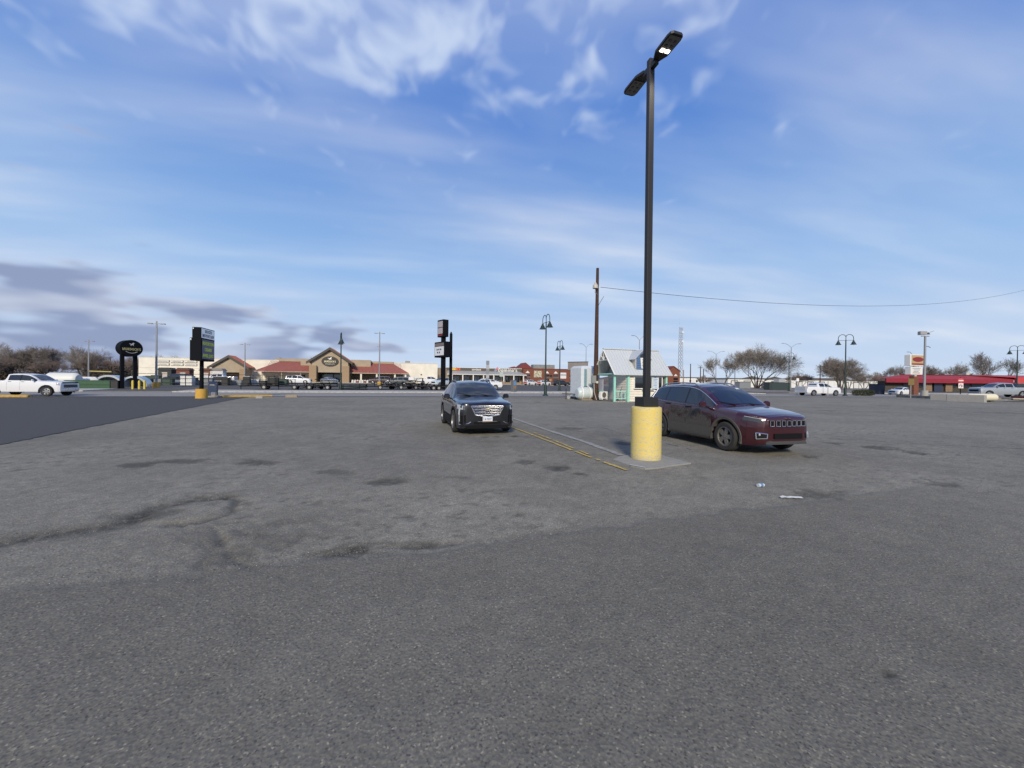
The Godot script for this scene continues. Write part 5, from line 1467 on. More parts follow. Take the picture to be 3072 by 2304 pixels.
# ---------- lamps, signs, poles ----------
func lot_lamp() -> void:
	var blk := mat("pole_black", lin(0.016, 0.015, 0.016), 0.55, {"grain": "fine", "scale": 2.0})
	var o := thing("parking_lamp", "tall black twin-headed lamp post on a yellow concrete drum", "lamp post", Vector3(2.96, 0.02, -8.72), A)
	# drum
	var prof := []
	for k in 13: prof.append(Vector2(0.322, 1.10 * k / 12.0))
	prof.append(Vector2(0.315, 1.125)); prof.append(Vector2(0.29, 1.14)); prof.append(Vector2(0, 1.142))
	put(o, "concrete_base", MB.new().lathe(Vector3.ZERO, prof, 40).mesh(40.0), drum_mat())
	part(o, "base_cover", MB.new().cbox(Vector3(0, 1.245, 0), Vector3(0.36, 0.21, 0.36), 0.008), blk)
	var pole := MB.new()
	var k := 0.064
	var ring := [Vector2(-k, -k + 0.012), Vector2(-k + 0.012, -k), Vector2(k - 0.012, -k), Vector2(k, -k + 0.012), Vector2(k, k - 0.012), Vector2(k - 0.012, k), Vector2(-k + 0.012, k), Vector2(-k, k - 0.012)]
	for i in 8:
		var a: Vector2 = ring[i]; var b: Vector2 = ring[(i + 1) % 8]
		pole.quad(Vector3(a.x, 1.3, a.y), Vector3(a.x, 8.72, a.y), Vector3(b.x, 8.72, b.y), Vector3(b.x, 1.3, b.y))
		pole.tri(Vector3(0, 8.75, 0), Vector3(b.x, 8.72, b.y), Vector3(a.x, 8.72, a.y))
	part(o, "pole", pole, blk)
	for side in [1.0, -1.0]:
		var h := Node3D.new()
		var lit: bool = side > 0.0
		# luminaire along local z: arm, shallow housing, lens plate below
		var arm := MB.new().cbox(Vector3(0, 8.55, side * 0.13), Vector3(0.10, 0.12, 0.18), 0.01)
		part(o, "arm", arm, blk)
		var poly := PackedVector2Array([Vector2(-0.055, 0.10), Vector2(0.055, 0.10), Vector2(0.10, 0.20), Vector2(0.15, 0.30), Vector2(0.16, 0.70), Vector2(0.14, 0.79), Vector2(0.09, 0.82), Vector2(-0.09, 0.82), Vector2(-0.14, 0.79), Vector2(-0.16, 0.70), Vector2(-0.15, 0.30), Vector2(-0.10, 0.20)])
		var xf := Transform3D(Basis(Vector3(1, 0, 0), Vector3(0, 0, side), Vector3(0, 1, 0)), Vector3(0, 8.56, 0.06 * side))
		var mb := MB.new().prism(poly, 0.05, xf)
		var top := PackedVector2Array([Vector2(-0.05, 0.14), Vector2(0.05, 0.14), Vector2(0.12, 0.30), Vector2(0.13, 0.72), Vector2(-0.13, 0.72), Vector2(-0.12, 0.30)])
		mb.prism(top, 0.03, xf.translated(Vector3(0, 0.05, 0)))
		var hd := part(o, "lamp_head", mb, blk)
		part(hd, "lens_plate", B(Vector3(0, 8.553, side * 0.62), Vector3(0.26, 0.012, 0.42)), mat("lens_grey", lin(0.12, 0.12, 0.12), 0.25))
		for i in 2:
			for j in 3:
				var c := Vector3(-0.06 + 0.12 * i, 8.543, side * (0.48 + 0.12 * j))
				if lit and j == 0:
					var d := part(hd, "led", MB.new().cbox(c + Vector3(0, -0.001, 0), Vector3(0.075, 0.014, 0.075), 0.004), mat("led_lit", lin(0.9, 0.9, 0.85), 0.3, {"glow": Color(1.0, 0.96, 0.86), "energy": 9.0}))
				else:
					part(hd, "led", MB.new().cbox(c, Vector3(0.05, 0.014, 0.05), 0.004), mat("led_off", lin(0.06, 0.06, 0.055), 0.2))
		h.free()
	var l := SpotLight3D.new()
	l.name = "lamp_light"
	o.add_child(l)
	l.position = Vector3(0, 8.52, 0.48)
	l.rotation.x = -PI / 2
	l.light_energy = 4.0
	l.light_color = Color(1.0, 0.95, 0.85)
	l.light_size = 0.1
	l.spot_range = 30.0
	l.spot_attenuation = 2.0
	l.spot_angle = 60.0
	l.shadow_enabled = true

# yellow paint on concrete, chipped where cars have scraped it and bare near the foot
func drum_mat() -> StandardMaterial3D:
	var n := FastNoiseLite.new(); n.seed = 4; n.frequency = 0.018; n.fractal_octaves = 5
	var n2 := FastNoiseLite.new(); n2.seed = 9; n2.frequency = 0.05; n2.fractal_octaves = 3
	var S := 512
	var img := Image.create(S, S, false, Image.FORMAT_RGB8)
	var yellow := Vector3(0.66, 0.50, 0.13)
	var pale := Vector3(0.62, 0.52, 0.21)
	var conc := Vector3(0.34, 0.32, 0.27)
	for y in S:
		for x in S:
			var h := 1.28 * (1.0 - float(y) / S)     # metres above the foot
			var a := n.get_noise_2d(x * 0.8, y * 1.3)
			var b := n2.get_noise_2d(x * 1.0, y * 1.6)
			var c := yellow.lerp(pale, clampf(0.45 + 1.6 * a, 0, 1)) * (1.0 + 0.10 * b)
			var bare := smoothstep(0.40, 0.46, a + 0.25 * b) * 0.8
			bare = maxf(bare, smoothstep(0.02, -0.03, h - 0.075 - 0.16 * b - 0.05 * a) * clampf(0.7 + 1.2 * b, 0, 1))
			bare = maxf(bare, smoothstep(0.22, 0.34, b + 0.5 * a) * smoothstep(0.28, 0.20, absf(h - 0.30)) * 0.8)
			c = c.lerp(conc * (1.0 + 0.3 * b), clampf(bare, 0, 1) * 0.85)
			img.set_pixel(x, y, Color(c.x, c.y, c.z).linear_to_srgb())
	var m := StandardMaterial3D.new()
	m.resource_name = "chipped_yellow_paint"
	m.albedo_texture = ImageTexture.create_from_image(img)
	m.uv1_triplanar = true
	m.uv1_scale = Vector3.ONE / 1.28
	m.roughness = 0.75
	return m

func green_lamp(label: String, pos: Vector3, turn: float, h: float) -> Node3D:
	var g := mat("lamp_green", lin(0.011, 0.030, 0.024), 0.5)
	var o := thing("park_lamp", label, "street lamp", pos, turn, "green twin bell lamps along the road")
	part(o, "foot", MB.new().lathe(Vector3.ZERO, [Vector2(0.36, 0), Vector2(0.36, 0.10), Vector2(0.20, 0.22), Vector2(0.17, 1.3), Vector2(0.11, 1.45), Vector2(0.0, 1.45)], 10), g, 40.0)
	part(o, "pole", MB.new().cyl(Vector3(0, 1.4, 0), Vector3(0, h - 1.0, 0), 0.105, 0.075, 10), g, 50.0)
	for s in [-1.0, 1.0]:
		var pts := [Vector3(0, h - 1.2, 0)]
		for k in 9:
			var a := PI * k / 8.0
			pts.append(Vector3(s * (0.48 - 0.48 * cos(a)), h - 0.55 + 0.5 * sin(a) - 0.15 * (k / 8.0), 0))
		pts.append(Vector3(s * 0.96, h - 1.1, 0))
		part(o, "arm", MB.new().tube(pts, 0.045, 6), g, 50.0)
		part(o, "bell_shade", MB.new().lathe(Vector3(s * 0.96, h - 1.75, 0), [Vector2(0.42, 0), Vector2(0.30, 0.16), Vector2(0.20, 0.42), Vector2(0.13, 0.5), Vector2(0.12, 0.66), Vector2(0, 0.68)], 12), g, 50.0)
		part(o, "globe", MB.new().lathe(Vector3(s * 0.96, h - 1.78, 0), [Vector2(0.36, 0.03), Vector2(0.0, -0.02)], 12), mat("globe_pale", lin(0.5, 0.5, 0.48), 0.4))
	part(o, "tie_bar", MB.new().cyl(Vector3(-0.96, h - 1.05, 0), Vector3(0.96, h - 1.05, 0), 0.03, 0.03, 6), g)
	return o

func twin_light(label: String, pos: Vector3, turn: float, h: float, reach := 1.9, single := false) -> Node3D:
	var g := mat("galvanised", lin(0.26, 0.27, 0.29), 0.5, {"metal": 0.3})
	var o := thing("street_light", label, "street light", pos, turn, "grey arm street lights")
	part(o, "pole", MB.new().cyl(Vector3.ZERO, Vector3(0, h - 1.0, 0), 0.13, 0.08, 8), g, 50.0)
	for s in ([-1.0] if single else [-1.0, 1.0]):
		part(o, "arm", MB.new().tube([Vector3(0, h - 1.05, 0), Vector3(s * reach * 0.35, h - 0.35, 0), Vector3(s * reach * 0.6, h - 0.05, 0), Vector3(s * reach * 0.75, h, 0)], 0.05, 6), g)
		part(o, "lamp_head", MB.new().cbox(Vector3(s * (reach * 0.75 + 0.35), h + 0.0, 0), Vector3(0.75, 0.12, 0.3), 0.04), g)
	return o

func tee_lamp(label: String, pos: Vector3, h: float, base_h: float, mid: bool) -> void:
	var g := mat("galvanised", lin(0.26, 0.27, 0.29), 0.5, {"metal": 0.3})
	var o := thing("parking_light", label, "lamp post", pos, A, "tall grey lot lights of the farm store")
	part(o, "concrete_base", MB.new().cyl(Vector3(0, 0, 0), Vector3(0, base_h, 0), 0.42, 0.42, 16), mat("base_yellow", lin(0.58, 0.34, 0.06), 0.8, {"grain": "plain", "scale": 0.8}), 40.0)
	part(o, "pole", MB.new().cyl(Vector3(0, base_h, 0), Vector3(0, h, 0), 0.16, 0.09, 8), g, 50.0)
	part(o, "cross_arm", MB.new().cbox(Vector3(0, h - 0.35, 0), Vector3(1.9, 0.09, 0.12), 0.02), g)
	for s in [-1.0, 1.0]:
		part(o, "lamp_head", MB.new().cbox(Vector3(s * 0.75, h - 0.36, 0), Vector3(0.6, 0.12, 0.4), 0.04), g)
	if mid:
		part(o, "cross_arm", MB.new().cbox(Vector3(0, h * 0.72, 0), Vector3(1.1, 0.08, 0.12), 0.02), g)

func road_signs() -> void:
	var black := mat("sign_black", lin(0.006, 0.007, 0.010), 0.7, {"spec": 0.2})
	var grey := mat("sign_grey", lin(0.60, 0.62, 0.66), 0.5)
	var added_glow := mat("panel_added_glow", lin(0.60, 0.63, 0.68), 0.5, {"glow": Color(0.62, 0.66, 0.72), "energy": 0.32})  # glow added to brighten the name face, which falls in shade
	# message board on a yellow drum
	var o := thing("message_board", "black roadside message board with lit yellow-green lines on yellow drum", "sign", on(-25.9, -33.1), A)
	part(o, "concrete_base", MB.new().cyl(Vector3(0, 0, 0), Vector3(0, 0.80, 0), 0.43, 0.42, 24), mat("base_yellow", lin(0.58, 0.34, 0.06), 0.8, {"grain": "plain", "scale": 0.8}), 40.0)
	part(o, "pole", MB.new().cyl(Vector3(0, 0.8, 0), Vector3(0, 3.4, 0), 0.15, 0.14, 10), black, 50.0)
	# the faces look along the road (+x local); thickness along x, length along z
	var lo := part(o, "display_box", MB.new().cbox(Vector3(-0.05, 4.05, -0.25), Vector3(0.80, 1.85, 2.4), 0.02), black)
	var scr := part(lo, "screen", B(Vector3(0.36, 4.08, -0.25), Vector3(0.02, 1.6, 2.2)), mat("screen_blue", lin(0.03, 0.028, 0.10), 0.4))
	var glow := mat("led_letters", lin(0.30, 0.36, 0.06), 0.5, {"glow": Color(0.58, 0.70, 0.12), "energy": 0.25})
	var rows := ["RIVERTON", "CIGARS", "APRIL JUST"]
	for i in 3:
		text(scr, rows[i], 0.36, glow, Vector3(0.378, 4.56 - i * 0.50, -0.2), PI / 2, 0.01, [1.15, 1.0, 1.05][i])
	var hi := part(o, "name_box", MB.new().cbox(Vector3(-0.05, 5.40, -0.45), Vector3(0.62, 0.92, 2.5), 0.02), black)
	var pan := part(hi, "name_panel", B(Vector3(0.265, 5.40, -0.45), Vector3(0.02, 0.78, 2.36)), added_glow)
	text(pan, "ROCKY", 0.36, mat("letters_slate", lin(0.05, 0.07, 0.10), 0.6), Vector3(0.28, 5.58, -0.5), PI / 2, 0.012, 1.0, "Droid Serif")
	text(pan, "MOUNTAIN", 0.36, mat("letters_slate", lin(0.05, 0.07, 0.10), 0.6), Vector3(0.28, 5.22, -0.45), PI / 2, 0.012, 1.0, "Droid Serif")
	part(lo, "vent_label", B(Vector3(-0.38, 4.85, 0.955), Vector3(0.08, 0.14, 0.01)), mat("label_white", lin(0.7, 0.7, 0.7), 0.6))
	part(hi, "vent_label", B(Vector3(-0.28, 5.75, 0.81), Vector3(0.07, 0.10, 0.01)), mat("label_white", lin(0.7, 0.7, 0.7), 0.6))
	# oval pylon of the farm store
	var v := thing("oval_sign", "dark capsule-shaped store sign on two posts with horse emblem", "sign", on(-51.0, -52.7), 1.12)
	for x in [-0.62, 0.70]:
		part(v, "post", B(Vector3(x, 2.3, 0), Vector3(0.36, 4.7, 0.36)), black)
	var poly := PackedVector2Array()
	for k in 44: poly.append(Vector2(cos(TAU * k / 44) * 1.18, sin(TAU * k / 44) * 1.10))
	var body := part(v, "sign_body", MB.new().prism(poly, 1.3, Transform3D(Basis(), Vector3(0.1, 5.35, -0.65))), black, 40.0)
	text(body, "MURDOCH'S", 0.44, mat("letters_dull_gold", lin(0.36, 0.33, 0.17), 0.6), Vector3(0.1, 5.22, 0.67), 0.0, 0.02, 0.74)
	horse(body, Vector3(0.1, 5.86, 0.65), 0.30, 0.03, mat("emblem_pale", lin(0.42, 0.44, 0.44), 0.6))
	part(body, "sign_smile", MB.new().tube([Vector3(-0.5, 4.92, 0.66), Vector3(-0.2, 4.76, 0.66), Vector3(0.1, 4.70, 0.66), Vector3(0.4, 4.76, 0.66), Vector3(0.7, 4.92, 0.66)], 0.03, 4), mat("emblem_pale", lin(0.42, 0.44, 0.44), 0.6))
	# tall pylon right of it, by the parked black car
	var p := thing("pylon_sign", "tall dark two-box pylon sign rising behind the black crossover", "sign", on(-11.75, -67.6), deg_to_rad(-50.0))
	part(p, "pole", B(Vector3(0, 4.5, 0), Vector3(0.6, 9.0, 0.6)), black)
	part(p, "pole", B(Vector3(0.9, 2.5, 0.3), Vector3(0.28, 5.2, 0.28)), black)
	var b1 := part(p, "letter_box", MB.new().cbox(Vector3(-0.2, 6.75, 0.0), Vector3(3.3, 2.6, 1.35), 0.03), black)
	part(b1, "letter_panel", B(Vector3(-0.2, 6.5, 0.68), Vector3(3.0, 1.5, 0.03)), grey)
	part(b1, "header_panel", B(Vector3(-0.2, 7.58, 0.68), Vector3(3.0, 0.5, 0.03)), mat("header_brown", lin(0.16, 0.13, 0.12), 0.6))
	for k in 2:
		for e in 3 - k:
			part(b1, "letter_block", B(Vector3(-0.9 + e * 0.6 + k * 0.2, 6.75 - k * 0.5, 0.70), Vector3(0.36, 0.28, 0.02)), mat("letters_slate", lin(0.05, 0.07, 0.10), 0.6))
	var b2 := part(p, "name_box", MB.new().cbox(Vector3(-0.2, 10.35, 0.0), Vector3(2.0, 2.9, 1.0), 0.03), black)
	for k in 2:
		part(b2, "name_panel", B(Vector3(-0.25, 11.05 - k * 1.12, 0.51), Vector3(1.6, 1.0, 0.03)), mat("name_grey_pink", lin(0.36, 0.33, 0.36), 0.6))
	part(b2, "name_stripe", B(Vector3(-0.25, 9.2, 0.51), Vector3(1.5, 0.22, 0.03)), mat("sign_maroon", lin(0.22, 0.02, 0.025), 0.6))
	var tp := thing("steel_post", "slim dark post standing beside the tall pylon sign", "post", on(-10.6, -68.5), A)
	part(tp, "shaft", MB.new().cyl(Vector3.ZERO, Vector3(0, 9.6, 0), 0.27, 0.24, 8), black, 50.0)
	part(tp, "cap", MB.new().cyl(Vector3(0, 9.6, 0), Vector3(0, 9.9, 0), 0.16, 0.1, 8), black)
	# banner post and small white sign
	var bn := thing("banner_sign", "tall narrow grey banner sign on a post before the strip mall", "sign", at(19.0, 86.0), A)
	part(bn, "post", MB.new().cyl(Vector3.ZERO, Vector3(0, 5.6, 0), 0.07, 0.07, 6), mat("post_grey", lin(0.16, 0.16, 0.17), 0.6))
	for k in 4: part(bn, "panel", B(Vector3(0, 5.2 - k * 0.98, 0.08), Vector3(0.72, 0.92, 0.06)), [mat("banner_dark", lin(0.20, 0.22, 0.24), 0.6), mat("banner_grey", lin(0.36, 0.36, 0.38), 0.6)][k % 2])
	var ws := thing("notice_sign", "small pale square sign on a thin post before the mall", "sign", at(20.6, 80.0), A)
	part(ws, "post", MB.new().cyl(Vector3.ZERO, Vector3(0, 2.9, 0), 0.05, 0.05, 6), mat("post_grey", lin(0.16, 0.16, 0.17), 0.6))
	part(ws, "panel", B(Vector3(0, 2.7, 0.06), Vector3(0.75, 0.95, 0.05)), mat("notice_pale", lin(0.40, 0.46, 0.44), 0.6))
	# phone booth-like information stand
	var ib := thing("information_stand", "blue and brown information stand on the pavement behind the crossover", "kiosk", at(16.6, 57.0, 0.13), A + 0.5)
	part(ib, "body", MB.new().cbox(Vector3(0, 0.86, 0), Vector3(0.62, 1.72, 0.62), 0.03), mat("stand_grey", lin(0.11, 0.12, 0.13), 0.6))
	part(ib, "blue_panel", B(Vector3(-0.02, 1.25, 0.32), Vector3(0.5, 0.6, 0.02)), mat("stand_blue", lin(0.13, 0.24, 0.42), 0.5))
	part(ib, "brown_panel", B(Vector3(-0.02, 0.66, 0.32), Vector3(0.5, 0.42, 0.02)), mat("stand_brown", lin(0.26, 0.15, 0.07), 0.6))
	# wood-brown sign, do-not-enter and turn signs near the diner
	var w := thing("brown_sign", "brown square road sign on a thin post near the floodlight", "sign", on(54.97, -54.68), -0.2)
	part(w, "post", MB.new().cyl(Vector3.ZERO, Vector3(0, 2.7, 0), 0.05, 0.05, 6), mat("post_pale", lin(0.30, 0.30, 0.29), 0.6))
	part(w, "panel", MB.new().cbox(Vector3(0, 2.27, 0.06), Vector3(0.70, 0.05, 0.92), 0.02, Basis(Vector3.RIGHT, PI / 2)), mat("panel_brown", lin(0.16, 0.11, 0.03), 0.6))
	var d := thing("entry_sign", "red and white no-entry sign above a white turn sign", "sign", on(78.0, -69.0), -0.3)
	part(d, "post", MB.new().cyl(Vector3.ZERO, Vector3(0, 3.3, 0), 0.06, 0.06, 6), black)
	var disc := part(d, "red_disc", MB.new().cyl(Vector3(0, 2.75, 0.05), Vector3(0, 2.75, 0.09), 0.42, 0.42, 20), mat("sign_red3", lin(0.50, 0.06, 0.07), 0.5))
	part(disc, "white_bar", B(Vector3(0, 2.75, 0.095), Vector3(0.62, 0.16, 0.02)), mat("label_white", lin(0.7, 0.7, 0.7), 0.6))
	var tn := part(d, "turn_panel", B(Vector3(0.02, 1.85, 0.06), Vector3(0.66, 0.86, 0.04)), mat("label_white", lin(0.7, 0.7, 0.7), 0.6))
	part(tn, "turn_arrow", MB.new().tube([Vector3(0.12, 1.6, 0.09), Vector3(0.12, 1.85, 0.09), Vector3(-0.05, 2.0, 0.09), Vector3(-0.15, 1.9, 0.09)], 0.045, 4), black)
	part(tn, "red_slash", MB.new().lathe(Vector3(0.02, 1.85, 0.085), [Vector2(0.27, -0.01), Vector2(0.27, 0.01), Vector2(0.22, 0.01), Vector2(0.22, -0.01)], 20, Basis(Vector3.RIGHT, PI / 2)), mat("sign_red3", lin(0.50, 0.06, 0.07), 0.5))
	# little posts with signs by the far pickup
	var e := thing("route_sign", "small white sign on a bare post behind the white pickup", "sign", on(46.0, -64.0), -0.2)
	part(e, "post", MB.new().cyl(Vector3.ZERO, Vector3(0, 2.6, 0), 0.04, 0.04, 5), mat("post_grey", lin(0.16, 0.16, 0.17), 0.6))
	part(e, "panel", B(Vector3(0.05, 2.5, 0.05), Vector3(0.36, 0.5, 0.04)), mat("label_white", lin(0.7, 0.7, 0.7), 0.6))
	var e2 := thing("marker_post", "bare thin steel post in front of the white pickup", "post", on(48.2, -60.5), 0.0)
	part(e2, "shaft", MB.new().cyl(Vector3.ZERO, Vector3(0, 2.3, 0), 0.05, 0.05, 5), mat("post_pale", lin(0.30, 0.30, 0.29), 0.6))
	# brown board left of the white tank
	var sb := thing("board_sign", "blank grey-brown board sign on a rusty post beside the white tank", "sign", on(6.3, -41.0), A - 0.75)
	part(sb, "post", MB.new().cyl(Vector3.ZERO, Vector3(0, 3.2, 0), 0.09, 0.09, 6), mat("rust", lin(0.10, 0.045, 0.03), 0.9))
	var pn := part(sb, "panel", B(Vector3(0.5, 3.35, 0.0), Vector3(2.1, 0.80, 0.14)), mat("panel_faded", lin(0.22, 0.20, 0.19), 0.8, {"grain": "plain", "scale": 0.5}))
	part(pn, "panel_edge", B(Vector3(0.5, 3.79, 0.0), Vector3(2.16, 0.07, 0.18)), mat("panel_edge", lin(0.07, 0.045, 0.04), 0.8))
	part(pn, "panel_edge", B(Vector3(0.5, 2.92, 0.0), Vector3(2.16, 0.07, 0.18)), mat("panel_edge", lin(0.07, 0.045, 0.04), 0.8))

func poles_and_lamps() -> void:
	var first := green_lamp("green twin bell lamp nearest the hut, left of the wooden pole", on(4.05, -48.0), -1.2, 9.95)
	green_lamp("green twin bell lamp between the brick shops and the nearer bell lamp", on(8.34, -69.5), -1.2, 8.9)
	green_lamp("green bell lamp seen edge-on before the store entrance", on(-25.43, -58.9), -1.08, 8.6)
	green_lamp("green twin bell lamp just right of the far white pickup", on(53.0, -63.1), -0.45, 9.9)
	green_lamp("green twin bell lamp right of the big bare tree", on(66.3, -95.0), -0.35, 9.3)
	green_lamp("green twin bell lamp at the right edge before the diner", on(98.0, -77.0), -0.75, 9.9)
	twin_light("grey twin-arm street light seen left of the wooden pole", on(22.3, -120.0), A, 12.9)
	twin_light("grey twin-arm street light rising behind the hut roof", on(30.4, -95.0), A, 12.7)
	twin_light("grey twin-arm street light left of the small bare tree", on(71.9, -140.0), A - 0.2, 12.8, 3.2)
	twin_light("grey twin-arm street light over the green lamp by the bare tree", on(77.3, -110.0), A - 0.2, 12.8, 2.8)
	twin_light("single-arm grey street light in front of the big bare tree", on(73.0, -130.0), A, 9.4, 4.0, true)
	var y := twin_light("single-arm grey street light with yellow foot before the diner", on(91.9, -91.0), A, 9.4, 1.6, true)
	part(y, "foot", MB.new().cyl(Vector3.ZERO, Vector3(0, 1.0, 0), 0.34, 0.34, 12), mat("base_yellow", lin(0.58, 0.34, 0.06), 0.8, {"grain": "plain", "scale": 0.8}))
	tee_lamp("tall grey lot light standing before the left tree line", Vector3(-96.1, 0.3, -90.0), 9.9, 0.6, false)
	tee_lamp("tall grey lot light on yellow base between the two dark signs", on(-50.85, -56.7), 9.5, 0.75, false)
	tee_lamp("tall grey lot light against the left tan gable", on(-64.0, -95.0), 9.4, 0.6, false)
	tee_lamp("tall grey lot light right of the store entrance with two arms", on(-28.1, -84.0), 11.3, 0.7, true)
	# floodlight pole on a concrete drum
	var g := mat("galvanised", lin(0.26, 0.27, 0.29), 0.5, {"metal": 0.3})
	var f := thing("floodlight_pole", "grey floodlight pole on a pale concrete drum before the diner", "lamp post", on(57.8, -55.6), 0.0)
	part(f, "concrete_base", MB.new().cyl(Vector3.ZERO, Vector3(0, 1.1, 0), 0.42, 0.40, 18), mat("pad_concrete2", lin(0.36, 0.35, 0.32), 0.9, {"grain": "plain", "scale": 0.6}), 40.0)
	part(f, "pole", MB.new().cyl(Vector3(0, 1.1, 0), Vector3(0, 8.7, 0), 0.15, 0.12, 10), g, 50.0)
	part(f, "cross_arm", B(Vector3(0.0, 8.7, 0), Vector3(1.1, 0.10, 0.12)), g)
	part(f, "flood_head", MB.new().cbox(Vector3(-0.45, 9.12, 0.05), Vector3(0.95, 0.5, 0.5), 0.05), mat("flood_grey", lin(0.30, 0.30, 0.30), 0.5))
	part(f, "flood_head", MB.new().lathe(Vector3(0.42, 8.95, 0.0), [Vector2(0.20, 0), Vector2(0.10, 0.25), Vector2(0, 0.3)], 10), mat("lamp_dark", lin(0.05, 0.05, 0.05), 0.6))
	part(f, "arm", MB.new().tube([Vector3(0.3, 8.95, 0), Vector3(0.75, 9.3, 0), Vector3(1.2, 9.45, 0)], 0.03, 5), g)
	part(f, "side_bracket", MB.new().tube([Vector3(0.1, 7.3, 0), Vector3(0.5, 7.25, 0), Vector3(0.75, 7.1, 0)], 0.05, 5), g)
	# wooden utility pole with its drop cable
	var wood := mat("pole_wood", lin(0.075, 0.038, 0.026), 0.9, {"grain": "strong", "scale": 0.6})
	var u := thing("utility_pole", "tall brown wooden utility pole beside the hut", "utility pole", on(7.95, -37.7), A)
	part(u, "pole", MB.new().cyl(Vector3.ZERO, Vector3(0.06, 12.55, 0), 0.24, 0.13, 12), wood, 50.0)
	part(u, "security_lamp", MB.new().lathe(Vector3(-0.28, 10.55, 0.25), [Vector2(0.26, 0), Vector2(0.24, 0.3), Vector2(0.14, 0.42), Vector2(0.05, 0.6), Vector2(0, 0.62)], 10), mat("lamp_pale", lin(0.42, 0.40, 0.36), 0.5), 50.0)
	part(u, "bracket", MB.new().tube([Vector3(0.05, 10.0, 0.1), Vector3(-0.3, 10.15, 0.25), Vector3(-0.28, 10.6, 0.25)], 0.03, 5), g)
	part(u, "meter_box", MB.new().cbox(Vector3(-0.3, 2.0, 0.18), Vector3(0.42, 0.7, 0.25), 0.03), mat("meter_grey", lin(0.22, 0.24, 0.24), 0.5))
	part(u, "meter", MB.new().cyl(Vector3(-0.02, 1.72, 0.2), Vector3(-0.02, 1.72, 0.34), 0.12, 0.12, 10), mat("meter_glass", lin(0.5, 0.5, 0.48), 0.2))
	part(u, "conduit", MB.new().tube([Vector3(-0.28, 1.7, 0.2), Vector3(-0.26, 0.8, 0.22), Vector3(-0.05, 0.05, 0.3)], 0.035, 6), mat("conduit_pale", lin(0.42, 0.42, 0.40), 0.6))
	part(u, "conduit", MB.new().tube([Vector3(0.12, 1.6, 0.2), Vector3(0.2, 0.9, 0.2), Vector3(0.35, 0.05, 0.3)], 0.03, 6), mat("cable_black", lin(0.02, 0.02, 0.02), 0.7))
	part(u, "bracket", MB.new().tube([Vector3(0.1, 8.9, 0), Vector3(0.35, 9.3, 0), Vector3(0.8, 9.95, -0.1)], 0.02, 5), mat("cable_black", lin(0.02, 0.02, 0.02), 0.7))
	var pts := []
	var a := Vector3(8.3, 10.75, -37.7)
	var b := Vector3(118.0, 24.3, -90.0)
	for k in 33:
		var t := k / 32.0
		pts.append(a.lerp(b, t) - Vector3(0, 4.6 * 4.0 * t * (1.0 - t) * 0.62, 0))
	var cab := thing("overhead_cable", "thin sagging cable running right from the wooden pole", "cable", Vector3.ZERO)
	part(cab, "wire", MB.new().tube(pts, 0.022, 5), mat("cable_black", lin(0.02, 0.02, 0.02), 0.7))
	# radio mast
	var t := thing("radio_mast", "lattice radio mast rising right of the lamp post", "mast", Vector3(110.3, 0.2, -260.0), 0.4)
	for k in 4:
		var q := Vector3(1.0 if k & 1 else -1.0, 0, 1.0 if k & 2 else -1.0)
		part(t, "leg", MB.new().cyl(q * 1.15, q * 0.75 + Vector3(0, 38.5, 0), 0.14, 0.12, 4), g)
	var lat := MB.new()
	for k in 16:
		var h0 := k * 2.4
		var r0 := lerpf(1.15, 0.75, k / 16.0)
		for e in [[-1, -1, 1, -1], [1, 1, -1, 1], [-1, 1, -1, -1], [1, -1, 1, 1]]:
			lat.cyl(Vector3(e[0] * r0, h0, e[1] * r0), Vector3(e[2] * r0, h0 + 2.4, e[3] * r0), 0.08, 0.08, 3, false)
			lat.cyl(Vector3(e[2] * r0, h0, e[3] * r0), Vector3(e[0] * r0, h0 + 2.4, e[1] * r0), 0.08, 0.08, 3, false)
	part(t, "lattice", lat, g)
	part(t, "whip_aerial", MB.new().cyl(Vector3(-1.6, 8, 0), Vector3(-1.2, 44, 0), 0.07, 0.05, 4), g)
	part(t, "dish", MB.new().cyl(Vector3(0.6, 29, 0.9), Vector3(0.6, 29, 1.3), 0.9, 0.7, 10), mat("label_white", lin(0.7, 0.7, 0.7), 0.6))
	part(t, "dish", MB.new().cyl(Vector3(0.6, 35, 0.9), Vector3(0.6, 35, 1.3), 0.8, 0.6, 10), mat("label_white", lin(0.7, 0.7, 0.7), 0.6))
	# far wooden poles
	var far := [[2071, 88.0, 160.0, 9.3, "thin wooden pole right of the radio mast"], [2101, 92.0, 160.0, 8.4, "wooden pole with crossarm beyond the maroon SUV"], [2110, 96.0, 165.0, 7.6, "short wooden pole right of the crossarm pole"], [2460, 125.0, 152.0, 9.0, "wooden pole above the white pickup cab"], [2050, 82.0, 150.0, 6.5, "pale wooden pole close to the radio mast"], [158, -174.0, 150.0, 11.5, "wooden pole among the trees at far left"], [331, -172.0, 165.0, 9.5, "pale pole among the low trees near the oval sign"]]
	for e in far:
		var x: float = (e[0] - 1536.0) / 1190.0 * e[2]
		var q := thing("wooden_pole", e[4], "utility pole", on(x, -e[2]), A, "distant wooden poles")
		part(q, "pole", MB.new().cyl(Vector3.ZERO, Vector3(0, e[3], 0), 0.22, 0.15, 6), wood if e[0] != 2050 else mat("wood_pale", lin(0.30, 0.22, 0.17), 0.9))
		if e[0] in [2101, 158, 2460]:
			part(q, "cross_arm", B(Vector3(0, e[3] - 0.7, 0), Vector3(2.2, 0.16, 0.16)), wood)

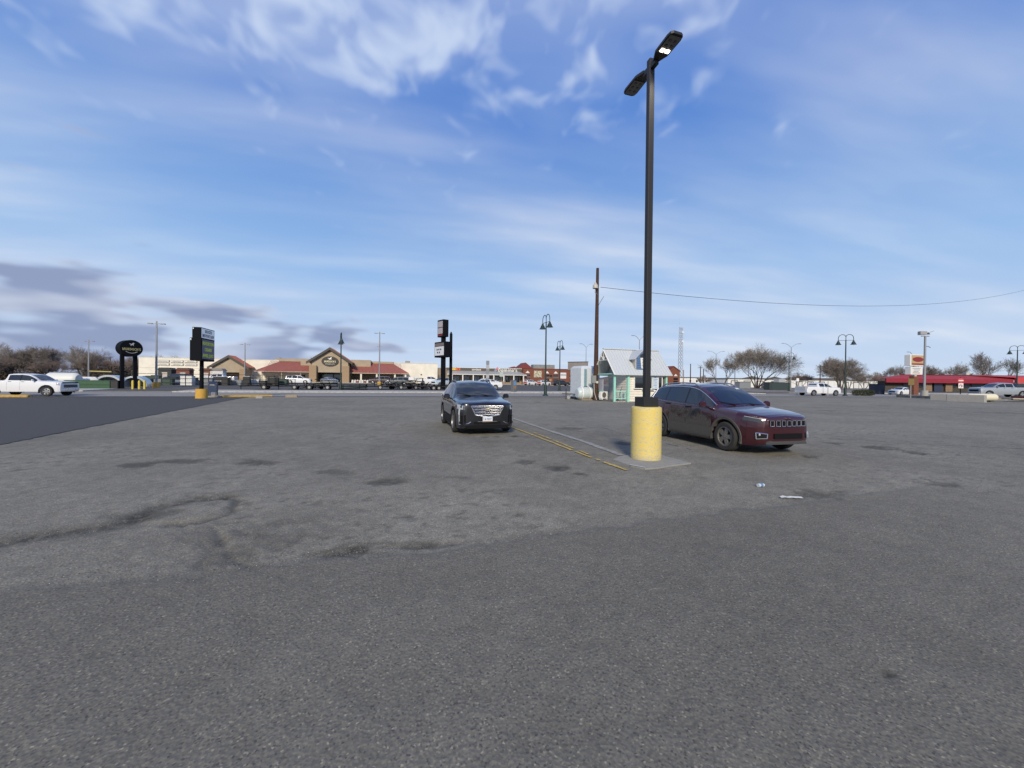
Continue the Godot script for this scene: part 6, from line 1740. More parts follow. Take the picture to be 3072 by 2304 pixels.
func street_furniture() -> void:
	var blue := mat("postbox_blue", lin(0.008, 0.025, 0.075), 0.5)
	# blue collection box on four legs
	var o := thing("mail_box", "blue steel mail collection box on four legs beside the message board", "mailbox", on(-26.6, -35.3, 0.14), A + 0.15)
	var poly := PackedVector2Array([Vector2(-0.30, 0.32), Vector2(0.30, 0.32), Vector2(0.30, 1.02)])
	for k in 9:
		var a := PI * k / 8.0
		poly.append(Vector2(cos(a) * 0.30, 1.02 + sin(a) * 0.27))
	part(o, "body", MB.new().prism(poly, 0.62, Transform3D(Basis(Vector3.UP, PI / 2), Vector3(-0.31, 0, 0))), blue, 40.0)
	for x in [-0.27, 0.27]:
		for z in [-0.25, 0.25]:
			part(o, "leg", B(Vector3(x, 0.17, z), Vector3(0.07, 0.34, 0.07)), blue)
	part(o, "slot", B(Vector3(0, 1.06, 0.30), Vector3(0.46, 0.14, 0.04)), mat("slot_dark", lin(0.008, 0.012, 0.03), 0.6))
	part(o, "label_strip", B(Vector3(0, 0.965, 0.32), Vector3(0.34, 0.035, 0.02)), mat("label_white", lin(0.7, 0.7, 0.7), 0.6))
	structure("mail_pad", MB.new().cbox(on(-26.6, -35.3, 0.07), Vector3(1.3, 0.16, 1.1), 0.02, Basis(Vector3.UP, A)).mesh(), mat("pad_concrete", lin(0.29, 0.285, 0.26), 0.9, {"grain": "plain", "scale": 0.8}))
	# yellow kerbs, broken kerb ends
	var yk := mat("kerb_yellow", lin(0.60, 0.38, 0.08), 0.8, {"grain": "strong", "scale": 0.6})
	var k1 := thing("yellow_kerb", "long yellow painted kerb running right of the mail box", "kerb", at(-13.9, 42.0), A + 0.33)
	part(k1, "block", MB.new().cbox(Vector3(0, 0.09, 0), Vector3(5.0, 0.18, 0.35), 0.04), yk)
	var k2 := thing("yellow_kerb", "yellow painted kerb under the white pickup at left edge", "kerb", on(-41.5, -31.2), A)
	part(k2, "block", MB.new().cbox(Vector3(0, 0.10, 0), Vector3(5.5, 0.20, 0.45), 0.05), yk)
	var tanc := mat("broken_concrete", lin(0.40, 0.32, 0.22), 0.9, {"grain": "strong", "scale": 1.2})
	var b1 := thing("kerb_stub", "broken tan kerb block lying alone in front of the trailers", "kerb", on(-20.6, -37.1), A + 0.1)
	part(b1, "block", MB.new().cbox(Vector3(0, 0.11, 0), Vector3(1.0, 0.24, 0.3), 0.06), tanc)
	var b2 := thing("kerb_stub", "small crumbled kerb stone at the end of the yellow kerb", "kerb", on(-22.0, -34.6), 0.4)
	part(b2, "block", MB.new().cbox(Vector3(0, 0.08, 0), Vector3(0.55, 0.18, 0.4), 0.07), mat("pad_concrete2", lin(0.36, 0.35, 0.32), 0.9, {"grain": "plain", "scale": 0.6}))
	# yellow bollards
	var yb := mat("bollard_yellow", lin(0.62, 0.46, 0.06), 0.6)
	var bl := ["yellow steel bollard standing alone right of the oval sign posts", "left one of the paired yellow bollards", "right one of the paired yellow bollards"]
	var bp := [Vector2(-48.96, -51.2), Vector2(-48.2, -51.3), Vector2(-47.8, -51.6)]
	for i in 3:
		var b := thing("bollard", bl[i], "bollard", on(bp[i].x, bp[i].y), 0.0, "yellow bollards by the store entrance road")
		part(b, "post", MB.new().lathe(Vector3.ZERO, [Vector2(0.12, 0), Vector2(0.12, 1.08), Vector2(0.08, 1.15), Vector2(0, 1.17)], 12), yb, 40.0)
	# concrete barriers, tank and wreckage at the right
	var conc := mat("barrier_concrete", lin(0.36, 0.35, 0.325), 0.9, {"grain": "plain", "scale": 0.5})
	var lab := ["long grey concrete barrier block nearest the floodlight pole", "grey concrete barrier block in front of the silver pickup"]
	for i in 2:
		var q := thing("concrete_barrier", lab[i], "barrier", [on(51.9, -47.2), on(50.6, -44.2)][i], deg_to_rad(-66.0), "concrete barriers at the lot edge")
		part(q, "block", MB.new().cbox(Vector3(0, 0.40, 0), Vector3(3.0, 0.82, 0.5), 0.06), conc)
	structure("raised_yard", MB.new().box(Vector3(67.0, 0.17, -54.0), Vector3(20.0, 0.36, 9.0), Basis(Vector3.UP, deg_to_rad(-4.0))).mesh(), mat("gravel_yard", lin(0.26, 0.24, 0.21), 0.95, {"grain": "strong", "scale": 0.2}))
	var tk := thing("white_culvert", "pale cream plastic cylinder lying behind the concrete barrier", "pipe", on(53.5, -45.2), deg_to_rad(-10.0))
	part(tk, "shell", MB.new().lathe(Vector3(0, 0.5, 0), [Vector2(0.0, -1.35), Vector2(0.34, -1.35), Vector2(0.42, -1.2), Vector2(0.42, 1.2), Vector2(0.34, 1.35), Vector2(0, 1.35)], 18, Basis(Vector3.BACK, PI / 2)), mat("tank_cream", lin(0.62, 0.58, 0.44), 0.6), 40.0)
	part(tk, "cradle", B(Vector3(-0.6, 0.06, 0), Vector3(0.3, 0.14, 0.8)), mat("cradle_dark", lin(0.05, 0.05, 0.05), 0.8))
	part(tk, "cradle", B(Vector3(0.7, 0.06, 0), Vector3(0.3, 0.14, 0.8)), mat("cradle_dark", lin(0.05, 0.05, 0.05), 0.8))
	var rt := thing("red_trailer", "low dark red trailer bed at the right edge under the pickup", "trailer", on(60.5, -45.8), deg_to_rad(-5.0))
	part(rt, "bed", MB.new().cbox(Vector3(0, 0.42, 0), Vector3(3.6, 0.5, 1.6), 0.03), mat("trailer_red", lin(0.14, 0.008, 0.012), 0.5))
	part(rt, "deck", B(Vector3(-2.1, 0.36, 0.1), Vector3(2.0, 0.14, 1.2)), mat("deck_tan", lin(0.34, 0.32, 0.24), 0.8))
	for x in [-1.2, 0.9]:
		part(rt, "wheel", MB.new().cyl(Vector3(x, 0.32, 0.75), Vector3(x, 0.32, 0.95), 0.32, 0.32, 14), mat("tyre_rubber", lin(0.028, 0.027, 0.026), 0.9, {"grain": "fine", "scale": 3.0, "world": false}))
	# trimmed hedge
	# litter
	var l1 := thing("crushed_can", "small crushed pale blue can on the asphalt right of the drum", "litter", Vector3(4.07, 0.012, -6.46), 0.4)
	part(l1, "can", MB.new().cyl(Vector3(-0.06, 0.02, 0), Vector3(0.06, 0.018, 0.01), 0.03, 0.026, 8), mat("can_pale", lin(0.5, 0.55, 0.6), 0.4))
	part(l1, "can_band", MB.new().cyl(Vector3(-0.02, 0.021, 0.002), Vector3(0.03, 0.02, 0.006), 0.0315, 0.029, 8), mat("can_blue", lin(0.10, 0.22, 0.42), 0.4))
	var l2 := thing("paper_scrap", "flattened white paper scrap lying nearest on the asphalt", "litter", Vector3(4.11, 0.012, -5.8), -0.1)
	var pm := MB.new()
	for k in 6:
		var x0 := -0.15 + k * 0.05
		var ya := 0.012 + 0.014 * absf(sin(k * 1.7)); var yb2 := 0.012 + 0.014 * absf(sin((k + 1) * 1.7))
		pm.quad(Vector3(x0, ya, -0.03 - 0.01 * sin(k * 2.0)), Vector3(x0 + 0.05, yb2, -0.03 - 0.01 * sin(k * 2.0 + 2.0)), Vector3(x0 + 0.05, yb2 * 0.7, 0.03), Vector3(x0, ya * 0.7, 0.03))
	part(l2, "sheet", pm, mat("paper_white", lin(0.62, 0.62, 0.58), 0.8))
	# tanks beside the hut
	var wt := mat("tank_white", lin(0.62, 0.67, 0.70), 0.45, {"grain": "plain", "scale": 0.5})
	var t1 := thing("ice_container", "tall rounded white container behind the wooden pole", "container", on(7.35, -39.6), A + 0.12)
	part(t1, "box", MB.new().cbox(Vector3(0.3, 1.78, -0.6), Vector3(2.2, 3.1, 2.4), 0.22), wt, 30.0)
	part(t1, "blue_stripes", B(Vector3(-0.42, 1.8, 0.605), Vector3(0.30, 2.4, 0.01)), mat("stripe_blue", lin(0.24, 0.40, 0.48), 0.6, {"grain": "strong", "scale": 3.0}))
	part(t1, "corner_rib", MB.new().cyl(Vector3(0.55, 0.3, 0.62), Vector3(0.55, 3.1, 0.62), 0.06, 0.06, 8), mat("rib_white", lin(0.78, 0.78, 0.76), 0.4))
	part(t1, "skid", B(Vector3(0.3, 0.12, -0.6), Vector3(2.1, 0.24, 2.2)), mat("cradle_dark", lin(0.05, 0.05, 0.05), 0.8))
	var t2 := thing("water_tank", "low round white plastic tank in front of the tall container", "tank", on(7.0, -38.2), A)
	part(t2, "shell", MB.new().lathe(Vector3(0, 0.66, 0), [Vector2(0, -0.85), Vector2(0.42, -0.82), Vector2(0.60, -0.6), Vector2(0.62, 0.0), Vector2(0.60, 0.6), Vector2(0.42, 0.82), Vector2(0, 0.85)], 18, Basis(Vector3.BACK, PI / 2)), mat("tank_milky", lin(0.56, 0.63, 0.64), 0.4, {"grain": "plain", "scale": 0.8}), 40.0)
	part(t2, "lid", MB.new().cyl(Vector3(0.1, 1.27, 0), Vector3(0.1, 1.33, 0), 0.16, 0.16, 12), mat("cradle_dark", lin(0.05, 0.05, 0.05), 0.8))
	for x in [-0.4, 0.4]: part(t2, "band", MB.new().lathe(Vector3(x, 0.66, 0), [Vector2(0.62, -0.05), Vector2(0.645, -0.03), Vector2(0.645, 0.03), Vector2(0.62, 0.05)], 18, Basis(Vector3.BACK, PI / 2)), mat("rib_white", lin(0.78, 0.78, 0.76), 0.4))
	part(t2, "foot", B(Vector3(0, 0.06, 0.1), Vector3(1.1, 0.12, 0.9)), mat("wood_foot", lin(0.25, 0.2, 0.13), 0.9))
	var jk := thing("trailer_tongue", "small dark trailer tongue with jack left of the white tank", "trailer", on(5.9, -39.6), A - 0.2)
	part(jk, "beam", MB.new().cyl(Vector3(-0.9, 0.55, 0), Vector3(0.9, 0.5, 0), 0.06, 0.06, 6), mat("cradle_dark", lin(0.05, 0.05, 0.05), 0.8))
	part(jk, "jack", MB.new().cyl(Vector3(-0.5, 0.0, 0), Vector3(-0.5, 1.05, 0), 0.05, 0.05, 6), mat("cradle_dark", lin(0.05, 0.05, 0.05), 0.8))
	part(jk, "wheel", MB.new().cyl(Vector3(-0.25, 0.18, -0.05), Vector3(-0.25, 0.18, 0.05), 0.18, 0.18, 12), mat("wheel_grey", lin(0.28, 0.28, 0.28), 0.6))
	part(jk, "beam", MB.new().cyl(Vector3(0.1, 0.5, -0.5), Vector3(0.9, 0.5, 0.3), 0.05, 0.05, 6), mat("cradle_dark", lin(0.05, 0.05, 0.05), 0.8))

func other_cars() -> void:
	var white := paint("white", lin(0.66, 0.67, 0.69), 0.4)
	var chrome := mat("chrome", lin(0.78, 0.78, 0.79), 0.22, {"metal": 1.0})
	var e1 := Vector2(cos(A), -sin(A))
	# left pickup: right front wheel at (-39.05, -33.2), driving to the right
	var h := Vector2(0.98, -0.20).normalized()
	var rt := Vector2(-h.y, h.x)
	var c := Vector2(-39.05, -33.25) - h * TRUCK.fx - rt * 1.0
	var t := vehicle(TRUCK, "pickup_truck", "white crew-cab pickup cut off by the left edge", "pickup truck", on(c.x, c.y, 0.02), h, white, {"bumper": chrome, "spokes": 6, "grille": mat("grille_dark", lin(0.03, 0.03, 0.035), 0.4), "fine": true})
	part(t, "bull_bar", MB.new().tube([Vector3(3.0, 0.45, -0.55), Vector3(3.12, 0.7, -0.5), Vector3(3.12, 0.7, 0.5), Vector3(3.0, 0.45, 0.55)], 0.035, 6), chrome)
	part(t, "bug_deflector", MB.new().cbox(Vector3(2.90, 1.16, 0), Vector3(0.08, 0.10, 1.5), 0.02), mat("black_plastic", lin(0.008, 0.008, 0.009), 0.55, {"spec": 0.22}))
	arch_trim(t, TRUCK, mat("black_plastic", lin(0.008, 0.008, 0.009), 0.55, {"spec": 0.22}), 0.07)
	# right pickup, driving away to the right: rear right wheel (47.15,-62.7) front (53.8,-66.3) -> scaled onto a flat lot
	h = Vector2(0.985, -0.17).normalized()
	c = Vector2(48.3, -62.6)
	var far_truck := vehicle(TRUCK, "pickup_truck", "white crew-cab pickup driving away on the right beyond the maroon SUV", "pickup truck", on(c.x, c.y, 0.0), h, white, {"bumper": chrome, "spokes": 6, "gate": mat("gate_grey", lin(0.45, 0.46, 0.48), 0.4)})
	far_truck.scale = Vector3.ONE * 1.09
	# dark SUV parked behind the maroon one
	h = Vector2(0.30, 0.95).normalized()
	vehicle(XT, "crossover_car", "dark SUV mostly hidden behind the maroon SUV", "car", Vector3(9.7, 0.004, -19.8), h, paint("charcoal", lin(0.02, 0.021, 0.024), 0.35), {"rails": mat("satin_rail", lin(0.20, 0.20, 0.21), 0.3, {"metal": 0.8})})
	# white sedan and silver pickup by the diner
	vehicle(SEDAN, "sedan_car", "white sedan facing left before the diner", "car", on(74.0, -75.5), Vector2(-0.95, 0.30).normalized(), white, {"grille": mat("grille_dark", lin(0.03, 0.03, 0.035), 0.4)})
	var sp := vehicle(TRUCK, "pickup_truck", "silver pickup with a dark bed cap facing left at the right edge", "pickup truck", Vector3(65.4, 0.35, -53.2), Vector2(-0.985, -0.17).normalized(), paint("silver", lin(0.30, 0.33, 0.36), 0.4, 0.3), {"spokes": 5})
	part(sp, "bed_cap", MB.new().prism(PackedVector2Array([Vector2(-2.85, 1.34), Vector2(-1.0, 1.34), Vector2(-1.35, 1.84), Vector2(-2.75, 1.88)]), 1.72, Transform3D(Basis(), Vector3(0, 0, -0.86))), glassm())
	# cars on the farm store lot
	var R := [
		[WAGON, "dark SUV parked left of the white truck before the left gable", -41.3, 92.0, Vector2(-0.98, -0.1), paint("navy_black", lin(0.012, 0.014, 0.022), 0.35), "suv_car", "car"],
		[TRUCK, "white lifted pickup parked before the left gable facing left", -34.6, 93.0, -e1, white, "pickup_truck", "pickup truck"],
		[WAGON, "white SUV parked under the left red porch roof", -20.0, 92.0, e1, white, "suv_car", "car"],
		[SEDAN, "silver sedan parked before the store entrance", -14.6, 95.0, Vector2(0.8, 0.6), paint("silver", lin(0.30, 0.33, 0.36), 0.4, 0.3), "sedan_car", "car"],
		[WAGON, "dark maroon SUV parked before the right porch", -4.1, 96.0, Vector2(-0.95, 0.25), paint("dull_maroon", lin(0.030, 0.008, 0.010), 0.4), "suv_car", "car"],
		[WAGON, "dark blue-green SUV parked behind the trailers right of the grey lot light", -0.1, 84.0, Vector2(-0.95, 0.2), paint("teal_black", lin(0.012, 0.022, 0.028), 0.4), "suv_car", "car"],
		[TRUCK, "white pickup parked by the cream wall end", 7.2, 95.0, e1, white, "pickup_truck", "pickup truck"],
		[WAGON, "pale blue-white SUV half hidden by the pylon sign pole", 8.8, 84.0, Vector2(-0.6, 0.8), paint("ice_white", lin(0.50, 0.58, 0.60), 0.4), "suv_car", "car"],
		[TRUCK, "white pickup showing its cab above the black crossover", 14.2, 66.5, Vector2(-0.96, 0.25), white, "pickup_truck", "pickup truck"],
		[SEDAN, "white sedan showing its roof right above the black crossover", 20.2, 90.0, Vector2(-0.9, 0.4), white, "sedan_car", "car"],
		[WAGON, "red and white SUV parked left before the brick shops", 41.3, 122.0, Vector2(0.75, -0.65), white, "suv_car", "car"],
		[WAGON, "red and white SUV parked right before the brick shops", 45.6, 121.0, Vector2(0.75, -0.65), white, "suv_car", "car"],
		[TRUCK, "black pickup parked before the right mural", 51.0, 120.0, e1, paint("black", lin(0.0075, 0.008, 0.012), 0.3), "pickup_truck", "pickup truck"]]
	for r in R:
		var o := vehicle(r[0], r[6], r[1], r[7], at(r[2], r[3], 0.035), (r[4] as Vector2).normalized(), r[5], {"group": "vehicles on the shop parking"})
		if String(r[1]).begins_with("red and"):
			part(o, "red_tailgate", B(Vector3(-2.42, 0.95, 0), Vector3(0.06, 0.45, 1.5)), mat("tail_red", lin(0.50, 0.05, 0.03), 0.5))
	# a grey car by the trees
	vehicle(WAGON, "suv_car", "grey SUV parked under the big bare tree", "car", on(77.0, -118.0), Vector2(0.4, 0.9).normalized(), paint("mid_grey", lin(0.10, 0.10, 0.11), 0.4), {})

func trailers() -> void:
	var blk := mat("trailer_black", lin(0.007, 0.007, 0.008), 0.7, {"spec": 0.2})
	var rub := mat("tyre_rubber", lin(0.028, 0.027, 0.026), 0.9, {"grain": "fine", "scale": 3.0, "world": false})
	var rim := mat("rim_pale", lin(0.30, 0.30, 0.30), 0.5)
	var deck := mat("deck_wood", lin(0.08, 0.06, 0.045), 0.9)
	var T := [[-18.3, 63.5, 3.4, "black utility trailer with upright ramp gate, leftmost of the trailer row", true, 1, false],
		[-13.6, 63.8, 3.6, "low trailer with round silver fenders beside the ramp-gate trailer", false, 2, true],
		[-10.2, 63.6, 3.2, "stacked black trailer frames in front of the silver sedan", false, 1, false],
		[-3.0, 65.2, 3.4, "black trailer with one bright wheel right of the green lamp", true, 1, false],
		[0.1, 66.0, 3.4, "black trailer frame parked before the blue-green SUV", false, 1, false],
		[2.4, 66.6, 3.0, "black dump trailer loaded with pale boxes", true, 1, false],
		[5.4, 64.0, 4.6, "long tandem-axle black trailer left of the pylon sign", false, 2, false]]
	for t in T:
		var o := thing("utility_trailer", t[3], "trailer", at(t[0], t[1], 0.035), A + 0.04, "black trailers lined up along the road")
		var L: float = t[2]
		part(o, "frame", B(Vector3(0, 0.52, 0), Vector3(L, 0.14, 1.6)), blk)
		part(o, "deck", B(Vector3(0, 0.60, 0), Vector3(L - 0.1, 0.03, 1.5)), deck)
		part(o, "tongue", MB.new().cyl(Vector3(-L / 2, 0.5, 0), Vector3(-L / 2 - 1.2, 0.45, 0), 0.07, 0.06, 5), blk)
		part(o, "jack", MB.new().cyl(Vector3(-L / 2 - 1.0, 0, 0.1), Vector3(-L / 2 - 1.0, 0.95, 0.1), 0.045, 0.045, 5), blk)
		for z in [-0.78, 0.78]:
			part(o, "rail", B(Vector3(0, 0.86, z), Vector3(L, 0.07, 0.07)), blk)
			for k in 4: part(o, "rail_post", B(Vector3(-L / 2 + 0.05 + k * (L - 0.1) / 3, 0.72, z), Vector3(0.07, 0.30, 0.07)), blk)
		for k in t[5]:
			for z in [-0.95, 0.95]:
				var x: float = (k - (t[5] - 1) * 0.5) * (0.82 if not t[6] else 1.9) + 0.3
				var w := part(o, "wheel", MB.new().cyl(Vector3(x, 0.34, z - 0.1), Vector3(x, 0.34, z + 0.1), 0.34, 0.34, 14), rub, 40.0)
				part(w, "rim", MB.new().cyl(Vector3(x, 0.34, z - 0.108), Vector3(x, 0.34, z + 0.108), 0.18, 0.18, 10), rim)
				var fd := MB.new()
				for q in 6:
					var a0 := PI * q / 6.0; var a1 := PI * (q + 1) / 6.0
					fd.quad(Vector3(x + cos(a0) * 0.46, 0.36 + sin(a0) * 0.44, z - 0.13), Vector3(x + cos(a1) * 0.46, 0.36 + sin(a1) * 0.44, z - 0.13), Vector3(x + cos(a1) * 0.46, 0.36 + sin(a1) * 0.44, z + 0.13), Vector3(x + cos(a0) * 0.46, 0.36 + sin(a0) * 0.44, z + 0.13))
				part(o, "fender", fd, mat("fender_silver", lin(0.42, 0.43, 0.44), 0.4, {"metal": 0.5}) if t[6] else blk)
		if t[4]:
			for z in [-0.75, 0.0, 0.75]: part(o, "gate_post", B(Vector3(L / 2 - 0.05, 1.2, z), Vector3(0.06, 1.25, 0.06)), blk)
			for y in [1.2, 1.8]: part(o, "gate_bar", B(Vector3(L / 2 - 0.05, y, 0), Vector3(0.06, 0.06, 1.56)), blk)
			for x in [L / 2 - 1.2]:
				for z in [-0.78, 0.78]: part(o, "gate_post", B(Vector3(x, 1.35, z), Vector3(0.06, 1.0, 0.06)), blk)
			for z in [-0.78, 0.78]: part(o, "gate_bar", B(Vector3(L / 2 - 0.6, 1.83, z), Vector3(1.2, 0.06, 0.06)), blk)
		if "stacked" in t[3] or "dump" in t[3]:
			for k in 3:
				part(o, "stacked_frame", B(Vector3(0.2 * sin(k * 3.0), 0.95 + k * 0.22, 0), Vector3(L * 0.85, 0.09, 1.5), Basis(Vector3.BACK, 0.08 * sin(k * 2.2))), blk if k != 1 else mat("frame_tan", lin(0.22, 0.20, 0.15), 0.8))
		if "dump" in t[3]:
			for k in 2: part(o, "pale_box", B(Vector3(-0.4 + k * 0.9, 1.75, 0), Vector3(0.8, 0.5, 1.0)), mat("label_white", lin(0.7, 0.7, 0.7), 0.6))
	var hr := RandomNumberGenerator.new()
	hr.seed = 15
	var heaps := [[-11.8, 65.2, "dark heap of implement frames behind the stacked trailers"], [-1.4, 67.0, "dark heap of implement frames left of the blue-green SUV"], [1.4, 68.0, "dark heap of implement frames beside the dump trailer"], [3.9, 68.4, "dark heap of implement frames near the tandem trailer"]]
	for e in heaps:
		var o := thing("implement_heap", e[2], "farm implements", at(e[0], e[1], 0.035), A, "heaped farm implements")
		for k in 16:
			var a := Vector3(hr.randf_range(-1.3, 1.3), hr.randf_range(0.05, 0.9), hr.randf_range(-0.8, 0.8))
			var b := a + Vector3(hr.randf_range(-1.2, 1.2), hr.randf_range(-0.25, 0.6), hr.randf_range(-0.4, 0.4))
			b.y = maxf(b.y, 0.05)
			part(o, "bar", MB.new().cyl(a, b, 0.06, 0.06, 5), blk if k % 5 else mat("bar_grey", lin(0.12, 0.12, 0.12), 0.6))
		for k in 2:
			var x := hr.randf_range(-1.0, 1.0)
			part(o, "wheel", MB.new().cyl(Vector3(x, 0.3, 0.7), Vector3(x, 0.3, 0.9), 0.3, 0.3, 12), rub)
	# heap of dark gates lying flat
	var g := thing("gate_stack", "low stack of dark green metal gates lying right of the green lamp", "gates", at(-6.3, 63.8, 0.035), A)
	for k in 6:
		var mb := MB.new()
		for z in [-0.7, -0.23, 0.23, 0.7]: mb.box(Vector3(0, 0.12 + k * 0.13, z), Vector3(3.6 - 0.2 * (k % 3), 0.06, 0.06), Basis(Vector3.BACK, 0.05 * sin(k * 1.9)))
		for x in [-1.6, 0, 1.6]: mb.box(Vector3(x, 0.12 + k * 0.13, 0), Vector3(0.06, 0.06, 1.45))
		part(g, "gate", mb, mat("gate_green", lin(0.006, 0.014, 0.012), 0.7, {"spec": 0.2}))

func yard_goods() -> void:
	var r := RandomNumberGenerator.new()
	r.seed = 77
	# green stock troughs, stacked two high, with a black end
	var gm := mat("trough_green", lin(0.022, 0.085, 0.035), 0.5, {"grain": "plain", "scale": 0.5})
	for i in 2:
		var o := thing("stock_trough", ["green stock trough at the bottom of the stack behind the left pickup", "green stock trough on top of the stack behind the left pickup"][i], "trough", at(-38.3, 64.5, 0.04 + i * 0.52), A)
		part(o, "shell", MB.new().cbox(Vector3(0, 0.25, 0), Vector3(4.7, 0.50, 1.3), 0.05), gm)
		part(o, "rim", B(Vector3(0, 0.485, 0), Vector3(4.8, 0.05, 1.4)), gm)
	var bx := thing("black_bin", "black bin pressed against the end of the green troughs", "bin", at(-35.5, 64.4, 0.04), A)
	part(bx, "shell", MB.new().cbox(Vector3(0, 0.5, 0), Vector3(0.8, 1.0, 1.2), 0.05), mat("bin_black", lin(0.014, 0.016, 0.016), 0.6))
	part(bx, "lid", B(Vector3(0, 1.02, 0), Vector3(0.86, 0.06, 1.26)), mat("bin_black", lin(0.014, 0.016, 0.016), 0.6))
	# galvanised hoops
	var galv := mat("bright_galv", lin(0.55, 0.57, 0.58), 0.3, {"metal": 0.85})
	var hl := ["large galvanised arch shelter behind the oval sign posts", "smaller galvanised arch shelter seen right of the oval sign posts"]
	for i in 2:
		var o := thing("arch_shelter", hl[i], "shelter", [at(-39.2, 70.0), at(-37.6, 72.5)][i], A + 0.15)
		var R: float = [1.7, 1.55][i]
		var mb := MB.new()
		for k in 18:
			var a0 := PI * k / 18.0; var a1 := PI * (k + 1) / 18.0
			for rr in [R, R - 0.06]:
				var p0 := Vector3(cos(a0) * rr, sin(a0) * rr, 0); var p1 := Vector3(cos(a1) * rr, sin(a1) * rr, 0)
				mb.quad(p0 + Vector3(0, 0, 1.2), p1 + Vector3(0, 0, 1.2), p1 - Vector3(0, 0, 1.2), p0 - Vector3(0, 0, 1.2))
			var q0 := Vector3(cos(a0), sin(a0), 0); var q1 := Vector3(cos(a1), sin(a1), 0)
			mb.quad(q0 * R + Vector3(0, 0, 1.2), q0 * (R - 0.25) + Vector3(0, 0, 1.2), q1 * (R - 0.25) + Vector3(0, 0, 1.2), q1 * R + Vector3(0, 0, 1.2))
		part(o, "arch", mb, galv, 40.0)
		part(o, "back_panel", MB.new().cyl(Vector3(0, 0.02, -1.15), Vector3(0, 0.02, -1.1), R * 0.97, R * 0.97, 24), mat("panel_white", lin(0.66, 0.67, 0.66), 0.6))
	# white tanks behind the pickup
	var wt := thing("poly_tank", "long white plastic tank behind the left pickup", "tank", at(-42.4, 66.5, 0.0), A)
	part(wt, "shell", MB.new().lathe(Vector3(0, 1.05, 0), [Vector2(0, -1.7), Vector2(0.7, -1.65), Vector2(0.95, -1.3), Vector2(0.95, 1.3), Vector2(0.7, 1.65), Vector2(0, 1.7)], 18, Basis(Vector3.BACK, PI / 2)), mat("tank_white2", lin(0.62, 0.63, 0.60), 0.5), 40.0)
	part(wt, "cradle", B(Vector3(0, 0.1, 0), Vector3(2.6, 0.2, 1.2)), mat("cradle_dark", lin(0.05, 0.05, 0.05), 0.8))
	var bh := thing("boat_hull", "long low white hull lying behind the green troughs", "hull", at(-41.6, 68.5), A)
	part(bh, "shell", MB.new().cbox(Vector3(0, 0.75, 0), Vector3(3.6, 1.4, 1.2), 0.4), mat("tank_white2", lin(0.62, 0.63, 0.60), 0.5), 40.0)
	var yg := thing("barrier_arm", "long yellow barrier arm on a post before the left trees", "gate", at(-45.5, 76.0), A)
	part(yg, "arm", MB.new().cyl(Vector3(0, 2.15, 0), Vector3(2.9, 2.1, 0), 0.09, 0.09, 8), mat("arm_yellow", lin(0.40, 0.34, 0.12), 0.6))
	part(yg, "post", MB.new().cyl(Vector3(0.1, 0, 0), Vector3(0.1, 2.3, 0), 0.12, 0.12, 8), mat("post_grey", lin(0.16, 0.16, 0.17), 0.6))
	# yard fence
	var dk := mat("fence_dark", lin(0.03, 0.032, 0.033), 0.7)
	var f := thing("yard_fence", "dark pipe fence round the farm store yard", "fence", at(-30, 76.5), A)
	for k in 10:
		part(f, "fence_post", MB.new().cyl(Vector3(-16 + k * 3.2, 0, 0), Vector3(-16 + k * 3.2, 2.0, 0), 0.06, 0.06, 6), dk)
	for y in [0.5, 1.2, 1.9]:
		part(f, "fence_rail", MB.new().cyl(Vector3(-16, y, 0), Vector3(12.8, y, 0), 0.035, 0.035, 5), dk)
	# goods behind the fence: pallets, crates, tanks, one thing each
	var kinds := [["black_tub", "tub", mat("bin_black", lin(0.014, 0.016, 0.016), 0.6)], ["grey_crate", "crate", mat("crate_grey", lin(0.20, 0.21, 0.22), 0.7)], ["white_crate", "crate", mat("crate_white", lin(0.60, 0.60, 0.58), 0.7)], ["green_bin", "bin", mat("bin_green", lin(0.025, 0.055, 0.04), 0.6)], ["blue_crate", "crate", mat("crate_blue", lin(0.12, 0.16, 0.22), 0.6)]]
	var where := ["left end of the yard", "beside the grey lot light", "under the wall boards", "left of the message board", "beside the message board pole", "at the right end of the yard"]
	for i in 24:
		var k: Array = kinds[[0, 2, 3, 0, 1, 0, 3, 4, 0, 2, 1, 0, 1, 0, 3, 0, 1, 4, 0, 2, 1, 0, 0, 3][i]]
		var w := r.randf_range(0.9, 1.9)
		var h := r.randf_range(0.7, 1.6)
		var s := -42.5 + i * 0.95 + r.randf_range(-0.3, 0.3)
		var p := 78.5 + (i % 3) * 2.2
		var o := thing(k[0], "%s stacked among the goods behind the dark pipe fence" % String(k[0]).replace("_", " "), k[1], at(s, p, 0.035), A + r.randf_range(-0.1, 0.1), "goods stacked in the yard")
		part(o, "body", MB.new().cbox(Vector3(0, h / 2, 0), Vector3(w, h, 1.1), 0.05), k[2])
		part(o, "lid", B(Vector3(0, h + 0.03, 0), Vector3(w * 1.04, 0.06, 1.15)), kinds[r.randi() % 5][2])
		if i % 4 == 1: part(o, "strap", B(Vector3(0, h * 0.5, 0), Vector3(w * 1.02, 0.08, 1.13)), kinds[2][2])
	# sheds on display by the wall
	var sh := [[-50.5, "dark garden shed on display against the cream wall", lin(0.035, 0.04, 0.04), lin(0.04, 0.045, 0.045)], [-47.2, "left brown garden shed on display against the cream wall", lin(0.16, 0.055, 0.035), lin(0.10, 0.05, 0.04)], [-42.9, "right brown garden shed on display against the cream wall", lin(0.16, 0.055, 0.035), lin(0.10, 0.05, 0.04)], [-40.9, "white-doored shed on display beside the brown shed", lin(0.58, 0.57, 0.54), lin(0.2, 0.2, 0.2)]]
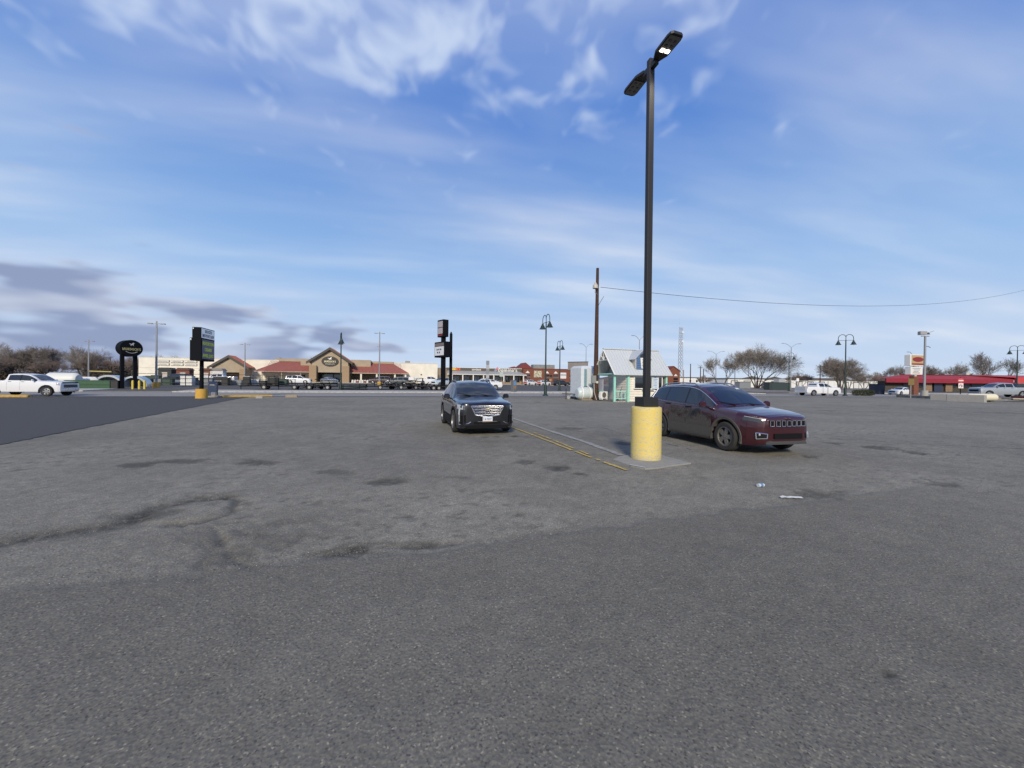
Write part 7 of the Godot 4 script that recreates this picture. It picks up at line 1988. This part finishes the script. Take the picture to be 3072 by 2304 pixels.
	for i in 4:
		var o := thing("garden_shed", sh[i][1], "shed", at(sh[i][0] + 2.0, 104.0, 0.035), A, "sheds on display")
		part(o, "wall", B(Vector3(0, 1.3, 0), Vector3(2.4, 2.6, 2.0)), mat("shed%d" % i, sh[i][2], 0.8))
		part(o, "roof", MB.new().prism(PackedVector2Array([Vector2(-1.4, 2.55), Vector2(1.4, 2.55), Vector2(0.9, 3.05), Vector2(-0.9, 3.05)]), 2.3, Transform3D(Basis(), Vector3(0, 0, -1.15))), mat("shed_roof%d" % i, sh[i][3], 0.8))
		part(o, "door", B(Vector3(0, 1.1, 1.03), Vector3(1.0, 1.9, 0.06)), mat("shed_door_pale", lin(0.45, 0.40, 0.36), 0.7))
	# merchandise row under the right porch
	for i in 7:
		var o := thing("feed_sack", "pile of feed sacks in the row under the right porch", "sack", at(-11.6 + i * 0.62, 112.2, 0.14), A, "sacks under the porch")
		part(o, "sack", MB.new().cbox(Vector3(0, 0.25, 0), Vector3(0.55, 0.5, 0.8), 0.12), mat("sack_red", lin(0.20, 0.05, 0.04), 0.8) if i % 3 == 2 else mat("sack_white", lin(0.58, 0.55, 0.52), 0.8), 40.0)
		part(o, "sack_top", MB.new().cbox(Vector3(0.03, 0.62, 0), Vector3(0.5, 0.3, 0.7), 0.10), mat("sack_white", lin(0.58, 0.55, 0.52), 0.8), 40.0)
	var cr := [["barrel_planter", "barrel", "dark red barrels under the left porch post", -33.4, 110.4, lin(0.08, 0.025, 0.025)], ["hay_bale", "bale", "round hay bale beside the entrance pier", -22.6, 110.6, lin(0.22, 0.14, 0.06)]]
	for e in cr:
		var o := thing(e[0], e[2], e[1], at(e[3], e[4], 0.14), A)
		for k in 3:
			part(o, "barrel" if e[1] == "barrel" else "roll", MB.new().lathe(Vector3(k * 0.62 - 0.6, 0, 0.1 * (k % 2)), [Vector2(0.26, 0), Vector2(0.32, 0.4), Vector2(0.27, 0.85 - 0.1 * k), Vector2(0, 0.86 - 0.1 * k)], 10), mat(e[0], e[5], 0.9), 40.0)
	# dumpsters near the big tree
	var ds := [[132.0, 108.0, "grey dumpster left under the big bare tree", lin(0.20, 0.22, 0.24), 4.2], [139.5, 108.0, "pale grey dumpster right under the big bare tree", lin(0.30, 0.32, 0.32), 3.6], [142.0, 96.0, "dark green dumpster right of the big bare tree", lin(0.03, 0.045, 0.045), 7.0], [117.0, 60.0, "dark blue bin left of the white sedan", lin(0.02, 0.025, 0.05), 1.5]]
	for e in ds:
		var pos := at(e[0] - 22.0, e[1], 0.04)
		if e[1] < 80.0: pos = on(70.6, -76.8, 0.02)
		elif e[1] < 100.0: pos = on(69.5, -104.0, 0.04)
		elif e[0] < 135.0: pos = on(71.0, -122.0, 0.04)
		else: pos = on(79.5, -122.0, 0.04)
		var o := thing("dumpster", e[2], "dumpster", pos, A, "dumpsters across the road")
		var L: float = e[4]
		part(o, "body", MB.new().cbox(Vector3(0, 0.95, 0), Vector3(L, 1.9, 1.8), 0.06), mat("dump%d" % int(e[0]), e[3], 0.7))
		part(o, "lid", B(Vector3(0, 1.95, 0), Vector3(L * 1.02, 0.1, 1.86)), mat("lid_black", lin(0.02, 0.02, 0.022), 0.7))

# ---------- bare winter trees ----------
func grow(r: RandomNumberGenerator, trunk: MB, crown: MB, p: Vector3, d: Vector3, len: float, rad: float, lvl: int, maxl: int, spread: float, up: float, most := 2) -> void:
	var segs := 3 if lvl < 2 else 2
	var q := p
	var dir := d
	var r0 := rad
	for i in segs:
		dir = (dir + Vector3(r.randf_range(-1, 1), r.randf_range(-0.4, 0.6) + up * 0.3, r.randf_range(-1, 1)) * 0.16).normalized()
		var e := q + dir * len / segs
		var r1 := rad * lerpf(1.0, 0.62, float(i + 1) / segs)
		(trunk if lvl <= 1 else crown).cyl(q, e, r0, r1, 6 if lvl < 2 else 3, false)
		q = e
		r0 = r1
		if lvl < maxl and (i > 0 or lvl > 1):
			var kids := r.randi_range(1, 2) if i < segs - 1 else r.randi_range(2, most)
			for k in kids:
				var ax := dir.cross(Vector3(r.randf_range(-1, 1), r.randf_range(-1, 1), r.randf_range(-1, 1))).normalized()
				var nd := dir.rotated(ax, r.randf_range(0.25, 0.75) * spread)
				nd = (nd + Vector3.UP * up * 0.22).normalized()
				grow(r, trunk, crown, q, nd, len * r.randf_range(0.62, 0.82), maxf(r1 * r.randf_range(0.55, 0.72), 0.016), lvl + 1, maxl, spread, up, most)

func make_tree(seed_: int, h: float, stems: int, spread: float, up: float, barkm: Material, twigm: Material, label: String, pos: Vector3, maxl := 5, most := 2) -> Node3D:
	var r := RandomNumberGenerator.new()
	r.seed = seed_
	var o := thing("bare_tree", label, "tree", pos, 0.0, "bare winter trees")
	var a := MB.new(); var b := MB.new()
	for s in stems:
		var ang := TAU * s / stems + r.randf()
		var lean := 0.0 if stems == 1 else 0.45
		grow(r, a, b, Vector3(cos(ang), 0, sin(ang)) * (0.0 if stems == 1 else 0.35), Vector3(cos(ang) * lean, 1, sin(ang) * lean).normalized(), h * 0.30, h * 0.026 / sqrt(float(stems)) + 0.03, 0, maxl, spread, up, most)
	part(o, "trunk", a, barkm)
	part(o, "crown", b, twigm)
	return o

func make_trees() -> void:
	var bark := mat("bark_grey", lin(0.10, 0.082, 0.068), 0.95)
	var twig := mat("twig_brown", lin(0.205, 0.178, 0.158), 0.95)
	var twig2 := mat("twig_grey", lin(0.215, 0.192, 0.170), 0.95)
	var twig3 := mat("twig_rust", lin(0.20, 0.155, 0.128), 0.95)
	# the big multi-stemmed one right of the maroon SUV
	make_tree(5, 14.5, 5, 1.15, 0.35, mat("bark_dark", lin(0.055, 0.045, 0.042), 0.95), twig2, "largest bare tree, many dark stems and a wide round crown", on(75.3, -122.0), 6, 3)
	var p1 := make_tree(8, 11.5, 2, 0.95, 0.55, bark, twig2, "small pale bare tree left of the largest bare tree", on(67.5, -128.0), 6)
	var p2 := make_tree(13, 10.5, 3, 1.05, 0.4, bark, twig, "brownish bare tree above the white pickup's hood", on(97.5, -118.0), 6, 3)
	var p3 := make_tree(21, 12.0, 1, 0.9, 0.6, bark, twig, "tall bare tree at the far left edge", on(-158.0, -120.0), 6)
	var p4 := make_tree(34, 7.5, 3, 1.1, 0.3, bark, twig3, "rusty low bare tree left of the oval sign", on(-117.0, -120.0), 6)
	var C := [[p3, -150.0, -118.0, 0.9], [p2, -143.0, -120.0, 1.05], [p3, -137.0, -126.0, 0.95], [p1, -131.0, -122.0, 0.95], [p2, -125.0, -118.0, 0.85], [p4, -122.0, -116.0, 1.0], [p3, -168.0, -126.0, 0.95], [p2, -162.0, -115.0, 0.9], [p4, -112.0, -117.0, 1.05], [p1, -108.0, -124.0, 0.8], [p4, -103.0, -112.0, 1.0], [p4, -128.0, -112.0, 0.8], [p2, -146.0, -108.0, 0.75], [p4, -136.0, -106.0, 0.85], [p4, -99.0, -110.0, 0.95], [p4, -160.0, -104.0, 1.0], [p4, -152.0, -102.0, 0.9], [p4, -141.0, -101.0, 0.95], [p4, -131.0, -100.0, 0.85], [p2, -155.0, -122.0, 0.9], [p4, -121.0, -103.0, 0.8], [p4, -147.0, -112.0, 1.1],
		[p2, 66.0, -128.0, 0.0], [p4, 93.0, -128.0, 0.8], [p1, 104.0, -126.0, 0.85], [p2, 110.0, -130.0, 0.8], [p4, 119.0, -134.0, 0.85], [p4, 127.0, -138.0, 0.9], [p3, 133.0, -140.0, 0.7], [p1, 139.0, -142.0, 0.85], [p2, 144.0, -140.0, 0.9],
		[p1, 150.0, -134.0, 0.9], [p3, 163.0, -138.0, 1.2], [p1, 171.0, -140.0, 1.15], [p4, 158.0, -134.0, 1.0], [p2, 189.0, -142.0, 0.7], [p4, 60.0, -124.0, 0.6],
		[p3, -74.0, -150.0, 0.9], [p1, -72.5, -150.0, 0.85]]
	var lab := ["bare tree in the left tree line behind the farm store yard", "bare tree in the row behind the white sheds and diner", "bare treetop showing above the cream store wall"]
	# ordinals count from the left within each row
	var rows := [[], [], []]
	for c in C:
		if c[3] <= 0.0: continue
		rows[2 if c[1] > -80.0 and c[1] < -60.0 else (0 if c[1] < 0.0 else 1)].append(c)
	for k in 3:
		var row: Array = rows[k]
		row.sort_custom(func(a, b): return a[1] / -a[2] < b[1] / -b[2])
		for i in row.size():
			var c: Array = row[i]
			var o: Node3D = c[0].duplicate()
			o.name = numbered("bare_tree")
			add_child(o)
			o.position = on(c[1], c[2], -0.1)
			o.rotation.y = i * 1.7 + k
			o.scale = Vector3.ONE * c[3]
			o.set_meta("label", lab[k])
	# dark conifer-like shrubs and a trimmed hedge
	var leaf := mat("hedge_leaf", lin(0.045, 0.055, 0.022), 0.9)
	var hd := thing("clipped_hedge", "low clipped dark green hedge left of the white sedan", "hedge", on(57.2, -64.6), -0.3)
	part(hd, "foliage", leafy(Vector3(1.55, 0.52, 0.6), 2600, 0.075, 3), leaf)
	part(hd, "stems", MB.new().cyl(Vector3(-0.8, 0, 0), Vector3(-0.7, 0.5, 0), 0.05, 0.03, 5).cyl(Vector3(0.7, 0, 0), Vector3(0.8, 0.5, 0), 0.05, 0.03, 5), bark)
	var sh := mat("shrub_brown", lin(0.075, 0.058, 0.046), 0.95)
	var S := [[-153.0, -106.0, 5.0, "dark evergreen shrub at the far left edge"], [-113.0, -108.0, 3.6, "rust-brown shrub left of the grey lot light"], [-97.5, -106.0, 4.4, "dark shrub just left of the cream store wall"], [143.0, -132.0, 3.2, "dark shrub behind the diner roof ridge"], [-143.0, -103.0, 4.6, "brown scrub mass behind the left pickup cab"], [-134.0, -104.0, 4.4, "brown scrub mass behind the left pickup hood"], [-125.0, -104.0, 4.6, "brown scrub mass behind the white tank"], [-106.0, -106.0, 4.0, "brown scrub mass behind the yellow barrier arm"], [-162.0, -104.0, 5.0, "brown scrub mass beyond the left picture edge"]]
	for e in S:
		var o := thing("dark_shrub", e[3], "shrub", on(e[0], e[1], -0.05), 0.0, "dark shrubs")
		part(o, "foliage", leafy(Vector3(e[2] * 0.75, e[2] * 0.5, e[2] * 0.6), 3000, 0.22, int(e[2] * 10)), leaf if e[0] > 0.0 or e[0] == -153.0 else sh)
		part(o, "stems", MB.new().cyl(Vector3.ZERO, Vector3(0, e[2] * 0.5, 0), 0.15, 0.06, 5), bark)
	# far wooded ridge: reads as one dark mass on the skyline
	var n := FastNoiseLite.new(); n.seed = 2; n.frequency = 0.02
	var mb := MB.new()
	for k in 220:
		var x0 := -900.0 + k * 12.0; var x1 := x0 + 12.0
		var z := -420.0
		var h0 := 4.5 + 3.0 * n.get_noise_1d(x0) + 2.2 * n.get_noise_1d(x0 * 5.0)
		var h1 := 4.5 + 3.0 * n.get_noise_1d(x1) + 2.2 * n.get_noise_1d(x1 * 5.0)
		mb.quad(Vector3(x0, 0, z), Vector3(x0, h0, z - 8), Vector3(x1, h1, z - 8), Vector3(x1, 0, z))
		mb.quad(Vector3(x0, h0, z - 8), Vector3(x0, 0, z - 30), Vector3(x1, 0, z - 30), Vector3(x1, h1, z - 8))
	structure("far_treeline", mb.mesh(), mat("far_wood", lin(0.13, 0.105, 0.095), 0.95, {"grain": "strong", "scale": 0.05}))
	var hm := MB.new()
	for k in 120:
		var x0 := -4200.0 + k * 70.0; var x1 := x0 + 70.0
		var h0 := 60.0 + 45.0 * n.get_noise_1d(x0 * 0.12) + 12.0 * n.get_noise_1d(x0 * 0.6)
		var h1 := 60.0 + 45.0 * n.get_noise_1d(x1 * 0.12) + 12.0 * n.get_noise_1d(x1 * 0.6)
		hm.quad(Vector3(x0, 0, -3400), Vector3(x0, h0, -3700), Vector3(x1, h1, -3700), Vector3(x1, 0, -3400))
	structure("hills", hm.mesh(), mat("hill_earth", lin(0.17, 0.15, 0.12), 0.95, {"grain": "strong", "scale": 0.004}))

func leafy(half: Vector3, count: int, size: float, seed_: int) -> MB:
	var r := RandomNumberGenerator.new()
	r.seed = seed_
	var mb := MB.new()
	for i in count:
		var p := Vector3(r.randf_range(-1, 1), r.randf_range(-1, 1), r.randf_range(-1, 1))
		var q := Vector3(absf(p.x), absf(p.y), absf(p.z))
		if pow(q.x, 4.0) + pow(q.y, 4.0) + pow(q.z, 4.0) > 1.0 + r.randf_range(-0.25, 0.15): continue
		var c := p * half + Vector3(0, half.y, 0)
		var a := Vector3(r.randf_range(-1, 1), r.randf_range(-1, 1), r.randf_range(-1, 1)).normalized() * size
		var b := a.cross(Vector3(r.randf_range(-1, 1), r.randf_range(-1, 1), r.randf_range(-1, 1)).normalized()).normalized() * size * 0.6
		mb.quad(c - a, c + b, c + a, c - b)
	return mb

func _ready() -> void:
	rng.seed = 2025
	make_env()
	make_ground()
	farm_store()
	strip_mall()
	brick_block()
	drive_up_hut()
	diner()
	far_buildings()
	make_trees()
	black_suv()
	red_suv()
	other_cars()
	lot_lamp()
	road_signs()
	poles_and_lamps()
	trailers()
	yard_goods()
	street_furniture()
	loose_gravel()
